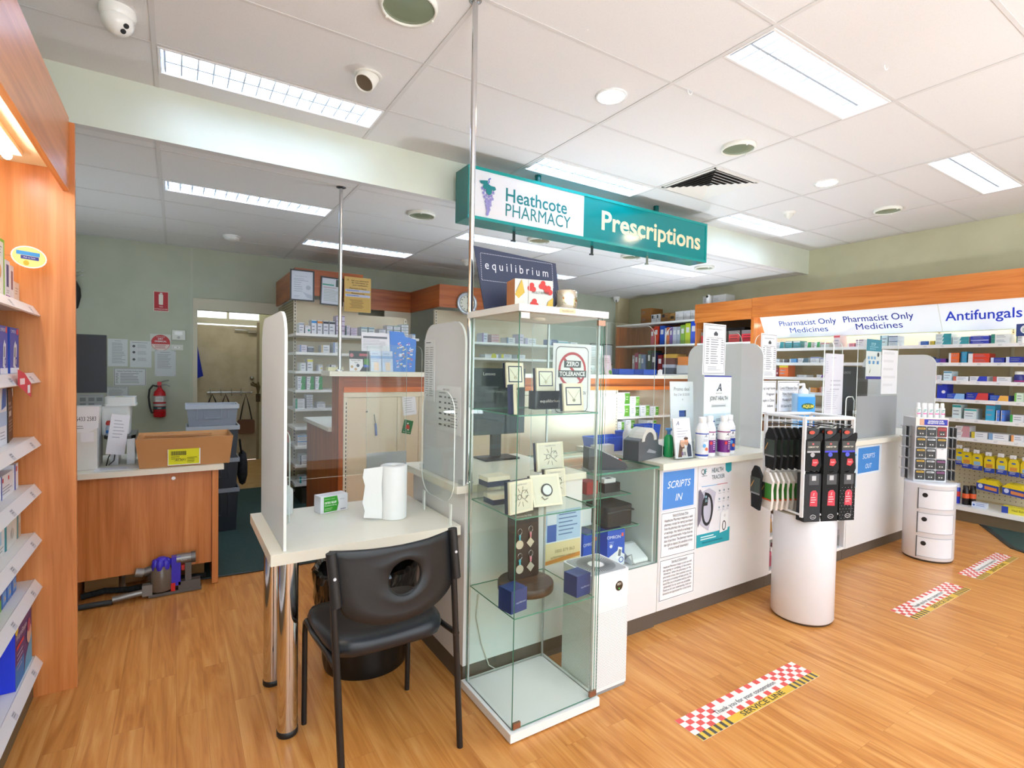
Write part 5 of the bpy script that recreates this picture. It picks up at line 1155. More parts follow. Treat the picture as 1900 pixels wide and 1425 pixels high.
MB().tube([(1.918, 2.05, .645), (2.02, 2.046, .65), (2.108, 2.05, .645), (2.112, 2.14, .645), (2.11, 2.235, .645)], .004, P('#3c4044', .4)).build('zip', t)
tag(MB().box(1.80, 1.885, 2.14, 2.24, .567, .66, P('#d9dce0')).build('white_device', at=(1.84, 2.19, .567), bev=.02), 'white device at the left end of the middle glass counter shelf', 'device')
tag(MB().box(1.875, 1.955, 2.17, 2.25, .723, .79, P('#a83236')).build('red_carton', at=(1.9, 2.2, .723)), 'small red carton on the upper glass counter shelf', 'box')
t = thing('oximeter_pack', 'white oximeter resting on a black case, upper glass counter shelf', 'device', (2.04, 2.2, .723))
MB().box(1.985, 2.10, 2.15, 2.25, .723, .775, P('#24262a', .4)).build('case', t, bev=.008); MB().box(1.99, 2.075, 2.16, 2.21, .776, .798, P('#e2e6e8', .3)).build('oximeter', t, bev=.008); MB().box(2.02, 2.05, 2.165, 2.19, .7985, .80, P('#6d7a86', .2)).build('screen', t)
t = thing('card_terminal', 'dark payment terminal with coloured keys on the glass counter top', 'card terminal', (1.88, 2.1, .889))
M = Matrix.Translation((1.80, 2.12, .889)) @ Matrix.Rotation(-.35, 4, 'Z')
b = MB(M); b.slab([(0, 0), (.20, 0), (.215, .012), (.20, .035), (.05, .105), (0, .115)], 0, .085, P('#33383c', .35)); b.v = [tuple(M @ Vector((q.x, -q.z, q.y))) for q in [M.inverted() @ Vector(p) for p in b.v]]; b.build('body', t, bev=.006)
sl = math.atan2(-.07, .15); M2 = M @ Matrix.Translation((.125, -.043, .071)) @ Matrix.Rotation(-sl, 4, 'Y')
b = MB(M2); b.box(-.082, -.012, -.032, .032, .0, .003, P('#b9c4c0', .1)); b.build('screen', t)
b = MB(M2)
for r_ in range(4):
    for c_ in range(3): b.box(.0 + r_ * .017, .013 + r_ * .017, -.03 + c_ * .021, -.013 + c_ * .021, 0, .005, P('#c9c9cc') if r_ < 3 else P(['#c23a34', '#d0b42c', '#3c9a4c'][c_]))
o = b.build('keys', t)
# ---------------------------------------------------------------- on the worktop
T = .905
def bottle(label, x, y, cols, blue=False):
    t = thing('supplement_bottle', label, 'bottle', (x, y, T), 'tall white supplement bottles'); M = Matrix.Translation((x, y, T)) @ Matrix.Diagonal((1, 1, 1.1, 1))
    MB(M).lathe([(.034, 0), (.037, .004), (.037, .148), (.036, .152), (.022, .182), (.018, .186), (.018, .192)], P('#e6e7ea', .3)).build('bottle_body', t)
    MB(M).lathe([(.0205, .186), (.0215, .188), (.0215, .212), (.020, .215), (0, .215)], P('#eeeff1', .35)).build('cap', t)
    b = MB(M)
    for r, z0, z1, c in cols: b.lathe([(r, z0), (r, z1)], P(c, .4)); b.build('label_band', t); b = MB(M)
    b = MB(fr((x - .013, y - .0360, T), '-y', -.35) @ Matrix.Diagonal((1, 1.1, 1, 1))); b.text('A', 0, .112, .014, P('#2f3a5c'), shear=.25)
    b.lines(-.014, .098, .028, 2, .006, P('#8d93a3'), .002)
    if not blue: b.disc(-.010, .072, .009, P('#d0343c')); b.lines(.004, .078, .014, 5, .010, P('#d9c9e6'), .004)
    else: b.disc(.006, .05, .009, P('#e0703c')); b.disc(-.008, .068, .010, P('#5fa5e0'))
    b.build('label_print', t)
PU = [(.0373, .02, .088, '#6a1f7a'), (.0374, .088, .0885, '#e6e7ea'), (.0373, .128, .134, '#8a2a72')]
BL = [(.0373, .02, .088, '#1c3a9c'), (.0373, .128, .134, '#2f56b4')]
bottle('white bottle with plain back label, leftmost of the four beside the leaflet holder', 2.565, 1.972, [(.0373, .012, .022, '#2546a8'), (.0373, .126, .132, '#2546a8'), (.0374, .028, .12, '#d3dbe4')], True)
bottle('second white bottle from the left, purple label, set slightly back', 2.672, 2.005, PU)
bottle('third white bottle from the left, wide purple label, at the worktop edge', 2.765, 1.972, PU)
bottle('white bottle with blue label, rightmost of the four', 2.868, 2.01, BL, True)
paper('promo_sign', 'white Promo deal card standing behind the leaflet holder', 'sign', fr((2.545, 2.18, T), '-y', -.08, -.06), .195, .435, [('t', 'Promo deal', .5, .87, .05, '#5c6068', 'C', dict(fit=.13)), ('t', 'Buy 2 for $120.00', .5, .80, .034, '#7a7e86', 'C', dict(fit=.13)), ('t', 'A', .52, .735, .022, '#3c4a6a', 'C', dict(shear=.3)), ('p', [(.34, .52), (.66, .52), (.66, .60), (.5, .70), (.34, .60)], '#e3e6ea'), ('r', .36, .50, .28, .09, '#2c4f9c'), ('r', .60, .50, .06, .09, '#1b2a4c'), ('l', .3, .46, .45, 5, .032, '#8c9fa8'), ('r', .28, .26, .45, .05, '#2f80c8'), ('t', 'Mobility', .5, .272, .018, '#e9eef4')], '#e6e8ef', th=.003)
b = MB(fr((2.705, 2.075, T + .005), '-y', 0, -.01)); w_, h = .265, .47
b.box(0, w_, 0, h, 0, .004, P('#dfe6e6', .3)); b.z = .0045
b.rect(.0, .0, w_, h * .5, P('#c0d6de')); b.rect(0, h - .008, w_, .008, P('#39409c')); b.poly([(0, 0), (.06, 0), (.05, .12), (.075, .20), (0, .22)], P('#3aa0d8')); b.poly([(0, .05), (.025, .04), (.04, .10), (.02, .17), (0, .18)], P('#d9a98c')); b.rect(0, .13, .03, .035, P('#2f6fc0')); b.rect(0, .185, .02, .02, P('#a8643c'))
b.text('A', .14, .375, .046, P('#2c3450'), shear=.35); b.text('A', .132, .378, .040, P('#dfe6e6'), shear=.35); b.text('A', .145, .375, .046, P('#2c3450'), shear=.15); b.text('Natural Health', .14, .358, .008, GREY, fit=.06); b.text('JOINT HEALTH', .14, .318, .024, P('#2f3440'), fit=.175); b.rect(.065, .292, .15, .001, GREY); b.rect(.065, .276, .15, .001, GREY); b.lines(.07, .281, .14, 1, .01, P('#7d848c'), .005, .05)
b.ring(.235, .42, .016, .001, GREY); b.lines(.115, .20, .14, 2, .010, P('#5c6672'), .003, .1); b.lines(.115, .165, .12, 6, .021, P('#5c6672'), .004)
b.rect(.045, .135, .055, .055, P('#e3e6ea')); b.rect(.045, .075, .055, .06, P('#2c4fa0')); b.disc(.055, .085, .010, P('#c8452c')); b.rect(.042, .185, .061, .006, P('#3158ac'))
tag(b.build('health_poster', at=(2.705, 2.075, T)), 'white and blue JOINT HEALTH poster standing behind the four bottles', 'poster')
t = thing('leaflet_holder', 'clear leaflet holder with smiling couple leaflets at the worktop edge', 'leaflet holder', (2.44, 1.99, T))
M = fr((2.365, 1.985, T), '-y', -.05, -.16) @ Matrix.Diagonal((1.25, 1.08, 1, 1))
MB(M).box(-.004, .114, 0, .09, .012, .014, PALEGL).box(-.004, .114, 0, .205, -.014, -.012, PALEGL).box(-.004, .114, 0, .006, -.05, .012, PALEGL).build('holder', t)
b = MB(M); b.box(.002, .108, .006, .215, -.010, 0, PAPER); b.z = .0005; b.text('A', .028, .178, .022, P('#3c4a6a'), shear=.3); b.lines(.02, .16, .06, 1, .01, GREY, .002); b.lines(.02, .145, .07, 3, .014, P('#8d93a3'), .003)
b.poly([(.012, .012), (.035, .10), (.055, .10), (.06, .05), (.05, .012)], P('#6a4030')); b.poly([(.075, .012), (.10, .012), (.10, .07), (.085, .085), (.07, .05)], P('#3c4258')); b.disc(.047, .082, .014, P('#e0ac90'), .019); b.disc(.072, .09, .014, P('#d9a07e'), .018); b.disc(.072, .108, .014, P('#4a3024'), .007); b.poly([(.035, .012), (.07, .012), (.072, .06), (.045, .055)], P('#e0dcd6')); b.rect(.035, .02, .012, .018, P('#7a5a8a')); b.rect(.05, .02, .012, .018, P('#8a8d99')); b.build('leaflet', t)
t = thing('label_dispenser', 'dark grey tape and label dispenser at the left end of the worktop', 'dispenser', (2.26, 2.05, T))
b = MB(fr((2.205, 2.06, T), '-y', .25) @ Matrix.Diagonal((1.4, 1.25, 1.2, 1))); b.slab([(-.06, 0), (.13, 0), (.165, .02), (.15, .045), (.10, .06), (.09, .115), (.02, .12), (-.06, .09)], -.08, 0, P('#55585c', .35)); b.build('body', t, bev=.006)
b = MB(fr((2.205, 2.06, T), '-y', .25) @ Matrix.Diagonal((1.4, 1.25, 1.2, 1))); b.slab(arc(.02, .085, .058, 0, 180, 12) + arc(.02, .085, .038, 180, 0, 12), -.07, .003, P('#c4c4bd', .4)); b.build('wheel_guard', t)
b = MB(fr((2.205, 2.06, T), '-y', .25) @ Matrix.Diagonal((1.4, 1.25, 1.2, 1))); b.z = .001; b.poly([(.0, .035), (.07, .022), (.08, .03), (.02, .048)], P('#8d9094')); b.build('cutter', t)
t = thing('spray_can', 'white and green spray can on the worktop by the glass counter', 'spray can', (2.24, 2.22, T)); M = Matrix.Translation((2.255, 2.25, T))
MB(M).lathe([(.031, 0), (.033, .004), (.033, .125), (.026, .145)], P('#e4e4ea', .3)).build('can', t); MB(M).lathe([(.026, .145), (.026, .150), (.012, .156), (.012, .178), (0, .18)], P('#e9e9ec', .35)).build('nozzle', t)
b = MB(fr((2.249, 2.2155, T), '-y', .2)); b.poly([(-.028, .012), (-.006, .012), (-.003, .06), (-.012, .085), (-.026, .10)], P('#74a022')); b.poly([(-.012, .085), (-.002, .075), (-.02, .118), (-.024, .112)], P('#b83240'))
for z in (.025, .045, .055, .10, .112): b.rect(.003, z, .026, .002, P('#6a6aa0'))
b.build('label_print', t)
BLU = P('#1f54c8', .35)
def basket(label, x, y, w_, d, h, m, z=T, holes=True):
    b = MB(Matrix.Translation((x, y, z))); t_ = .003; e = .012
    o = [(sx * (w_ / 2 - e * (1 - zz / h)), sy * (d / 2 - e * (1 - zz / h)), zz) for zz in (0, h) for sx, sy in ((-1, -1), (1, -1), (1, 1), (-1, 1))]
    b.add(o, [(3, 2, 1, 0), (0, 1, 5, 4), (1, 2, 6, 5), (2, 3, 7, 6), (3, 0, 4, 7)], m)
    q = [(px * .96, py * .95, pz + .002) for px, py, pz in o]; b.add(q, [(0, 1, 2, 3), (4, 5, 1, 0), (5, 6, 2, 1), (6, 7, 3, 2), (7, 4, 0, 3)], m); b.add(o[4:] + q[4:], [(0, 1, 5, 4), (1, 2, 6, 5), (2, 3, 7, 6), (3, 0, 4, 7)], m)
    return tag(b.build('basket', at=(x, y, z)), label, 'basket', 'blue baskets')
basket('blue tray behind the white box, left of the spray can', 2.25, 2.44, .26, .14, .085, BLU)
tag(MB().box(2.06, 2.20, 2.31, 2.36, T - .0155, T + .055, P('#d9d7da', .4)).build('white_box', at=(2.13, 2.33, T - .0155)), 'low white box in front of the blue tray', 'box')
basket('blue basket behind the spray can', 2.50, 2.50, .14, .10, .10, BLU)
basket('blue basket behind the tape dispenser', 2.72, 2.54, .16, .10, .13, BLU)
for i, (x, y) in enumerate(((2.36, 2.33), (2.455, 2.36))):
    t = thing('white_jar', ['white jar with printed label behind the tape dispenser, left one', 'white jar with purple band behind the tape dispenser, right one'][i], 'jar', (x, y, T)); M = Matrix.Translation((x, y, T))
    MB(M).lathe([(.032, 0), (.033, .003), (.033, .10)], P('#dfdce0', .35)).build('jar_body', t); MB(M).lathe([(.036, .10), (.036, .125), (.034, .128), (0, .128)], P('#e9e4e4', .35)).build('lid', t); b = MB(M); b.lathe([(.0334, .03), (.0334, .05 + .02 * i)], P(['#8d8fb4', '#5a2f8a'][i])); b.build('label_band', t)
t = thing('hand_gel_bottle', 'green gel bottle beside the tape dispenser', 'bottle', (2.43, 2.08, T)); M = Matrix.Translation((2.42, 2.09, T))
MB(M).lathe([(.026, 0), (.028, .004), (.028, .11), (.012, .13)], P('#22a05c', .2)).build('bottle_body', t); MB(M).lathe([(.01, .13), (.01, .15), (.02, .155), (.02, .165), (0, .166)], P('#5f9ce0', .3)).build('pump', t)
tag(MB().cyl((2.50, 2.10, T + .003), (2.50, 2.10, T + .10), .035, P('#7a3a24', .4)).build('pen_cup', at=(2.5, 2.1, T)), 'brown pen cup between the gel bottle and leaflet holder', 'cup')
def hours(label, x, z, w_, h, y=2.0945):
    it = [('b', .04, .012, '#4a4f5c'), ('t', 'Heathcote Pharmacy', .52, .885, .025, '#5c616c', 'C', dict(fit=w_ * .62)), ('c', .54, .82, .05, '#3f444c'), ('c', .50, .80, .05, '#3f444c'), ('c', .58, .80, .05, '#3f444c'), ('t', 'Christmas Trading hours', .52, .715, .025, '#4a4f5c', 'C', dict(fit=w_ * .72)), ('l', .12, .68, .14, 11, .046, '#6a6f7a'), ('l', .32, .68, .36, 11, .046, '#7d828c'), ('l', .78, .68, .14, 11, .046, '#7d828c'), ('l', .2, .15, .6, 3, .03, '#8d929c')]
    paper('trading_hours_notice', label, 'notice', fr((x, y, z), '-y'), w_, h, it)
hours('first tall trading hours notice, above the JOINT HEALTH poster', 2.707, 1.385, .218, .315)
hours('second tall trading hours notice, just left of the sanitiser bottle', 3.303, 1.36, .185, .31)
b = MB(fr((1.50, 2.17, .8905), '-y')); b.slab(rrect(0, 0, .42, .74, .02), -.005, 0, CLEAR, EDGE_A)
tag(b.build('clear_screen', at=(1.50, 2.17, .8905)), 'clear screen on the end counter behind the tall display case', 'screen', 'clear sneeze screens')
b = MB(fr((1.62, 2.1625, 1.175), '-y')); b.box(0, .255, 0, .36, 0, .0015, P('#dfe2e8')); b.z = .0016; b.slab(rrect(.018, -.0, .237, .345, .03), .0016, .0018, P('#3a3d44')); b.slab(rrect(.022, .004, .233, .341, .027), .0018, .002, P('#e3e6ea')); b.z = .0022
R_ = P('#b23a44'); b.ring(.128, .225, .092, .014, R_); b.poly([(.062, .282), (.072, .292), (.194, .168), (.184, .158)], R_)
K_ = P('#3f4a4e'); b.rect(.072, .236, .112, .036, K_); b.text('ZERO', .128, .244, .022, PAPER, bold=.03, fit=.085); b.rect(.035, .185, .187, .036, K_); b.text('TOLERANCE', .128, .193, .021, PAPER, bold=.03, fit=.17); b.text('WE ARE HERE TO HELP YOU', .128, .095, .016, P('#4a5058'), shear=.2, fit=.19); b.lines(.04, .07, .17, 4, .014, P('#8a9098'), .004)
tag(b.build('zero_tolerance_notice', at=(1.62, 2.16, 1.175)), 'ZERO TOLERANCE notice seen through the top of the display case', 'notice')
t = thing('monitor', 'dark computer monitor lettered Lenovo seen through the display case', 'monitor', (1.65, 2.55, .89))
b = MB(); b.box(1.37, 1.70, 2.53, 2.56, 1.03, 1.40, P('#2a343c', .4)); b.build('screen', t); MB().box(1.50, 1.56, 2.555, 2.58, .892, 1.2, BLACK).box(1.42, 1.64, 2.48, 2.62, .8895, .90, BLACK).build('stand', t)
b = MB(fr((1.46, 2.529, 1.36), '-y')); b.z = .0005; b.text('Lenovo', 0, 0, .018, P('#d9dde0')); b.build('wordmark', t)
# covid notices, sanitiser, tall papers, posters on the screens
NB = [('b', .03, .012, '#4a4d55')]
paper('vaccine_notice', 'white bordered cough vaccine notice half hidden behind the frosted screen', 'notice', fr((3.245, 2.0945, 1.125), '-y'), .25, .225, NB + [('t', 'Whooping Cough Vaccine', .55, .74, .075, '#4a4d55', 'C', dict(fit=.20)), ('t', 'Pregnant', .74, .56, .08, '#55585f', 'C'), ('t', 'People in Close', .62, .37, .08, '#55585f', 'C', dict(fit=.15)), ('t', 'Infants', .74, .2, .08, '#55585f', 'C')])
paper('booster_notice', 'white bordered Covid-19 Booster Days notice left of the sanitiser', 'notice', fr((3.515, 2.0945, 1.125), '-y'), .27, .225, NB + [('t', 'Covid-19 Booster Days', .5, .74, .08, '#4a4d55', 'C', dict(fit=.22)), ('r', .1, .71, .8, .008, '#4a4d55'), ('t', 'Now Available', .5, .56, .08, '#4a4d55', 'C', dict(fit=.15)), ('r', .23, .53, .54, .008, '#4a4d55'), ('t', 'Monday to Friday', .5, .37, .08, '#55585f', 'C', dict(fit=.15)), ('t', '10:15am to 12:15pm', .5, .18, .08, '#55585f', 'C', dict(fit=.18))])
t = thing('hand_sanitiser', 'big blue and white pump bottle of hand sanitiser behind the sock rack', 'bottle', (3.66, 1.99, T)); M = Matrix.Translation((3.655, 1.99, T)) @ Matrix.Rotation(-.55, 4, 'Z')
b = MB(M); b.slab(rrect(-.07, -.04, .07, .04, .03), 0, .36, P('#9cc4e8', .2)); b.build('bottle_body', t, bev=.012)
MB(M).lathe([(.03, .36), (.03, .385), (.012, .40), (.008, .43), (.0, .432)], P('#e6e9ee', .3)).cyl((0, 0, .425), (-.05, -.02, .42), .009, P('#e6e9ee', .3)).build('pump', t)
b = MB(M @ fr((0, -.0408, 0), '-y')); b.rect(-.06, .03, .12, .31, P('#2f94dc')); b.poly([(-.06, .03), (.06, .03), (.06, .16), (.0, .155), (-.06, .10)], P('#1450b4')); b.disc(.01, .275, .045, P('#1f5a3c'), .022); b.text('AQIUM', .012, .266, .02, P('#e6d23c'), bold=.03, fit=.075); b.lines(-.03, .23, .08, 2, .014, P('#cfe0f0'), .005); b.lines(-.05, .19, .05, 1, .014, P('#173a7a'), .008); b.lines(-.02, .10, .06, 4, .018, P('#b4cdea'), .005); b.build('label_print', t)
paper('notice', 'large pale typed notice on the screen behind the sanitiser', 'notice', fr((4.13, 2.0935, 1.09), '-y'), .27, .47, [('t', 'Zero Tolerance', .45, .93, .015, '#5c5f7a'), ('l', .06, .86, .12, 6, .035, '#b0b2c8'), ('l', .3, .55, .6, 3, .07, '#b5b7c6'), ('l', .1, .38, .7, 9, .035, '#b9bbc8')], '#d6d7e2')
t = thing('monitor', 'dark computer monitor back standing behind the clear right hand screen', 'monitor', (4.87, 2.25, T))
MB().box(4.64, 5.10, 2.22, 2.27, 1.10, 1.47, P('#3c4146', .4)).build('screen', t, bev=.01); MB().box(4.78, 4.94, 2.26, 2.31, .906, 1.2, BLACK).build('stand', t)
b = MB(fr((4.68, 2.2195, 1.41), '-y')); b.text('LENOVO', 0, 0, .02, P('#b9bcc0'), 'L'); b.build('wordmark', t)
paper('mask_poster', 'teal headed hygiene poster on the clear screen above scripts out', 'poster', fr((4.535, 1.9935, 1.37), '-y'), .25, .315, [('r', 0, .70, 1, .30, '#2f7f94'), ('t', 'STOP', .45, .84, .07, '#b8dce4'), ('l', .2, .80, .6, 2, .05, '#8fc0cc'), ('c', .78, .62, .07, '#2c3a40'), ('r', .1, .50, .12, .07, '#6aa0c8'), ('r', .3, .50, .12, .07, '#6aa0c8'), ('r', .5, .50, .12, .07, '#6aa0c8'), ('r', .15, .38, .12, .08, '#4f8cc0'), ('r', .42, .38, .12, .08, '#4f8cc0'), ('r', .7, .38, .12, .08, '#4f8cc0'), ('p', [(.2, .16), (.3, .28), (.25, .16)], '#7a8a5a'), ('r', 0, 0, 1, .07, '#3c3f8c')], '#c9d2d0')
paper('blank_paper', 'pale blank backed sheet on the clear screen right of the teal headed poster', 'notice', fr((4.80, 1.9935, 1.25), '-y'), .28, .36, [('l', .1, .9, .8, 5, .18, '#cfd0d4')], '#dddee2')
# papers taped to the frosted screen by the table
def side_paper(label, y, z, w_, h, items):
    paper('taped_sheet', label, 'notice', fr((1.0445, y, z), '-x'), w_, h, items, '#d6dbde')
side_paper('long typed sheet taped higher on the frosted screen by the table', 2.455, 1.235, .125, .30, [('l', .15, .94, .55, 1, .05, '#5c6068'), ('l', .12, .86, .38, 22, .037, '#8a9096'), ('l', .52, .86, .36, 22, .037, '#8a9096')])
side_paper('white table printed sheet taped lower on the frosted screen by the table', 2.30, 1.10, .25, .215, [('t', 'WEEKLY CHECKS', .4, .90, .04, '#4a4e55', 'C', dict(fit=.07)), ('l', .1, .84, .3, 1, .05, '#777c84'), ('l', .1, .74, .14, 6, .12, '#666b73'), ('l', .34, .74, .1, 6, .12, '#666b73'), ('l', .5, .74, .1, 6, .12, '#666b73'), ('l', .62, .74, .28, 11, .06, '#8a8f97')])
# on the small table
carton('medicine_carton', 'white and green OSTEO RELIEF carton on the small table', 'box', fr((.558, 2.495, .7145), '-y', .22), .135, .078, .065, [('p', [(.12, .05), (.60, .05), (.66, .5), (.60, .95), (.12, .95)], '#2f9a22'), ('t', 'PHARMACY CHOICE', .15, .78, .05, '#cfe6c0', 'L', dict(fit=.05)), ('t', 'OSTEO RELIEF', .15, .54, .11, '#eef4ea', 'L', dict(bold=.03, fit=.058)), ('t', 'Paracetamol 665 mg', .15, .40, .08, '#e6f0de', 'L', dict(fit=.058)), ('l', .15, .24, .3, 2, .09, '#b9dca8'), ('l', .70, .7, .2, 1, .08, '#9a9fb0'), ('r', .72, .08, .2, .06, '#8a8fa6')], '#dcdde4')
t = thing('paper_towel', 'white paper towel roll with a loose flap standing on the small table', 'paper towel', (.83, 2.29, .7145)); PT = P('#e6e8e8', .85)
M = Matrix.Translation((.835, 2.30, .7145)); MB(M).lathe([(.060, 0), (.060, .235), (.055, .238), (.02, .238), (.02, .20)], PT, n=40).build('roll', t)
b = MB(); b.add([(.775 + .012 * math.sin(k * 1.3) * .2, 2.30 - .02, .718 + .235 * k / 6) for k in range(7)] + [(.70 + .006 * math.sin(k * 2.1), 2.325 - .02, .718 + .008 * (k == 0) + .226 * k / 6) for k in range(7)], [(k, k + 1, 8 + k, 7 + k) for k in range(6)], PT, True); b.build('loose_sheet', t, )
t = thing('sanitiser_bottle', 'small clear pump bottle behind the frosted screen on the table', 'bottle', (.43, 2.56, .7145)); M = Matrix.Translation((.42, 2.58, .7145))
MB(M).lathe([(.033, 0), (.035, .004), (.035, .11), (.015, .13)], P('#c9d0d0', .2)).build('bottle_body', t); MB(M).lathe([(.01, .13), (.01, .165), (.016, .168), (0, .175)], P('#d9dcdc', .3)).build('pump', t)
# printed papers on the counter fronts
YF = 1.9605
paper('scripts_sign', 'blue SCRIPTS IN sign on the white counter front', 'sign', fr((2.222, YF, .635), '-y'), .285, .225, [('r', .04, .04, .90, .92, '#4a86d0'), ('t', 'SCRIPTS', .5, .55, .17, '#e9eef6', 'C', dict(shear=.25, fit=.19)), ('t', 'IN', .5, .22, .17, '#e9eef6', 'C', dict(shear=.25))], '#d3d8e6')
def rules(z, h, label, head, lines_):
    n = len(lines_); it = [('b', .02, .009, '#3a3d46'), ('t', head, .55, .88, .05, '#44474f', 'C', dict(fit=.13)), ('r', .33, .865, .44, .006, '#44474f')]
    for i, l in enumerate(lines_): it.append(('t', l, .5, .78 - i * (.70 / n), .06 if n < 9 else .052, '#4a4d55', 'C', dict(shear=.12, fit=.235 * min(1, .45 + len(l) / 64))))
    paper('policy_notice', label, 'notice', fr((2.222, YF, z), '-y'), .292, h, it)
rules(.375, .255, 'upper black bordered policy notice below the scripts in sign', 'Refund & Exchange Policy', ['Heathcote Pharmacy requires a valid', 'pharmacy receipt for item(s) purchased', 'from the pharmacy that requires a refund', 'or exchange. Any refund or exchange of', 'item(s) is permitted within 14 days from the', 'date of purchase. The pharmacy reserves', 'the right to inspect the condition of any', 'returned item(s)'])
rules(.135, .235, 'lower black bordered policy notice below the scripts in sign', 'Signing of Documents', ['Heathcote Pharmacy is happy to assist you with', 'the signing or certifying of documents.', 'However, when the pharmacy or the', 'pharmacist is busy, then customer care and', 'prescription processing will take priority. We', 'would like you to be patient and you will be', 'attended to as soon as possible.', 'Thank you for your understanding. Gold coin', 'donations are appreciated for a local charity'])
b = MB(fr((2.525, YF, .385), '-y')); w_, h = .305, .475
b.box(0, w_, 0, h, 0, .0015, P('#dcdde3', .3)); b.z = .0016; b.rect(0, 0, w_, .075, P('#1f9aa8')); b.poly([(.225, .075), (w_, .085), (w_, .06), (.2, .06)], P('#1f9aa8')); b.poly([(.245, .475), (w_, .475), (w_, .425), (.275, .415), (.25, .43)], P('#1f9aa8'))
b.text('QF', .05, .425, .030, P('#2c3038'), fit=.05); b.text('F', .063, .425, .030, P('#25a0a8')); b.lines(.03, .413, .05, 1, .01, GREY, .004); b.text('HEALTH', .12, .428, .026, P('#5a7078'), 'L', bold=.01, fit=.105); b.text('TRACKER', .12, .388, .024, P('#5a7078'), 'L', fit=.12); b.rect(.03, .352, .14, .003, P('#5aa6d8')); b.rect(.17, .352, .10, .003, P('#c8525c'))
b.poly([(.02, .14), (.10, .09), (.14, .20), (.16, .31), (.10, .34), (.02, .32)], P('#b4b4c4')); b.poly([(.005, .12), (.03, .16), (.05, .30), (.02, .34), (.005, .33)], P('#6a6676')); DK = P('#26272c', .3); b.ring(.085, .215, .052, .018, DK, .095); b.poly([(.045, .24), (.085, .24), (.095, .31), (.06, .32)], DK); b.text('08', .068, .285, .014, P('#9ad0e0')); b.text('25', .072, .262, .014, P('#9ad0e0'))
for r_ in range(3):
    for c_ in range(3): b.disc(.195 + c_ * .042, .315 - r_ * .05, .006, P('#7a93a0')); b.lines(.182 + c_ * .042, .298 - r_ * .05, .026, 1, .01, P('#b0b8c0'), .003); b.z = .0045
b.poly([(.205, .06), (.28, .07), (.285, .19), (.215, .185)], P('#e6e8ea')); b.ring(.245, .10, .018, .007, DK, .03); b.text('Q', .248, .155, .012, GREY); b.lines(.03, .055, .15, 2, .014, P('#c0e2e6'), .007); b.lines(.05, .02, .2, 1, .02, P('#157a88'), .008)
tag(b.build('health_tracker_poster', at=(2.525, YF, .385)), 'health tracker watch poster with teal foot on the counter front', 'poster')
paper('scripts_sign', 'blue SCRIPTS OUT sign on the right hand counter front', 'sign', fr((4.372, YF, .632), '-y'), .40, .222, [('r', .05, .06, .86, .88, '#3c82cc'), ('t', 'SCRIPTS', .48, .55, .16, '#e3eaf4', 'C', dict(shear=.25, fit=.20)), ('t', 'OUT', .48, .2, .16, '#e3eaf4', 'C', dict(shear=.25, fit=.10))], '#d9e4ee')
paper('price_notice', 'pale blue lined notice on the counter front left of scripts out', 'notice', fr((4.185, YF, .545), '-y'), .19, .275, [('r', .1, .88, .85, .05, '#3c9ad0'), ('l', .1, .8, .8, 10, .06, '#8ab8d8'), ('r', .1, .05, .8, .04, '#3c9ad0')], '#c4dcea')
# ---------------------------------------------------------------- dispensary bench
t = thing('dispensary_bench', 'raised dispensary bench with cream panels and wood band behind the counters', 'counter', (3.0, 4.2, 0))
MB().box(.912, 5.35, 3.832, 4.09, 1.322, 1.357, LAM).build('ledge_top', t, bev=.0015)
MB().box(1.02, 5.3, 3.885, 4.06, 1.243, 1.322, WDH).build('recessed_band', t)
MB().box(1.02, 5.3, 3.862, 4.06, 1.205, 1.243, wood('orange edge', 'x', ('#b85a20', '#cf6c2c', '#d87a3c'))).build('edge_strip', t)
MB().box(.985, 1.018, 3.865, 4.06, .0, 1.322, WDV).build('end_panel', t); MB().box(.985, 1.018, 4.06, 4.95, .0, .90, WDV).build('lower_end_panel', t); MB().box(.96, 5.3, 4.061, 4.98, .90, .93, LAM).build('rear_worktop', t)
for x0, x1 in ((1.05, 1.425), (1.428, 1.60), (1.603, 2.55), (2.553, 3.69)): MB().box(x0, x1, 3.870, 3.885, .02, 1.165, speckle('cream metal panel', '#d0c1a8', '#d6c8b0', 2, .45)).build('cream_panel', t)
MB().box(1.02, 3.70, 3.866, 3.885, 1.168, 1.204, P('#d9d0bc')).build('panel_rail', t)
b = MB().box(1.02, 1.048, 3.866, 3.885, .02, 1.167, P('#d9d0bc'))
for k in range(38): b.box(1.036, 1.042, 3.8655, 3.87, .04 + k * .029, .058 + k * .029, BLACK)
b.build('slotted_upright', t)
MB().box(1.02, 5.3, 4.045, 4.06, .02, 1.2, P('#c9bda6')).build('back_panel', t)
b = MB().box(3.69, 3.715, 3.866, 4.05, .02, 1.204, P('#d0c6b0'))
for k in range(38): b.box(3.70, 3.706, 3.8655, 3.87, .04 + k * .029, .058 + k * .029, BLACK)
b.build('slotted_upright', t)
for z in (.33, .60, .93): MB().box(3.72, 5.3, 3.875, 4.045, z - .018, z, SHELF).build('bench_shelf', t)
b = MB(fr((1.19, 3.8695, 1.06), '-y')); b.disc(0, 0, .007, BLACK); b.build('panel_hole', t)
GB = '#5a9a2c'
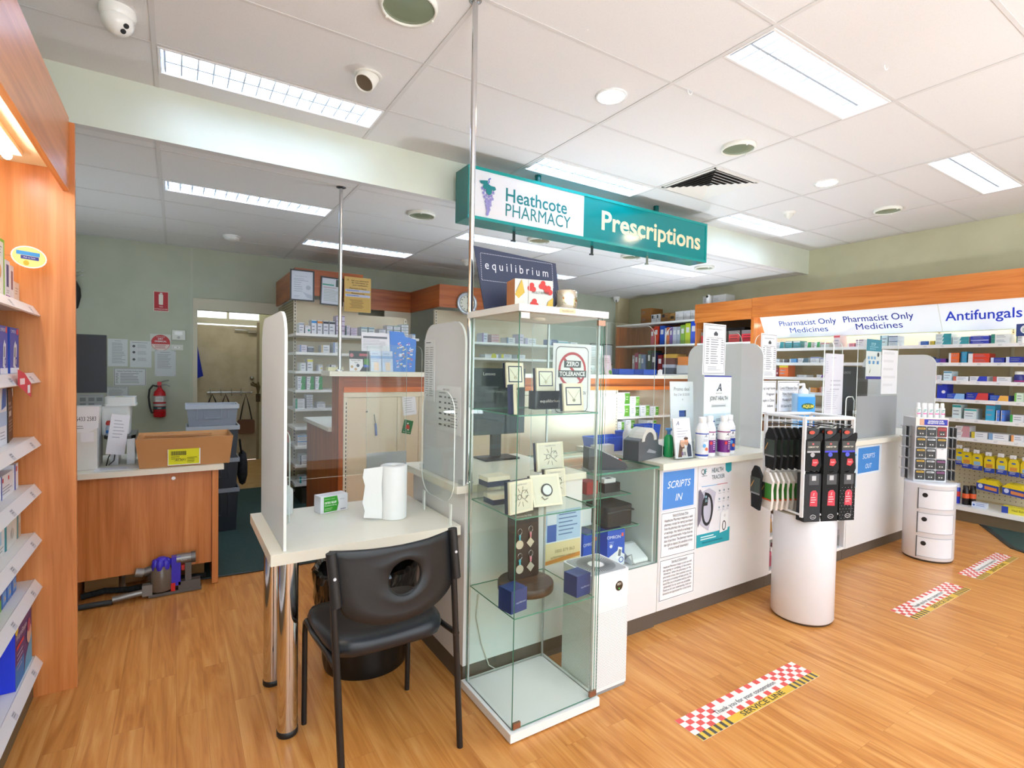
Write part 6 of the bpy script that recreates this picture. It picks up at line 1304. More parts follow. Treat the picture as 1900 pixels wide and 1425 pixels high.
for j, (x, z, w_, h, n) in enumerate(((3.74, .931, .17, .125, 2), (3.92, .931, .13, .105, 2), (4.07, .931, .13, .115, 1), (4.22, .931, .12, .10, 1), (3.75, .601, .09, .095, 3), (3.86, .601, .13, .10, 3), (4.02, .601, .12, .10, 2), (4.17, .601, .14, .095, 3))):
    for k in range(n):
        carton('medicine_carton', 'white and green carton, ' + (ORD[k] + ' from the bottom of ' if n > 1 else 'alone, as ') + 'the ' + ORD[j % 4] + ' pile, bench ' + ('upper' if z > .7 else 'lower') + ' shelf', 'box', fr((x, 3.89, z + k * h), '-y'), w_ - .006, h - .002, .13, [('p', [(.55, .05), (1, .05), (1, .95), (.55, .95), (.62, .5)], [GB, '#4a8a24', '#6aa83a'][(j + k) % 3]), ('l', .08, .75, .35, 3, .2, '#9aa0b0'), ('l', .68, .6, .25, 2, .2, '#cfe0b8')], '#dcdde2', 'green and white cartons in the bench')
paper('hanging_note', 'curled white note hanging on the cream bench panel', 'notice', fr((1.475, 3.868, 1.02), '-y', 0, 0) @ Matrix.Rotation(.10, 4, 'Z'), .11, .16, [('l', .15, .8, .7, 7, .11, '#b0b2bd')], '#dddde4')
paper('holiday_card', 'tilted green Christmas card stuck on the cream bench panel', 'card', fr((1.462, 3.868, .89), '-y') @ Matrix.Rotation(-.22, 4, 'Z'), .075, .105, [('c', .5, .52, .22, '#c03a22'), ('c', .36, .42, .12, '#a83420'), ('c', .64, .42, .12, '#a83420'), ('c', .45, .76, .08, '#e3dcd4'), ('c', .62, .30, .08, '#e3dcd4'), ('t', 'Merry Christmas', .5, .1, .06, '#dfe6dc', 'C', dict(fit=.06))], '#1f6a3a')
t = thing('hanging_pen', 'blue pen hanging by a cord on the cream bench panel', 'pen', (1.25, 3.86, 1.0)); MB().tube([(1.245, 3.862, 1.04), (1.25, 3.86, 1.0), (1.255, 3.86, .97)], .003, P('#4a4438')).build('cord', t); MB().cyl((1.255, 3.86, .97), (1.262, 3.86, .88), .008, P('#4a5a9a', .3)).build('pen', t)
# on the ledge
ZL = 1.358
def brochure(label, x, y, w_, h, items, col, yaw=0, tilt=-.14): paper('brochure', label, 'brochure', fr((x, y, ZL), '-y', yaw, tilt), w_, h, items, col)
brochure('black and green brochure with round white panel on the bench ledge', 1.095, 3.99, .15, .155, [('p', [(0, .0), (.5, .0), (.68, .25), (.68, .6), (0, .6)], '#d9d9dc'), ('r', .5, .75, .45, .12, '#b05a64'), ('c', .12, .78, .1, '#b8707a'), ('t', 'Reduce 50%', .33, .50, .06, '#33353a', 'C', dict(fit=.07)), ('t', 'Save', .33, .40, .06, '#33353a'), ('c', .12, .22, .07, '#b89a6a'), ('c', .42, .28, .08, '#3a4658'), ('c', .3, .1, .07, '#c09a70'), ('r', .72, .2, .25, .12, '#3f6ac0'), ('p', [(.72, .35), (1, .3), (1, .62), (.75, .62)], '#4a8a3c')], '#2c3434')
t = thing('document_frame', 'tall white document frame standing on the bench ledge', 'frame', (1.31, 4.02, ZL)); M = fr((1.195, 4.03, ZL), '-y', 0, -.05)
b = MB(M); b.box(0, .235, 0, .30, 0, .008, P('#dfdfe6')); b.z = .0085; b.rect(.012, .255, .19, .016, P('#70747c')); b.lines(.012, .24, .19, 6, .012, P('#a4a8b2'), .003); b.lines(.012, .15, .19, 8, .015, P('#b9bcc8'), .004); b.rect(.205, .0, .03, .29, P('#eceef2')); b.build('frame', t)
for i, (x, c) in enumerate(((1.245, '#cfd8ea'), (1.335, '#c2cfe8'))):
    brochure(['pale blue monitor brochure in front of the document frame, left one', 'pale blue monitor brochure in front of the document frame, right one'][i], x, 3.955, .085, .16, [('t', 'OMRON', .4, .82, .07, '#5a7ab8', 'C', dict(fit=.05)), ('r', 0, .62, 1, .14, '#8aa8d8'), ('r', .3, .05, .45, .4, '#e0c9b8'), ('l', .1, .55, .8, 2, .08, '#98acd0')], c)
b = MB(fr((1.425, 4.02, ZL), '-y', 0, -.04)); b.slab([(0, 0), (.20, 0), (.21, .20), (.21, .26), (.12, .28), (.10, .315), (-.01, .32)], 0, .006, P('#2f74cc', .15)); b.z = .0065
rnd = random.Random(5)
for k in range(60): b.poly([(.03 + rnd.random() * .14, .03 + rnd.random() * .2) for q in range(1)] * 0 or (lambda x, y, r: [(x, y), (x + .018 * r, y + .004), (x + .016 * r, y + .011), (x + .002, y + .010)])(.025 + rnd.random() * .14, .03 + rnd.random() * .20, rnd.random() + .5), P(rnd.choice(['#dfe6f4', '#c9d6f0', '#e3e6ee', '#c98a9a', '#8a6ac0', '#d0b43a']), .2)); b.z = .0065
tag(b.build('printed_bag', at=(1.425, 4.02, ZL)), 'crinkled blue printed plastic bag hanging at the bench ledge', 'bag')
tag(MB().box(.94, 1.05, 3.99, 4.07, ZL, ZL + .028, P('#d9d6b0', .4)).build('soap_dish', at=(1.0, 4.03, ZL), bev=.008), 'low pale yellow dish at the left end of the bench ledge', 'dish')
brochure('pink brochure with green dot on the bench ledge, right of the display case', 3.66, 4.0, .10, .20, [('l', .2, .8, .6, 3, .1, '#c08a9a'), ('c', .75, .12, .22, '#6ab03c')], '#e0cdd6', 0, -.2)
brochure('white typed notice on the bench ledge, seen behind the display case edge', 3.44, 4.04, .23, .29, [('l', .1, .92, .8, 3, .05, '#6c7078'), ('l', .1, .75, .8, 8, .06, '#b0b3bb')], '#e0e2e6', 0, -.06)
brochure('small white card lettered EC on the bench ledge', 3.30, 3.90, .14, .085, [('b', .05, .02, '#a4a8ac'), ('t', 'EC', .5, .3, .4, '#5c6066')], '#d6dada', 0, -.1)
for i, (x, w_) in enumerate(((3.88, .22), (4.22, .20))):
    b = MB(); b.box(x - w_ / 2, x + w_ / 2, 3.92, 4.06, ZL, ZL + .004, BLU).box(x - w_ / 2, x + w_ / 2, 3.92, 3.924, ZL, ZL + .06, BLU).box(x - w_ / 2, x + w_ / 2, 4.056, 4.06, ZL, ZL + .06, BLU).box(x - w_ / 2, x - w_ / 2 + .004, 3.92, 4.06, ZL, ZL + .06, BLU).box(x + w_ / 2 - .004, x + w_ / 2, 3.92, 4.06, ZL, ZL + .06, BLU)
    tag(b.build('tray', at=(x, 3.99, ZL)), ['blue tray on the bench ledge beside the pink brochure', 'blue tray farther right on the bench ledge'][i], 'tray', 'blue trays on the ledge')
b = MB(fr((4.33, 3.915, ZL), '-y', 0, -.2)); b.slab([(0, 0), (.07, 0), (.085, .06), (.05, .065), (.01, .05)], 0, .003, P('#e6e6ea')); tag(b.build('crumpled_paper', at=(4.33, 3.91, ZL)), 'crumpled white paper at the right end of the bench ledge', 'paper')
# ---------------------------------------------------------------- medicine shelving behind the bench
U = thing('dispensary_shelving', 'cream shelving with stepped cherry wood fascia along the back wall', 'shelving', (2.6, 6.2, 0))
F0, F1 = 2.12, 2.39
WX = wood('deep cherry', 'x', ('#8f4318', '#ae5a26', '#bd6a34')); WXY = wood('deep cherry', 'y', ('#8f4318', '#ae5a26', '#bd6a34'))
MB().box(1.02, 1.04, 5.79, 6.97, F0 - .02, F1, WXY).build('fascia', U); MB().box(1.02, 1.72, 5.77, 5.79, F0, F1, WX).build('fascia', U); MB().box(1.70, 1.72, 5.79, 6.70, F0, F1, WXY).build('fascia', U)
MB().box(1.72, 2.655, 6.70, 6.72, F0, F1, WX).build('fascia', U); MB().box(2.635, 2.655, 5.80, 6.70, F0, F1, WXY).build('fascia', U); MB().box(2.635, 4.38, 5.78, 5.80, F0, F1, WX).build('fascia', U); MB().box(4.36, 4.38, 5.80, 6.9, F0, F1, WXY).build('fascia', U)
BP = speckle('cream shelving panel', '#cbbd9f', '#d3c6aa', 2, .5)
MB().box(1.06, 1.72, 5.94, 5.955, .1, 2.10, BP).box(1.72, 2.28, 5.94, 5.955, .1, 1.97, BP).build('back_panel', U); MB().box(2.28, 2.64, 6.70, 6.71, .1, 2.12, BP).build('back_panel', U); MB().box(2.64, 4.36, 5.94, 5.955, .1, 2.10, BP).build('back_panel', U)
PG = MB().box(1.045, 1.058, 5.95, 6.95, .05, 2.08, P('#a89c80', .6))
for r_ in range(8):
    for c_ in range(14): PG.box(1.044, 1.046, 6.0 + c_ * .05, 6.02 + c_ * .05, 1.86 + r_ * .03, 1.875 + r_ * .03, P('#5a523f'))
PG.build('side_panel', U)
for x, zt in ((1.052, 56), (2.27, 52), (2.66, 56)):
    b = MB().box(x - .014, x + .014, 5.92, 5.945, .05, .08 + zt * .036, P('#d6ccb6'))
    for k in range(zt): b.box(x - .004, x + .004, 5.9185, 5.921, .08 + k * .036, .10 + k * .036, P('#2a2620'))
    b.build('slotted_upright', U)
for i in range(9):
    z = 1.711 - .1865 * i
    MB().box(.985, 2.27 if i == 0 else 1.75, 5.50, 5.915, z - .026, z, SHELF).build('shelf', U)
    if i < 5: MB().box(2.665, 4.56, 5.50, 5.915, z - .026, z, SHELF).build('shelf', U)
MB().box(1.06, 4.34, 5.54, 5.94, 0, .17, P('#3a352c')).build('plinth', U)
def rows(data, unit, face, plane, dep, grp, skip=()):
    """piles of cartons along shelves: (start, width, [(height, colour, accent, style), ...])"""
    names = {'#d9dade': 'white', '#cfc6d6': 'lilac', '#cdd6d8': 'pale grey', '#2f8f9a': 'teal', '#2436a8': 'blue', '#22309a': 'blue', '#2436b0': 'deep blue'}
    for sh, (z, piles) in data.items():
        for j, (a, w_, lv) in enumerate(piles):
            zz = z + .0008
            for k, (h, col, acc, st) in enumerate(lv):
                n_ = names.get(col) or names.get(acc) or 'coloured'
                r_, g_, b_ = lin(col)[:3]
                if col not in names: n_ = 'red' if r_ > 2.2 * g_ and r_ > 2 * b_ else 'orange' if r_ > 1.6 * g_ and r_ > 3 * b_ else 'yellow' if r_ > 2 * b_ and g_ > 2 * b_ else 'green' if g_ > 1.2 * r_ and g_ > 1.2 * b_ else 'blue' if b_ > 1.5 * r_ and b_ > 1.05 * g_ else 'dark' if r_ + g_ + b_ < .3 else 'pale'
                it = {0: [('r', 0, 0, .22, 1, acc), ('l', .3, .62, .6, 2, .3, '#7d8292')], 1: [('r', 0, .78, 1, .16, acc), ('l', .12, .5, .7, 2, .25, '#8a8fa0')], 2: [('c', .66, .4, .2, acc), ('l', .1, .8, .6, 1, .2, '#7d8292')], 3: [('p', [(.42, 0), (1, 0), (1, 1), (.55, 1)], acc), ('l', .06, .65, .35, 2, .3, '#8088a0')]}[st]
                o = (a, plane, zz) if face == '-y' else (plane, a, zz)
                lb = n_ + ' carton, ' + (('bottom', 'second up', 'third up', 'fourth up', 'fifth up', 'sixth up')[k] + ' in ' if len(lv) > 1 else '') + ORD[j] + (' pile' if len(lv) > 1 else '') + ' from left, ' + sh + ' ' + unit
                carton('medicine_carton', lb, 'box', fr(o, face), w_, h - .0008, dep, it, col, grp + ', ' + sh + ' shelf')
                zz += h
DA = {'top':(1.711,[(1.018,0.046,[(0.103,'#d9dade','#9aa4b8',1)]),(1.074,0.052,[(0.076,'#d9dade','#2f8f7a',2)]),(1.135,0.047,[(0.135,'#d9dade','#3a8fd0',1)]),(1.191,0.048,[(0.135,'#d9dade','#e08a3a',1)]),(1.249,0.049,[(0.135,'#d9dade','#3c3f48',1)]),(1.307,0.055,[(0.135,'#d9dade','#3c3f48',1)]),(1.376,0.083,[(0.049,'#cfc6d6','#8a6a9a',1),(0.049,'#cfc6d6','#8a6a9a',1),(0.049,'#cfc6d6','#8a6a9a',1),(0.049,'#cfc6d6','#8a6a9a',1)]),(1.468,0.046,[(0.049,'#cfc6d6','#3f6a6a',0),(0.049,'#cfc6d6','#3f6a6a',0)]),(1.523,0.063,[(0.027,'#cfc6d6','#a88ab4',1),(0.027,'#cfc6d6','#a88ab4',1),(0.027,'#cfc6d6','#a88ab4',1)]),(1.63,0.064,[(0.097,'#cdd6d8','#8aa8b4',1)]),(1.709,0.06,[(0.097,'#cdd6d8','#8aa8b4',1)]),(1.82,0.073,[(0.043,'#d9dade','#8d8f9a',1),(0.043,'#d9dade','#8d8f9a',1)]),(1.908,0.062,[(0.043,'#d9dade','#7d8f8a',1),(0.043,'#d9dade','#7d8f8a',1),(0.043,'#d9dade','#7d8f8a',1)]),(1.986,0.069,[(0.043,'#d9dade','#4a8a6a',1),(0.043,'#d9dade','#4a8a6a',1),(0.043,'#d9dade','#4a8a6a',1)]),(2.072,0.076,[(0.03,'#d9dade','#3f7a5a',1),(0.03,'#d9dade','#3f7a5a',1),(0.03,'#d9dade','#3f7a5a',1),(0.03,'#d9dade','#3f7a5a',1),(0.03,'#d9dade','#3f7a5a',1)]),(2.196,0.034,[(0.049,'#d9dade','#2f8fd0',1)])]),'second':(1.525,[(1.025,0.067,[(0.07,'#cfc6d6','#7a8ab0',0)]),(1.1,0.057,[(0.059,'#4a4d5c','#d9d9dc',1)]),(1.229,0.08,[(0.076,'#d9dade','#c9b48a',0)]),(1.346,0.082,[(0.054,'#d9dade','#7a8ab0',0),(0.054,'#d9dade','#7a8ab0',0)])]),'third':(1.338,[(1.026,0.057,[(0.081,'#d9dade','#b9c4b8',0)]),(1.097,0.052,[(0.119,'#d9dade','#e0cf2a',1)]),(1.205,0.038,[(0.065,'#d9dade','#e0cf2a',2)]),(1.315,0.06,[(0.065,'#d9dade','#3c3f48',0)])]),'fourth':(1.152,[(1.007,0.072,[(0.065,'#d9dade','#2f8f4a',3),(0.065,'#d9dade','#2f8f4a',3)]),(1.093,0.068,[(0.065,'#d9dade','#2f8f4a',3),(0.065,'#d9dade','#2f8f4a',3)]),(1.175,0.069,[(0.065,'#d9dade','#2f8f4a',3),(0.065,'#d9dade','#2f8f4a',3)])]),'fifth':(0.965,[(0.988,0.087,[(0.032,'#d9dade','#2f8f6a',0),(0.032,'#d9dade','#2f8f6a',0),(0.032,'#d9dade','#2f8f6a',0)]),(1.094,0.058,[(0.023,'#c9ccd6','#3c4258',1),(0.023,'#c9ccd6','#3c4258',1),(0.023,'#c9ccd6','#3c4258',1),(0.023,'#c9ccd6','#3c4258',1),(0.023,'#c9ccd6','#3c4258',1),(0.023,'#c9ccd6','#3c4258',1)]),(1.192,0.08,[(0.059,'#d9dade','#8a8d9a',1)])]),'seventh':(0.59,[(1.01,0.098,[(0.054,'#d9dade','#2f8fd0',1),(0.054,'#d9dade','#2f8fd0',1)])]),'eighth':(0.4,[(1.032,0.077,[(0.049,'#d9dade','#5a6a7a',0),(0.049,'#d9dade','#5a6a7a',0)])]),'ninth':(0.22,[(1.033,0.078,[(0.065,'#d9dade','#2f9a9a',0)])])}
DC = {'top':(1.711,[(3.08,0.07,[(0.108,'#c9cbd8','#8a6a9a',0)]),(3.206,0.102,[(0.032,'#d0b4b8','#b83a4a',1),(0.032,'#d0b4b8','#b83a4a',1),(0.032,'#d0b4b8','#b83a4a',1)]),(3.42,0.122,[(0.07,'#d9dade','#8a9ab0',0)]),(3.594,0.077,[(0.119,'#cfc6d6','#7a6a9a',0)]),(3.699,0.161,[(0.076,'#d9dade','#b0a8c8',0)]),(4.077,0.118,[(0.076,'#4a5a8a','#b9c4d8',0)]),(4.217,0.157,[(0.065,'#7ab4c8','#d9dade',1)]),(4.396,0.143,[(0.054,'#d9dade','#8aa0a8',0)])]),'second':(1.525,[(3.121,0.184,[(0.043,'#d9dade','#c8c43a',2)]),(3.348,0.152,[(0.049,'#d9dade','#c8c43a',0)]),(3.583,0.117,[(0.049,'#d9dade','#8aa04a',0)]),(4.215,0.13,[(0.065,'#d9dade','#8a9ab0',0)])])}
DR = {'top':(1.72,[(3.891,0.095,[(0.082,'#d9dade','#2f8f9a',3)]),(3.777,0.086,[(0.088,'#2f8f9a','#d9dade',1)]),(3.674,0.084,[(0.088,'#2f8f9a','#d9dade',1)]),(3.533,0.08,[(0.068,'#d9dade','#2a9a5a',3)]),(3.417,0.065,[(0.068,'#d9dade','#2a9a5a',3)]),(3.341,0.095,[(0.054,'#b9c4c8','#b83a4a',1)]),(3.195,0.067,[(0.143,'#d9c9cc','#d85a62',1)]),(3.042,0.07,[(0.041,'#e08a92','#d9dade',0)]),(2.957,0.079,[(0.082,'#cfc9d6','#8a7a9a',1)]),(2.713,0.068,[(0.116,'#b9d4dc','#5a8a9a',0)]),(2.63,0.082,[(0.054,'#b0c0d0','#4a5a7a',1),(0.054,'#b0c0d0','#4a5a7a',1)]),(2.358,0.08,[(0.041,'#2a62b4','#d9dade',0)]),(2.27,0.041,[(0.041,'#c8b43a','#d9dade',0)]),(2.215,0.128,[(0.037,'#cfdcdc','#2f8f9a',3),(0.037,'#cfdcdc','#2f8f9a',3),(0.037,'#cfdcdc','#2f8f9a',3)]),(2.075,0.126,[(0.037,'#cfdcdc','#2f8f9a',3),(0.037,'#cfdcdc','#2f8f9a',3)]),(1.936,0.136,[(0.041,'#2436a8','#c9cfe6',1),(0.041,'#2436a8','#c9cfe6',1)]),(1.784,0.13,[(0.044,'#d9dede','#2f7f72',0),(0.044,'#d9dede','#2f7f72',0)]),(1.606,0.04,[(0.068,'#d9dade','#5a7a6a',0)])]),'second':(1.54,[(3.906,0.061,[(0.048,'#d9dade','#7ab4d8',1)]),(3.799,0.066,[(0.041,'#4a4d58','#d9dade',0)]),(3.715,0.085,[(0.048,'#4a9ad8','#d9dade',0)]),(3.607,0.128,[(0.054,'#d9dade','#4a6a7a',3)]),(3.456,0.104,[(0.068,'#d9dade','#6a7ac0',1)]),(3.341,0.101,[(0.054,'#d9dade','#6a6aa8',1)]),(2.324,0.065,[(0.061,'#2462b4','#d9dade',0)]),(2.21,0.085,[(0.041,'#2a3a9a','#6a2a8a',3)]),(2.1,0.082,[(0.048,'#e0662a','#d9dade',0),(0.048,'#e0662a','#d9dade',0)]),(2.006,0.046,[(0.054,'#2f8fb8','#1a5a7a',0),(0.054,'#2f8fb8','#1a5a7a',0)]),(1.947,0.157,[(0.044,'#d03a22','#d9dade',0),(0.044,'#d03a22','#d9dade',0)]),(1.779,0.096,[(0.048,'#22309a','#c9cfe6',0)]),(1.671,0.107,[(0.054,'#22309a','#c9cfe6',0)])]),'third':(1.362,[(3.9,0.046,[(0.109,'#8a2a3a','#d9dade',2)]),(3.843,0.115,[(0.15,'#e0662a','#e0cf2a',1)]),(3.614,0.115,[(0.027,'#d9dade','#b9c0c8',0)]),(3.374,0.108,[(0.034,'#d9dade','#7a4a9a',3)]),(2.203,0.049,[(0.054,'#d9dade','#b86a6a',0)]),(2.137,0.066,[(0.095,'#c9dce4','#5a8fa8',1)]),(2.059,0.118,[(0.044,'#d9dade','#c86a5a',0)]),(1.929,0.129,[(0.048,'#d9dade','#2436a8',3)]),(1.757,0.125,[(0.048,'#d9dade','#b84a4a',0)])]),'fourth':(1.183,[(3.463,0.092,[(0.054,'#e08a2a','#d9dade',0)]),(3.336,0.089,[(0.068,'#d9c9c4','#b86a5a',0)]),(2.184,0.08,[(0.163,'#2436b0','#d9dade',2)]),(2.109,0.145,[(0.054,'#2a4ab0','#8ab4e0',3)]),(1.951,0.165,[(0.068,'#22309a','#c83a3a',3)]),(1.774,0.133,[(0.051,'#2a52b4','#e0a84a',3)]),(1.6,0.058,[(0.082,'#c9dcc8','#6ab04a',0)])]),'fifth':(0.995,[(2.054,0.068,[(0.136,'#d0dcdc','#2f9a9a',1)]),(1.961,0.094,[(0.102,'#cfd8da','#2f9a9a',1)]),(1.799,0.066,[(0.184,'#2f9ac0','#c84a4a',1)]),(1.722,0.023,[(0.102,'#4a7ad0','#d9dade',0)]),(1.687,0.022,[(0.102,'#4a7ad0','#d9dade',0)]),(1.624,0.087,[(0.068,'#d9dade','#3aa04a',0)])]),'sixth':(0.815,[(2.022,0.109,[(0.054,'#d9d4d6','#c08a92',3),(0.054,'#d9d4d6','#c08a92',3)]),(1.898,0.12,[(0.061,'#d9dade','#c8b43a',0)]),(1.77,0.141,[(0.061,'#d9dade','#7a9ac0',0)]),(1.61,0.08,[(0.061,'#d9dade','#e09a5a',0)])])}
rows(DA, 'shelf left of the clock', '-y', 5.515, .14, 'medicines left of the clock')
rows(DC, 'shelf behind the display case', '-y', 5.515, .14, 'medicines behind the display case')
# frames, signs and clock on the fascia
def certificate(label, x, z, w_, h, items, y=5.765, roll=0):
    t = thing('framed_certificate', label, 'picture frame', (x, y, z)); M = fr((x, y, z), '-y') @ Matrix.Rotation(roll, 4, 'Z')
    b = MB(M); k = .013; F = P('#1f2630', .3)
    b.box(0, w_, 0, k, 0, .014, F).box(0, w_, h - k, h, 0, .014, F).box(0, k, k, h - k, 0, .014, F).box(w_ - k, w_, k, h - k, 0, .014, F); b.build('frame', t)
    b = MB(M); b.box(k, w_ - k, k, h - k, 0, .006, P('#cdd3de', .3)); b.z = .0065; draw(b, w_, h, items); b.build('certificate', t)
certificate('black framed certificate farthest left on the wood fascia', .973, 2.055, .235, .315, [('t', 'Certificate of', .45, .78, .03, '#8a92a2', 'C', dict(fit=.13)), ('l', .15, .7, .6, 2, .05, '#9aa2b2'), ('l', .15, .58, .4, 5, .07, '#a4acba'), ('c', .75, .44, .10, '#aab4c4'), ('p', [(.5, .3), (.9, .2), (.9, .08), (.7, .12)], '#b4bdcc'), ('l', .15, .15, .25, 2, .04, '#a0a8b6')])
certificate('black framed certificate with green band hanging slightly crooked', 1.265, 2.035, .235, .295, [('r', .08, .70, .5, .05, '#4a9a8a'), ('r', .66, .68, .28, .26, '#4a5658'), ('l', .12, .62, .6, 1, .05, '#a0584a'), ('l', .15, .54, .65, 8, .055, '#a0a89a')], roll=-.03)
b = MB(fr((1.50, 5.70, 1.975), '-y')); w_, h = .285, .37
b.box(0, w_, 0, h, 0, .003, P('#d9b468', .5)); b.z = .0032; BR = P('#5a4420')
for i, l in enumerate(('Ask your pharmacist', 'for information on', 'your medication')): b.text(l, .165, .328 - i * .024, .013, BR, shear=.2, bold=.02, fit=.19 - .015 * i)
b.text('M', .035, .325, .02, BR); b.text('Pharmacist in Charge', .145, .245, .012, BR, bold=.02, fit=.18); b.rect(.01, .212, .265, .026, P('#c2c6dc')); b.text('Pharmacist on Duty', .145, .193, .012, BR, bold=.02, fit=.14); b.rect(.01, .16, .265, .026, P('#c2c6dc')); b.lines(.02, .222, .14, 1, .01, P('#6a78b0'), .007); b.lines(.02, .17, .14, 1, .01, P('#6a78b0'), .007)
b.rect(.012, .012, .26, .135, P('#d2ab5c'))
for k in range(7): b.lines(.055 + .01 * (k % 3), .125 - k * .014, .14, 1, .01, P('#8a6c38'), .005, .1)
tag(b.build('pharmacist_sign', at=(1.50, 5.70, 1.975)), 'yellow Ask your pharmacist sign hanging beside the far pole', 'sign')
t = thing('wall_clock', 'round silver rimmed wall clock partly hidden by the near pole', 'clock', (2.99, 5.76, 2.19)); M = fr((2.995, 5.779, 2.185), '-y')
MB(M).lathe([(.135, 0), (.14, .02), (.13, .035), (.100, .030), (.098, .020)], P('#b9bec4', .25, .7), n=40).build('rim', t); b = MB(M); b.z = .0205; b.disc(0, 0, .097, P('#dcdccb', .3), n=36)
for k in range(12):
    a = k * math.tau / 12; b.poly([(.070 * math.cos(a) - .004 * math.sin(a), .070 * math.sin(a) + .004 * math.cos(a)), (.090 * math.cos(a) - .004 * math.sin(a), .090 * math.sin(a) + .004 * math.cos(a)), (.090 * math.cos(a) + .004 * math.sin(a), .090 * math.sin(a) - .004 * math.cos(a)), (.070 * math.cos(a) + .004 * math.sin(a), .070 * math.sin(a) - .004 * math.cos(a))], BLACK); b.z = .021
b.build('dial', t); b = MB(M); b.z = .022; b.poly([(0, -.004), (.075, -.012), (.075, -.008), (0, .004)], BLACK); b.poly([(-.004, 0), (.03, .045), (.034, .042), (.004, 0)], BLACK); b.build('hands', t)
paper('wall_label', 'small grey and red label on the cream panel left of the clock', 'label', fr((2.68, 5.936, 1.80), '-y'), .11, .09, [('r', .55, .55, .4, .35, '#b8404a'), ('l', .1, .7, .35, 3, .2, '#9aa0a8')], '#c9c9cc')
t = thing('red_bag', 'red and black bag leaning at the left end of the medicine shelving', 'bag', (.93, 5.75, .2)); MB().slab(rrect(.84, 5.62, .97, 5.88, .04), .007, .62, P('#3a2430', .5)).build('bag_body', t, bev=.02); MB().slab(rrect(.845, 5.625, .965, 5.875, .04), .62, .72, P('#b01824', .4)).build('bag_top', t, bev=.02)
# ---------------------------------------------------------------- right wall unit
U = thing('wall_shelving_unit', 'long wood fascia wall unit with lit header lettering along the right wall', 'shelving', (6.66, 2.4, 0))
YA, YB = 4.225, .60
MB().box(6.44, 6.462, YB, YA, 2.13, 2.395, wood('bright cherry', 'y', ('#b86224', '#d07a34', '#dc8a44'))).build('fascia', U)
MB().box(6.46, 6.875, YA - .02, YA, .0, 2.39, wood('bright cherry', 'z', ('#b86224', '#d07a34', '#dc8a44'))).build('end_panel', U)
TAN = speckle('tan back panel', '#bda983', '#c8b48e', 2, .5)
MB().box(6.85, 6.872, YB, YA - .02, .1, 1.72, TAN).build('back_panel', U); MB().box(6.85, 6.872, YB, YA - .02, 1.72, 2.10, P('#ddd8c8')).build('lamp_glow_back_panel', U)  # upper part paler than the tan: lamp glow put into its colour
MB().box(6.46, 6.876, YB, YA, 2.375, 2.392, P('#b9a888')).build('top_board', U)
MB().cyl((6.72, YB + .05, 2.05), (6.72, YA - .1, 2.05), .013, emit('#fffbee', 9.0), n=8).build('lamp_tube', U)
ang = math.atan2(.155, .285)
Mh = Matrix.Translation((6.47, YA - .06, 2.13)) @ Matrix(((0, .478, -.878, 0), (-1, 0, 0, 0), (0, -.878, -.478, 0), (0, 0, 0, 1)))
Mh = Matrix.Translation((6.62, YA - .10, 1.865)) @ Matrix(((0, -.5, -.866, 0), (-1, 0, 0, 0), (0, .866, -.5, 0), (0, 0, 0, 1)))
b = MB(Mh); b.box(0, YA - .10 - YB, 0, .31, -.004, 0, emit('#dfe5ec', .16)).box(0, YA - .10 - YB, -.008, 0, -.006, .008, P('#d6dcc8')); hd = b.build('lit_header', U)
b = MB(Mh); b.z = .0006; TB = P('#14309a', .5, 0.0, .1)
for x, s_ in ((.66, .070), (1.43, .075)):
    b = MB(Mh); b.z = .0006
    b.text('Pharmacist Only', x - .08, .165, s_, TB, fit=.69, bold=.004); b.text('Medicines', x - .08, .065, s_, TB, fit=.46, bold=.0)
    b.build('pharmacist_lettering', U)
b = MB(Mh); b.z = .0006
b.text('Antifungals', 2.245, .115, .100, P('#1f3fd0', .4), shear=.12, bold=.01, fit=.58); b.build('antifungals_lettering', U)
MB(Mh).box(1.915, 1.919, 0, .31, 0, .001, P('#c9d0c0')).build('header_joint', U)
ZS = [1.72, 1.54, 1.362, 1.183, .995, .815]
for z in ZS:
    MB().box(6.46, 6.85, YB, YA - .02, z - .016, z, SHELF).build('shelf', U)
    b = MB().box(6.446, 6.46, YB, YA - .02, z - .034, z + .001, P('#e3e2e2', .35)); s_ = b.build('price_strip', U)
    b = MB(fr((6.4455, YA - .02, z - .028), '-x')); 
    for k in range(20): b.lines(1.9 + k * .145, .016, .03, 2, .009, P('#a4a8b4'), .003); b.z = 0
    b.build('price_labels', U)
b = MB().box(6.835, 6.85, YB, YA - .02, .17, .79, P('#d0c4a8'))
hh = P('#6a604c')
for r_ in range(15):
    for c_ in range(24): b.box(6.834, 6.8355, 1.2 + c_ * .04, 1.208 + c_ * .04, .20 + r_ * .04, .208 + r_ * .04, hh)
b.build('pegboard', U)
MB().box(6.44, 6.85, YB, YA - .02, .105, .145, SHELF).build('base_shelf', U); MB().box(6.455, 6.85, YB, YA - .02, 0, .104, P('#6a5a44', .5)).build('plinth', U)
for y in (2.31, 1.72): 
    b = MB().box(6.84, 6.849, y - .012, y + .012, .8, 1.9, P('#c9bd9c'))
    for k in range(6): b.box(6.838, 6.841, y - .004, y + .004, 1.74 + k * .024, 1.755 + k * .024, P('#4a4438'))
    b.build('slotted_upright', U)
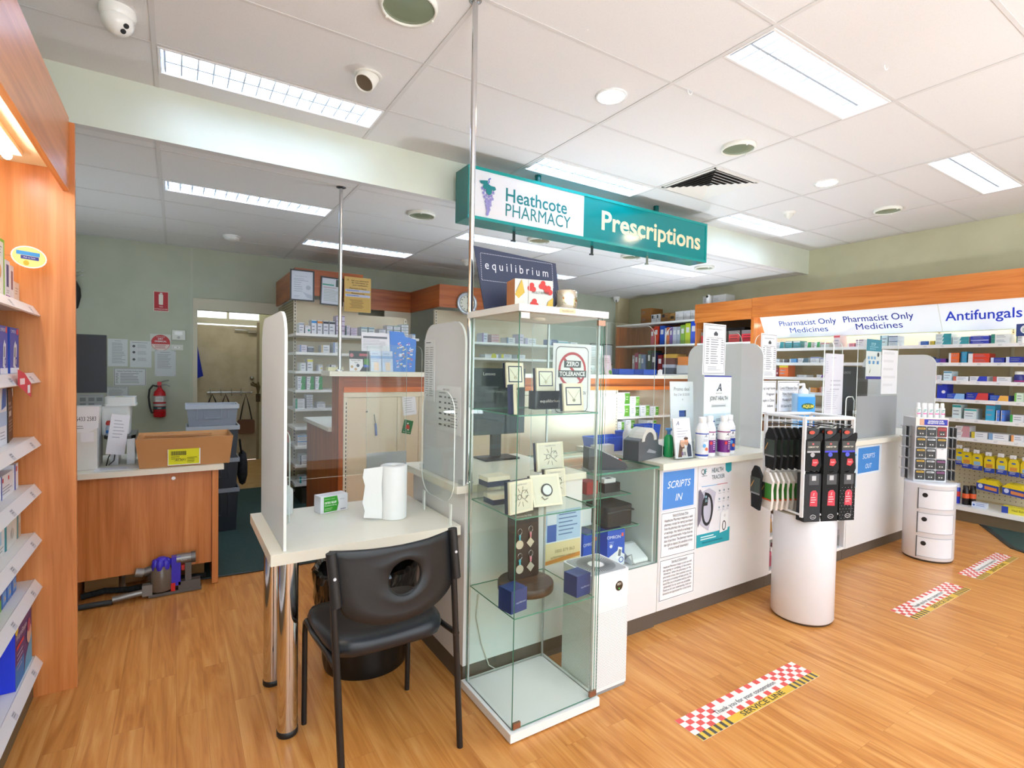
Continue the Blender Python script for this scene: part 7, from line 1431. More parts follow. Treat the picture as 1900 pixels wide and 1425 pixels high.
DR = {'top':(1.72,[(3.891,0.095,[(0.082,'#d9dade','#2f8f9a',3)]),(3.777,0.086,[(0.088,'#2f8f9a','#d9dade',1)]),(3.674,0.084,[(0.088,'#2f8f9a','#d9dade',1)]),(3.533,0.08,[(0.068,'#d9dade','#2a9a5a',3)]),(3.417,0.065,[(0.068,'#d9dade','#2a9a5a',3)]),(3.341,0.095,[(0.054,'#b9c4c8','#b83a4a',1)]),(3.195,0.067,[(0.143,'#d9c9cc','#d85a62',1)]),(3.042,0.07,[(0.041,'#e08a92','#d9dade',0)]),(2.957,0.079,[(0.082,'#cfc9d6','#8a7a9a',1)]),(2.713,0.068,[(0.116,'#b9d4dc','#5a8a9a',0)]),(2.63,0.082,[(0.054,'#b0c0d0','#4a5a7a',1),(0.054,'#b0c0d0','#4a5a7a',1)]),(2.358,0.08,[(0.041,'#2a62b4','#d9dade',0)]),(2.27,0.041,[(0.041,'#c8b43a','#d9dade',0)]),(2.215,0.128,[(0.037,'#cfdcdc','#2f8f9a',3),(0.037,'#cfdcdc','#2f8f9a',3),(0.037,'#cfdcdc','#2f8f9a',3)]),(2.075,0.126,[(0.037,'#cfdcdc','#2f8f9a',3),(0.037,'#cfdcdc','#2f8f9a',3)]),(1.936,0.136,[(0.041,'#2436a8','#c9cfe6',1),(0.041,'#2436a8','#c9cfe6',1)]),(1.784,0.13,[(0.044,'#d9dede','#2f7f72',0),(0.044,'#d9dede','#2f7f72',0)]),(1.606,0.04,[(0.068,'#d9dade','#5a7a6a',0)])]),'second':(1.54,[(3.906,0.061,[(0.048,'#d9dade','#7ab4d8',1)]),(3.799,0.066,[(0.041,'#4a4d58','#d9dade',0)]),(3.715,0.085,[(0.048,'#4a9ad8','#d9dade',0)]),(3.607,0.128,[(0.054,'#d9dade','#4a6a7a',3)]),(3.456,0.104,[(0.068,'#d9dade','#6a7ac0',1)]),(3.341,0.101,[(0.054,'#d9dade','#6a6aa8',1)]),(2.324,0.065,[(0.061,'#2462b4','#d9dade',0)]),(2.21,0.085,[(0.041,'#2a3a9a','#6a2a8a',3)]),(2.1,0.082,[(0.048,'#e0662a','#d9dade',0),(0.048,'#e0662a','#d9dade',0)]),(2.006,0.046,[(0.054,'#2f8fb8','#1a5a7a',0),(0.054,'#2f8fb8','#1a5a7a',0)]),(1.947,0.157,[(0.044,'#d03a22','#d9dade',0),(0.044,'#d03a22','#d9dade',0)]),(1.779,0.096,[(0.048,'#22309a','#c9cfe6',0)]),(1.671,0.107,[(0.054,'#22309a','#c9cfe6',0)])]),'third':(1.362,[(3.9,0.046,[(0.109,'#8a2a3a','#d9dade',2)]),(3.843,0.115,[(0.15,'#e0662a','#e0cf2a',1)]),(3.614,0.115,[(0.027,'#d9dade','#b9c0c8',0)]),(3.374,0.108,[(0.034,'#d9dade','#7a4a9a',3)]),(2.203,0.049,[(0.054,'#d9dade','#b86a6a',0)]),(2.137,0.066,[(0.095,'#c9dce4','#5a8fa8',1)]),(2.059,0.118,[(0.044,'#d9dade','#c86a5a',0)]),(1.929,0.129,[(0.048,'#d9dade','#2436a8',3)]),(1.757,0.125,[(0.048,'#d9dade','#b84a4a',0)])]),'fourth':(1.183,[(3.463,0.092,[(0.054,'#e08a2a','#d9dade',0)]),(3.336,0.089,[(0.068,'#d9c9c4','#b86a5a',0)]),(2.184,0.08,[(0.163,'#2436b0','#d9dade',2)]),(2.109,0.145,[(0.054,'#2a4ab0','#8ab4e0',3)]),(1.951,0.165,[(0.068,'#22309a','#c83a3a',3)]),(1.774,0.133,[(0.051,'#2a52b4','#e0a84a',3)]),(1.6,0.058,[(0.082,'#c9dcc8','#6ab04a',0)])]),'fifth':(0.995,[(2.054,0.068,[(0.136,'#d0dcdc','#2f9a9a',1)]),(1.961,0.094,[(0.102,'#cfd8da','#2f9a9a',1)]),(1.799,0.066,[(0.184,'#2f9ac0','#c84a4a',1)]),(1.722,0.023,[(0.102,'#4a7ad0','#d9dade',0)]),(1.687,0.022,[(0.102,'#4a7ad0','#d9dade',0)]),(1.624,0.087,[(0.068,'#d9dade','#3aa04a',0)])]),'sixth':(0.815,[(2.022,0.109,[(0.054,'#d9d4d6','#c08a92',3),(0.054,'#d9d4d6','#c08a92',3)]),(1.898,0.12,[(0.061,'#d9dade','#c8b43a',0)]),(1.77,0.141,[(0.061,'#d9dade','#7a9ac0',0)]),(1.61,0.08,[(0.061,'#d9dade','#e09a5a',0)])])}
rows(DR, 'shelf of the right wall unit', '-x', 6.475, .16, 'medicines on the right wall unit')
def jar(label, y, z, col, lid='#e6e6e2'):
    t = thing('tablet_jar', label, 'jar', (6.52, y, z)); M = Matrix.Translation((6.52, y, z)); MB(M).lathe([(.034, 0), (.036, .003), (.036, .06), (.028, .07)], P(col, .3)).build('jar_body', t); MB(M).lathe([(.032, .07), (.032, .098), (0, .10)], P(lid, .35)).build('lid', t); MB(M).lathe([(.0365, .006), (.0365, .014)], P('#c82a6a')).build('band', t)
jar('white lidded jar with blue label at the right of the third wall unit shelf', 1.585, 1.363, '#2a2f7a')
YL, BU = '#e0c822', '#2440a0'
for j, (y, z, n) in enumerate(((2.04, .53, 2), (1.985, .505, 3), (1.905, .50, 4), (1.815, .49, 4), (1.725, .49, 4), (1.64, .485, 5), (1.555, .48, 4))):
    h = thing('peg_hook', 'steel peg hook with yellow foot care packs, ' + ORD[j] + ' from the left, upper row', 'hook', (6.83, y - .04, z + .16), 'peg hooks'); MB().tube([(6.834, y - .04, z + .168), (6.54, y - .04, z + .165), (6.515, y - .04, z + .178)], .003, STEEL, n=6).build('rod', h)
    M = fr((6.53, y, z + .135), '-x'); b = MB(M); b.box(.015, .06, .03, .065, .0, .002, PAPER); b.build('price_tab', h)
    for k in range(n):
        b = MB(fr((6.56 + .028 * k, y, z), '-x', 0, .10)); b.slab([(0, 0), (.078, 0), (.078, .125), (.065, .16), (.013, .16), (0, .125)], -.012, 0, P(YL, .35)); b.z = .0004; b.rect(0, 0, .078, .045, P(BU)); b.disc(.038, .12, .016, P('#2a5ab4'), .008); b.rect(.012, .05, .05, .035, P('#d08a3a' if j % 2 else '#8ab4d8')); b.lines(.01, .035, .055, 2, .014, P('#c9cfe6'), .005)
        tag(b.build('foot_care_pack', at=(6.56 + .028 * k, y, z)), 'yellow and blue foot care pack, ' + ORD[k] + ' from front on the ' + ORD[j] + ' upper hook', 'pack', 'foot care packs on the upper hooks')
for j, (y, n) in enumerate(((1.865, 4), (1.675, 4))):
    h = thing('peg_hook', ['steel peg hook holding long insole packs, left one of the lower row', 'steel peg hook holding long insole packs, right one of the lower row'][j], 'hook', (6.83, y - .08, .42), 'peg hooks'); MB().tube([(6.834, y - .08, .428), (6.54, y - .08, .425), (6.515, y - .08, .437)], .003, STEEL, n=6).build('rod', h)
    for k in range(n):
        b = MB(fr((6.56 + .035 * k, y, .30 - .01 * j), '-x', 0, .12)); b.slab([(0, .02), (.165, 0), (.165, .075), (.13, .115), (.04, .125), (0, .09)], -.022, 0, P(YL, .35)); b.z = .0004; b.poly([(0, .02), (.165, 0), (.165, .07), (0, .085)], P(BU)); b.disc(.03, .055, .018, P('#c8d0ec'), .022); b.poly([(.06, .03), (.15, .02), (.15, .05), (.06, .062)], P('#d8854a'))
        tag(b.build('insole_pack', at=(6.56 + .035 * k, y, .30)), 'long yellow and blue insole pack, ' + ORD[k] + ' from front on the ' + ('left' if j == 0 else 'right') + ' lower hook', 'pack', 'insole packs on the lower hooks')
for i, (y, c, h, l) in enumerate(((2.015, '#2436b0', .20, 'blue and red can left of the black cans on the base shelf'), (1.945, '#1c1614', .185, 'black and orange can at left on the base shelf'), (1.90, '#1c1614', .19, 'black and orange can at right on the base shelf'))):
    t = thing('spray_can', l, 'spray can', (6.56, y, .146)); M = Matrix.Translation((6.56 + .03 * (i == 2), y, .146)); MB(M).lathe([(.026, 0), (.027, .003), (.027, h - .05), (.024, h - .04)], P(c, .3)).build('can', t); MB(M).lathe([(.023, h - .04), (.023, h), (0, h + .001)], P('#241c1a' if i else '#c9c9d0', .4)).build('cap', t); MB(M).lathe([(.0275, h * .35), (.0275, h * .6)], P('#d85a2a' if i else '#c83030')).build('label_band', t)
carton('medicine_carton', 'low pale blue carton right of the black cans on the base shelf', 'box', fr((6.50, 1.88, .146), '-x'), .11, .05, .06, [('c', .15, .5, .08, '#3a5ab0'), ('l', .3, .7, .6, 2, .3, '#4a6ab8')], '#cfd8ea')
carton('insole_carton', 'long yellow carton reading FOOT BALM at the right of the base shelf', 'box', fr((6.50, 1.66, .146), '-x'), .26, .06, .09, [('r', 0, 0, .18, 1, '#2440a0'), ('t', 'Heel Balm', .45, .4, .35, '#5a5420', 'C', dict(fit=.09)), ('r', .72, .1, .28, .8, '#c85a4a')], '#d8cc3a')
b = MB(Matrix.Translation((6.43, 1.585, 1.80))); b.M = fr((6.44, 1.60, 1.78), '-x', -.2); b.box(0, .11, 0, .11, 0, .002, P('#2c3f7a')); b.z = .0022; b.disc(.07, .06, .04, PAPER); b.lines(.045, .065, .05, 3, .012, P('#5a8a5a'), .006); tag(b.build('shelf_wobbler', at=(6.44, 1.6, 1.78)), 'navy and white tag sticking out above the top shelf at the right photo edge', 'tag')
b = MB(fr((6.45, 1.53, 1.77), '-x', -.3)); b.box(0, .06, 0, .055, 0, .002, P('#d9dce4')); b.z = .0022; b.text('R', .02, .012, .03, P('#2c3f7a')); tag(b.build('price_card', at=(6.45, 1.53, 1.77)), 'white card with dark letter below the navy tag at the right edge', 'tag')
# tall open cupboard and bookshelf farther along the wall
CW = wood('bright cherry', 'z', ('#b86224', '#d07a34', '#dc8a44'))
t = thing('tall_cupboard', 'tall cherry wood cupboard with an open red box shelf, next to the wall unit', 'cupboard', (6.66, 4.7, 0))
MB().box(6.44, 6.462, YA + .004, 5.14, 2.12, 2.39, wood('bright cherry', 'y', ('#b86224', '#d07a34', '#dc8a44'))).build('fascia', t); MB().box(6.46, 6.875, 5.115, 5.14, 0, 2.39, CW).build('side_panel', t); MB().box(6.46, 6.875, YA + .002, YA + .022, 0, 2.39, CW).build('side_panel', t); MB().box(6.85, 6.87, YA + .022, 5.115, 0, 2.39, P('#6a5a48')).build('back_panel', t); MB().box(6.46, 6.875, YA + .03, 5.11, 2.372, 2.39, P('#a08a68')).build('top_board', t)
MB().box(6.47, 6.85, YA + .025, 5.11, 1.80, 1.822, SHELF).build('shelf', t); MB().box(6.50, 6.85, YA + .025, 5.11, 1.30, 1.32, P('#6a6258')).build('shelf', t)
for j, y in enumerate((5.08, 4.86, 4.62, 4.42)):
    carton('file_box', ORD[j] + ' from the left of the red labelled boxes in the tall cupboard', 'box', fr((6.52, y, 1.823), '-x'), .17, .16, .25, [('r', 0, .0, 1, .68, '#c8303c'), ('l', .15, .5, .7, 2, .2, '#4a1a1e')], '#7a7270', 'red labelled boxes')
tag(MB().box(6.56, 6.84, 4.40, 4.70, 1.986, 2.03, P('#1c1c1e', .4)).build('black_folder', at=(6.7, 4.5, 1.986)), 'black folder lying on the red labelled boxes', 'folder')
t = thing('bookshelf', 'dark wood bookshelf with coloured folders at the far right corner', 'bookshelf', (6.66, 5.9, 0))
MB().box(6.86, 6.876, 5.145, 6.85, 0, 2.17, WDV).build('back_panel', t); MB().box(6.47, 6.86, 6.80, 6.82, 0, 2.17, WDV).build('side_panel', t)
for z in (2.16, 1.80, 1.335): MB().box(6.46, 6.86, 5.145, 6.80, z, z + .024, SHELF).build('shelf', t)
def book(y, w_, h, z, c, l):
    t = thing('folder', l, 'folder', (6.55, y, z), 'folders on the bookshelf'); MB().box(6.52, 6.78, y - w_, y, z, z + h, P(c, .4)).build('cover', t); MB().box(6.518, 6.521, y - w_ * .8, y - w_ * .2, z + h * .55, z + h * .8, P('#d9d9dc')).build('spine_label', t)
for j, (y, w_, h, c, n_) in enumerate(((6.06, .06, .27, '#b8405a', 'pink'), (5.99, .085, .30, '#c03a22', 'red'), (5.87, .09, .30, '#1f4fb4', 'blue'), (5.77, .03, .26, '#b9bcc8', 'pale grey'), (5.73, .05, .27, '#c8643a', 'orange'), (5.67, .05, .27, '#6a4aa0', 'purple'), (5.61, .07, .27, '#b0b4c8', 'silver grey'), (5.53, .06, .27, '#9aa4b8', 'blue grey'), (5.46, .08, .29, '#7aa83a', 'lime green'), (5.37, .09, .31, '#b4c22a', 'yellow green'), (5.27, .10, .33, '#1f4fd0', 'bright blue'))):
    book(y, w_, h, 1.825, c, n_ + ' folder, ' + ORD[j] + ' from the left on the upper bookshelf')
for j, (y, w_, h, c, n_) in enumerate(((6.46, .05, .30, '#b4a8ae', 'pale'), (6.40, .07, .34, '#a83a64', 'magenta'), (6.32, .05, .32, '#9aa89a', 'grey green'), (6.26, .06, .31, '#7a8ab0', 'slate blue'), (6.12, .07, .38, '#1c3a2a', 'dark green'), (6.03, .10, .34, '#1a2246', 'navy'), (5.90, .09, .30, '#7a1a22', 'dark red'))):
    book(y, w_, h, 1.36, c, n_ + ' folder, ' + ORD[j] + ' from the left on the lower bookshelf')
for i, (y, z, w_, h, c, l) in enumerate(((5.78, 1.36, .20, .10, '#4a5468', 'grey tray at the bottom of the lower bookshelf stack'), (5.78, 1.461, .20, .05, '#b4b8cc', 'pale tray, middle of the lower bookshelf stack'), (5.78, 1.512, .20, .10, '#6a3a3a', 'brown box in the lower bookshelf stack'), (5.76, 1.613, .24, .06, '#c99a3a', 'mustard yellow packet on top of the lower bookshelf stack'), (5.50, 1.36, .22, .14, '#b9b9bc', 'grey box at the right of the lower bookshelf'), (5.48, 1.501, .20, .13, '#d0783a', 'orange box with white label on the lower bookshelf'))):
    tag(MB().box(6.50, 6.74, y - w_, y, z, z + h, P(c, .5)).build('storage_box', at=(6.6, y, z)), l, 'box')
ZT = 2.185
for i, (y, w_, z, h, c, l) in enumerate(((6.27, .22, ZT, .12, '#8a5a2c', 'brown carton at the left end of the high shelf, lower one'), (6.27, .22, ZT + .121, .12, '#94632f', 'brown carton on top of another at the left of the high shelf'), (6.04, .10, ZT, .13, '#d0d0d2', 'white carton with black print on the high shelf, left one'), (5.93, .08, ZT, .13, '#d0d0d2', 'white carton with black print on the high shelf, right one'), (5.84, .18, ZT, .13, '#8a6030', 'brown carton right of the black printed cartons on the high shelf'), (5.655, .10, ZT, .12, '#9a7440', 'brown carton with a black label on the high shelf'), (5.55, .15, ZT, .14, '#d3d3d4', 'white carton on the high shelf, leftmost of three'), (5.39, .12, ZT, .14, '#d3d3d4', 'white carton on the high shelf, middle of three'), (5.26, .11, ZT, .14, '#d3d3d4', 'white carton on the high shelf, rightmost of three'))):
    it = [('r', .1, .5, .35, .4, '#26262a'), ('l', .5, .7, .4, 3, .2, '#4a4a50')] if 'black print' in l else [('r', .1, .3, .7, .35, '#2a241c')] if 'black label' in l else [('l', .1, .6, .4, 3, .15, '#8a8a90')]
    carton('storage_carton', l, 'box', fr((6.50, y, z), '-x'), w_ - .004, h, .28, it, c)
for i, (y, w_) in enumerate(((5.10, .16), (4.93, .22))):
    carton('storage_carton', ['white carton on top of the tall cupboard, left of the round camera', 'white carton on top of the tall cupboard, behind the round camera'][i], 'box', fr((6.56, y, 2.393), '-x'), w_, .12, .2, [('l', .1, .6, .4, 3, .15, '#9a9aa0')], '#d3d4d3')
t = thing('desk_camera', 'white round headed indoor camera on top of the tall cupboard', 'security camera', (6.50, 4.955, 2.393)); M = Matrix.Translation((6.50, 4.955, 2.393)); MB(M).lathe([(.035, 0), (.036, .05), (.030, .07), (.033, .09), (.03, .115), (.012, .13), (0, .131)], P('#e6e6e6', .3)).build('camera_body', t); MB(fr((6.4665, 4.955, 2.493), '-x')).lathe([(.018, 0), (.016, .006), (0, .008)], P('#101114', .1)).build('lens', t)
t = thing('framed_certificate', 'dark framed certificate low on the far back wall, left of a second frame', 'picture frame', (6.05, W, 1.5)); MB().box(6.02, 6.26, W - .02, W - .001, 1.50, 1.86, P('#3a3a2c', .4)).build('frame', t); MB().box(6.035, 6.245, W - .022, W - .0195, 1.515, 1.845, P('#c9cfd4', .3)).build('certificate', t)
dup(t, (.28, 0, 0), 'dark framed certificate low on the far back wall, right of another frame')
# ---------------------------------------------------------------- sock rack on its round plinth
t = thing('round_plinth', 'plain white round plinth carrying the sock rack', 'plinth', (3.07, 1.64, 0)); M = Matrix.Translation((3.07, 1.64, 0)); PW = P('#dcdde4', .25)
MB(M).lathe([(.150, 0), (.155, .004), (.155, .015)], P('#4a3c32'), n=48).build('base_ring', t); MB(M).lathe([(.157, .012), (.163, .02), (.163, .605), (.160, .612)], PW, n=64).build('drum', t); MB(M).lathe([(.161, .608), (.161, .618), (.155, .620), (0, .620)], P('#a8a294', .3, .3), n=48).build('top_plate', t)
F, R_, L_, B_ = (2.87, 1.55), (3.16, 1.44), (2.98, 1.84), (3.27, 1.73)
t = thing('sock_rack', 'white wire sock rack standing on the plain round plinth', 'rack', (3.07, 1.64, .62)); WR = P('#e3e4e8', .35)
for (x, y) in (F, R_, L_, B_): MB().box(x - .008, x + .008, y - .008, y + .008, .621, 1.165, WR).build('post', t)
def bar(a, c, z, r=.008): return MB().tube([(*a, z), (*c, z)], r, WR, n=6)
for z, r in ((1.16, .011), (.632, .007)):
    for a, c in ((F, R_), (F, L_), (L_, B_), (R_, B_)): bar(a, c, z, r).build('rail', t)
b = MB()
for a, c in ((L_, B_), (R_, B_)):
    for k in range(1, 7): q = (a[0] + (c[0] - a[0]) * k / 7, a[1] + (c[1] - a[1]) * k / 7); b.tube([(*q, .64), (*q, 1.155)], .003, WR, n=5)
    for z in (.75, .86, .97, 1.08, 1.12): b.tube([(*a, z), (*c, z)], .003, WR, n=5)
b.build('wire_grid', t)
for z in (1.115, .868):
    for k in (.06, .16, .26):
        p = Vector((F[0] + .935 * k, F[1] - .355 * k, z)); q = p + Vector((-.355, -.935, 0)) * .02; s_ = p + Vector((.355, .935, 0)) * .24
        MB().tube([tuple(s_), tuple(p), tuple(q), tuple(q + Vector((-.01, -.02, .012)))], .0028, P('#2a2a2e', .3, .6), n=6).build('hook', t)
    p = Vector((L_[0] - .165, L_[1] - .115, z)); q = p + Vector((.935, -.355, 0)) * .42
    MB().tube([tuple(p), tuple(q)], .0028, P('#2a2a2e', .3, .6), n=6).build('hook', t)
BK = speckle('black knit', '#0d0f11', '#17191c', 300, .9); BK2 = speckle('charcoal knit', '#25272b', '#303338', 300, .9); WK = speckle('white knit', '#d8d2cc', '#e6e2dd', 200, .9)
def socks(M, knit, h, kind, label, grp, w_=.085):
    b = MB(M)
    if kind == 'comfort':
        b.slab([(0, -h), (w_, -h), (w_ + .012, -h + .03), (w_ + .004, -h * .5), (w_ + .004, -.085), (w_ + .016, -.05), (w_ + .014, -.025), (w_, -.022), (w_ * .55, -.05), (0, -.06)], -.022, 0, knit); b.slab([(.004, -.06), (w_ - .008, -.045), (w_ - .008, .0), (.004, .0)], -.012, -.004, BLACK); b.z = .0006
        b.rect(.004, -.108 - .022, w_ - .004, .062, P('#3a3c3a')); b.rect(.004, -.130, w_ - .004, .010, P('#3a3ac0' if label.find('grey') < 0 else '#a8a8ac')); b.text('COMFORT TOP', w_ / 2, -.103, .0075, P('#e6dfcf'), bold=.02, fit=w_ * .75); b.rect(w_ * .4, -.088, .012, .010, P('#b85a5a')); b.disc(w_ * .45, -.142, .014, P('#4a52c8' if label.find('grey') < 0 else '#a8a8ac'), .012); b.poly([(.035, -.20), (.06, -.205), (.078, -.185), (.07, -.165), (.038, -.165)], P('#c0343c')); b.text('Socks', .055, -.186, .007, PAPER); b.disc(w_ * .35, -.02, .018, P('#c0442c'), .010)
    elif kind == 'health':
        b.slab([(0, -h), (w_, -h), (w_, 0), (0, 0)], -.025, 0, knit); b.z = .0006; b.rect(w_ * .25, -.06, w_ * .62, .06, P('#44464a')); b.rect(w_ * .42, -.036, w_ * .26, .026, P('#b9bbbe')); b.slab([(w_ * .32, -.175), (w_ * .8, -.178), (w_ * .8, -.105), (w_ * .68, -.09), (w_ * .5, -.09), (w_ * .36, -.10)], .0008, .0012, P('#c83a4c')); b.z = .0014; b.text('S', w_ * .56, -.118, .014, PAPER, shear=.3); b.lines(w_ * .38, -.13, w_ * .36, 3, .013, P('#e6c9cc'), .004); b.ring(w_ * .55, -.235, .018, .002, PAPER, .012); b.text('Socks', w_ * .55, -.238, .006, PAPER)
        if 'dotted' in label:
            for r_ in range(12):
                for c_ in range(5): b.disc(.004 + c_ * .02 + .01 * (r_ % 2), -.265 + r_ * .017, .0012, PAPER, n=6); b.z = .0016
    else:
        b.slab([(.01, -h), (w_ - .01, -h - .01), (w_, -h + .05), (w_ - .006, -.11), (w_ + .004, -.06), (w_ * .7, -.015), (w_ * .35, -.01), (.004, -.05), (0, -.10)], -.010, .004, knit); b.z = .005
        g = ('#3f8a34', '#2f6a2a') if kind == 'white' else ('#33423a', '#2a352f'); b.rect(.0, -.165, w_ - .002, .09, P(g[0])); b.rect(.0, -.165, w_ * .4, .09, P('#2f3430')); b.poly([(.006, -.14), (.03, -.10), (.03, -.092), (.006, -.13)], P('#d8a04a')); b.rect(.0, -.172, w_ - .002, .009, P('#d85a32' if kind == 'white' else '#8a8d90'))
        b.box(-.001, 0.003, -.165, -.075, -.0105, .0045, P(g[0])).box(-.001, .003, -.173, -.165, -.0105, .0045, P('#d85a32' if kind == 'white' else '#8a8d90'))
    return tag(b.build('sock_pack', at=tuple(M.translation)), label, 'socks', grp)
YR = math.atan2(-.355, .935); YL_ = math.atan2(-.935, -.355)
for j, k in enumerate((.0, .112, .222)):
    for d_ in (1, 0):
        o = Vector((F[0] + .935 * (k + .006), F[1] - .355 * (k + .006), 1.105)) + Vector((.355, .935, 0)) * (.034 * d_ - .012)
        socks(fr(o, '-y', YR), BK, .25 - .02 * (j == 0), 'comfort', ('front ' if not d_ else 'rear ') + ('grey banded ' if j == 0 else 'blue banded ') + 'black sock pack, ' + ORD[j] + ' on the right face upper row', 'sock packs on the right face')
    for d_ in (1, 0):
        o = Vector((F[0] + .935 * (k + .006), F[1] - .355 * (k + .006), .858)) + Vector((.355, .935, 0)) * (.034 * d_ - .010)
        socks(fr(o, '-y', YR), [BK2, BK, BK][j], .262, 'health', ('front ' if not d_ else 'rear ') + ['charcoal', 'plain black', 'dotted black'][j] + ' sock pack, ' + ORD[j] + ' on the right face lower row', 'sock packs on the right face', .10)
for k in range(8):
    o = Vector((L_[0], L_[1], 1.105)) + Vector((-.355, -.935, 0)) * .13 + Vector((.935, -.355, 0)) * (.040 * k - .10)
    socks(fr(o, '-y', YL_), BK, .235, 'black', 'black ankle sock pack with dark card, ' + ORD[k] + ' from the left in the upper left row', 'black sock packs in the left bay')
for k in range(10):
    o = Vector((L_[0], L_[1], .858)) + Vector((-.355, -.935, 0)) * .12 + Vector((.935, -.355, 0)) * (.033 * k - .11)
    socks(fr(o, '-y', YL_), WK, .215, 'white', 'white sock pack with green card, ' + ORD[k] + ' from the left in the lower left row', 'white sock packs in the left bay', .095)
o = Vector((L_[0] - .16, L_[1] - .02, .88)); socks(fr(o, '-y', YL_), BK, .25, 'black', 'long black sock pack hanging at the far left side of the rack', 'sock packs on the far side')

# ---------------------------------------------------------------- earring stand on the drawer column
t = thing('drawer_column', 'round white three tier storage column with black finger holes', 'cabinet', (4.92, 1.68, 0)); PC = P('#dfe0e6', .2); cc = (4.92, 1.68)
M = Matrix.Translation((*cc, 0)); MB(M).lathe([(.150, 0), (.154, .004), (.154, .016)], P('#3c3430'), n=48).build('base_ring', t)
MB(M).lathe([(.156, .014), (.161, .022), (.161, .575), (.163, .578), (.163, .590), (.158, .594), (0, .594)], PC, n=72).build('column', t)
for k in range(3):
    z0 = .04 + k * .183; a0, a1 = math.radians(176), math.radians(262); n = 20; r = .1625
    dr = MB()
    def P3(a, z, q): return (cc[0] + q * math.cos(a), cc[1] + q * math.sin(a), z)
    A = [a0 + (a1 - a0) * i / n for i in range(n + 1)]
    vs_ = [P3(a, z0, r) for a in A] + [P3(a, z0 + .145, r) for a in A]
    dr.add(vs_, [(i, i + 1, n + 2 + i, n + 1 + i) for i in range(n)], PC, True)
    d_ = dr.build('door', t)
    g = MB(); GR_ = P('#a4a6ae', .4)
    for zz in (z0, z0 + .145): g.tube([P3(a, zz, r) for a in A], .0022, GR_, n=5)
    g.tube([P3(a1, z0, r), P3(a1, z0 + .145, r)], .0022, GR_, n=5); g.build('door_seam', d_)
    g = MB(); g.tube([P3(a0 - .02, z0 - .01, r), P3(a0 - .02, z0 + .15, r)], .004, P('#55585e'), n=5); g.build('door_gap', d_)
    a = math.radians(190); c0 = Vector(P3(a, z0 + .10, r - .002)); c1 = Vector(P3(a, z0 + .10, r + .0012)); MB().cyl(tuple(c0), tuple(c1), .017, BLACK, n=20).build('finger_hole', d_)
EY = -.80; EW = .215; eo = Vector((4.79, 1.742, .596)); M = fr(eo, '-y', EY)
t = thing('earring_stand', 'white revolving earring stand with a blue header on the drawer column', 'display stand', tuple(eo)); EWH = P('#d6d8de', .4)
MB(M).box(0, EW, 0, .485, -EW * .9, 0, EWH).build('tower', t)
b = MB(M); b.box(.0, EW, .425, .49, 0, .004, P('#e3e0dc')); b.z = .0045; b.rect(.025, .432, .185, .046, P('#b8606a')); b.rect(.055, .434, .152, .042, P('#2436a8')); b.rect(.027, .434, .028, .042, P('#d9a68a')); b.text('EARRINGS FOR', .132, .458, .011, PAPER, bold=.03, fit=.10); b.text('SENSITIVE EARS', .132, .443, .011, PAPER, bold=.03, fit=.11); b.build('header_card', t)
hn = 0
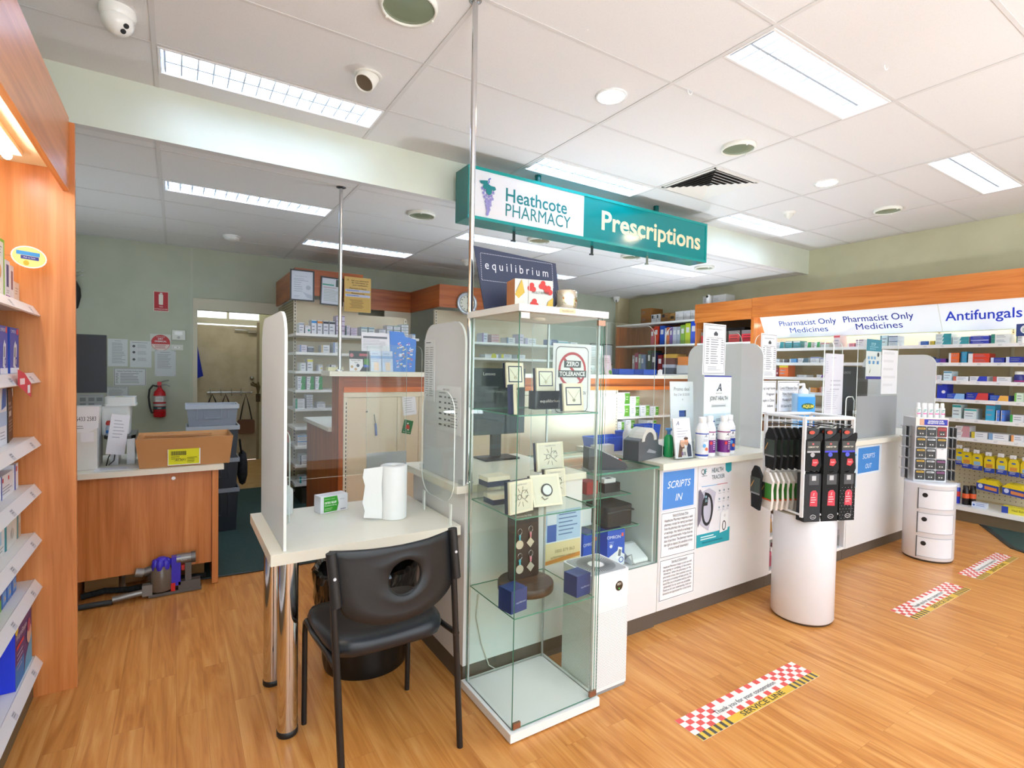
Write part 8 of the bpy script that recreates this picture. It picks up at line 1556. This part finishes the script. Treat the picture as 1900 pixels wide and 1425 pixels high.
for r_ in range(5):
    for c_ in range(3):
        x, z = .008 + c_ * .068, .345 - r_ * .083
        MB(M).tube([(x + .03, z + .070, 0), (x + .03, z + .072, .025), (x + .03, z + .078, .03)], .0018, STEEL, n=5).build('hook', t)
        tc = ['#c8a030', '#b9bcc0', '#b9bcc0' if r_ else '#c02028'][c_] if not (c_ == 2 and r_ > 2) else '#8a3a7a'
        if c_ == 2 and r_ == 1: tc = '#c8a030'
        b = MB(M)
        if r_ == 2 and c_ == 2: b.box(x, x + .060, z, z + .074, .006, .008, P('#dfe0e4')); lb = 'blank white card in the third row of the earring stand'
        else:
            b.slab(rrect(x, z, x + .060, z + .076, .007), .006, .009, P('#1b1b1c' if tc != '#c02028' else '#7a1418', .3)); b.z = .0092; b.slab(rrect(x + .004, z + .053, x + .056, z + .067, .006), .0092, .0097, P(tc, .3)); b.z = .01; b.rect(x + .012, z + .008, .036, .036, P('#3a3a3a')); b.disc(x + .022, z + .022, .0045, P('#d9d9d4', .2)); b.disc(x + .038, z + .022, .0045, P('#d9d9d4', .2)); b.lines(x + .01, z + .058, .04, 1, .01, P('#6a5a2a' if tc == '#c8a030' else '#5a5a60'), .004)
            lb = {'#c8a030': 'gold', '#b9bcc0': 'silver', '#c02028': 'red', '#8a3a7a': 'purple'}[tc] + ' labelled black earring card, ' + ORD[r_] + ' row, ' + ['left', 'middle', 'right'][c_] + ' column of the stand front'
        tag(b.build('earring_card', at=tuple(M @ Vector((x, z, .006)))), lb, 'earrings', 'earring cards on the stand front')
for sd, nm in ((1, 'right'), (-1, 'left')):
    for r_ in range(5):
        for c_ in range(4 if sd > 0 else 3):
            b = MB(M); x0 = EW if sd > 0 else 0; q = .022 + .013 * c_
            b.box(x0 + sd * q, x0 + sd * (q + .003), .345 - r_ * .083, .415 - r_ * .083, -.085 + .02 * (c_ % 2), -.03 + .02 * (c_ % 2), P(['#8a8d90', '#3a3c40', '#b0b2b4', '#55585c'][c_], .3))
            tag(b.build('earring_card', at=tuple(M @ Vector((x0, .38 - r_ * .083, -.05)))), 'edge on card, ' + ORD[c_] + ' outward on the ' + nm + ' side of the stand, ' + ORD[r_] + ' row', 'earrings', 'earring cards on the stand sides')
        MB(M).tube([(x0, .418 - r_ * .083, -.05), (x0 + sd * .075, .418 - r_ * .083, -.05), (x0 + sd * .08, .426 - r_ * .083, -.05)], .0018, STEEL, n=5).build('hook', t)
for i in range(5):
    o = M @ Vector((.028 + i * .040, .4855, -.035)); b = thing('spray_bottle', 'small white ear care spray bottle, ' + ORD[i] + ' from the left on the earring stand', 'bottle', tuple(o), 'spray bottles on the earring stand'); Mo = Matrix.Translation(o)
    MB(Mo).lathe([(.017, 0), (.018, .003), (.018, .075), (.011, .085)], P('#e6e8ea', .3)).build('bottle_body', b); MB(Mo).lathe([(.012, .085), (.013, .088), (.011, .115), (.0, .116)] if i in (0, 4) else [(.0165, .075), (.0165, .112), (0, .114)], P('#eef0f0', .35)).build('cap', b)
    q = MB(fr(o + Vector((-.0178 * .78, -.0178 * .62, 0)), '-y', EY)); q.z = .0012; q.poly([(-.010, .045), (.004, .045), (.011, .064), (-.006, .064)], P('#2f9a8a')); q.rect(-.012, .028, .024, .010, P('#e07ab0')); q.text('ZA', 0, .049, .010, PAPER, bold=.03); q.build('label_print', b)
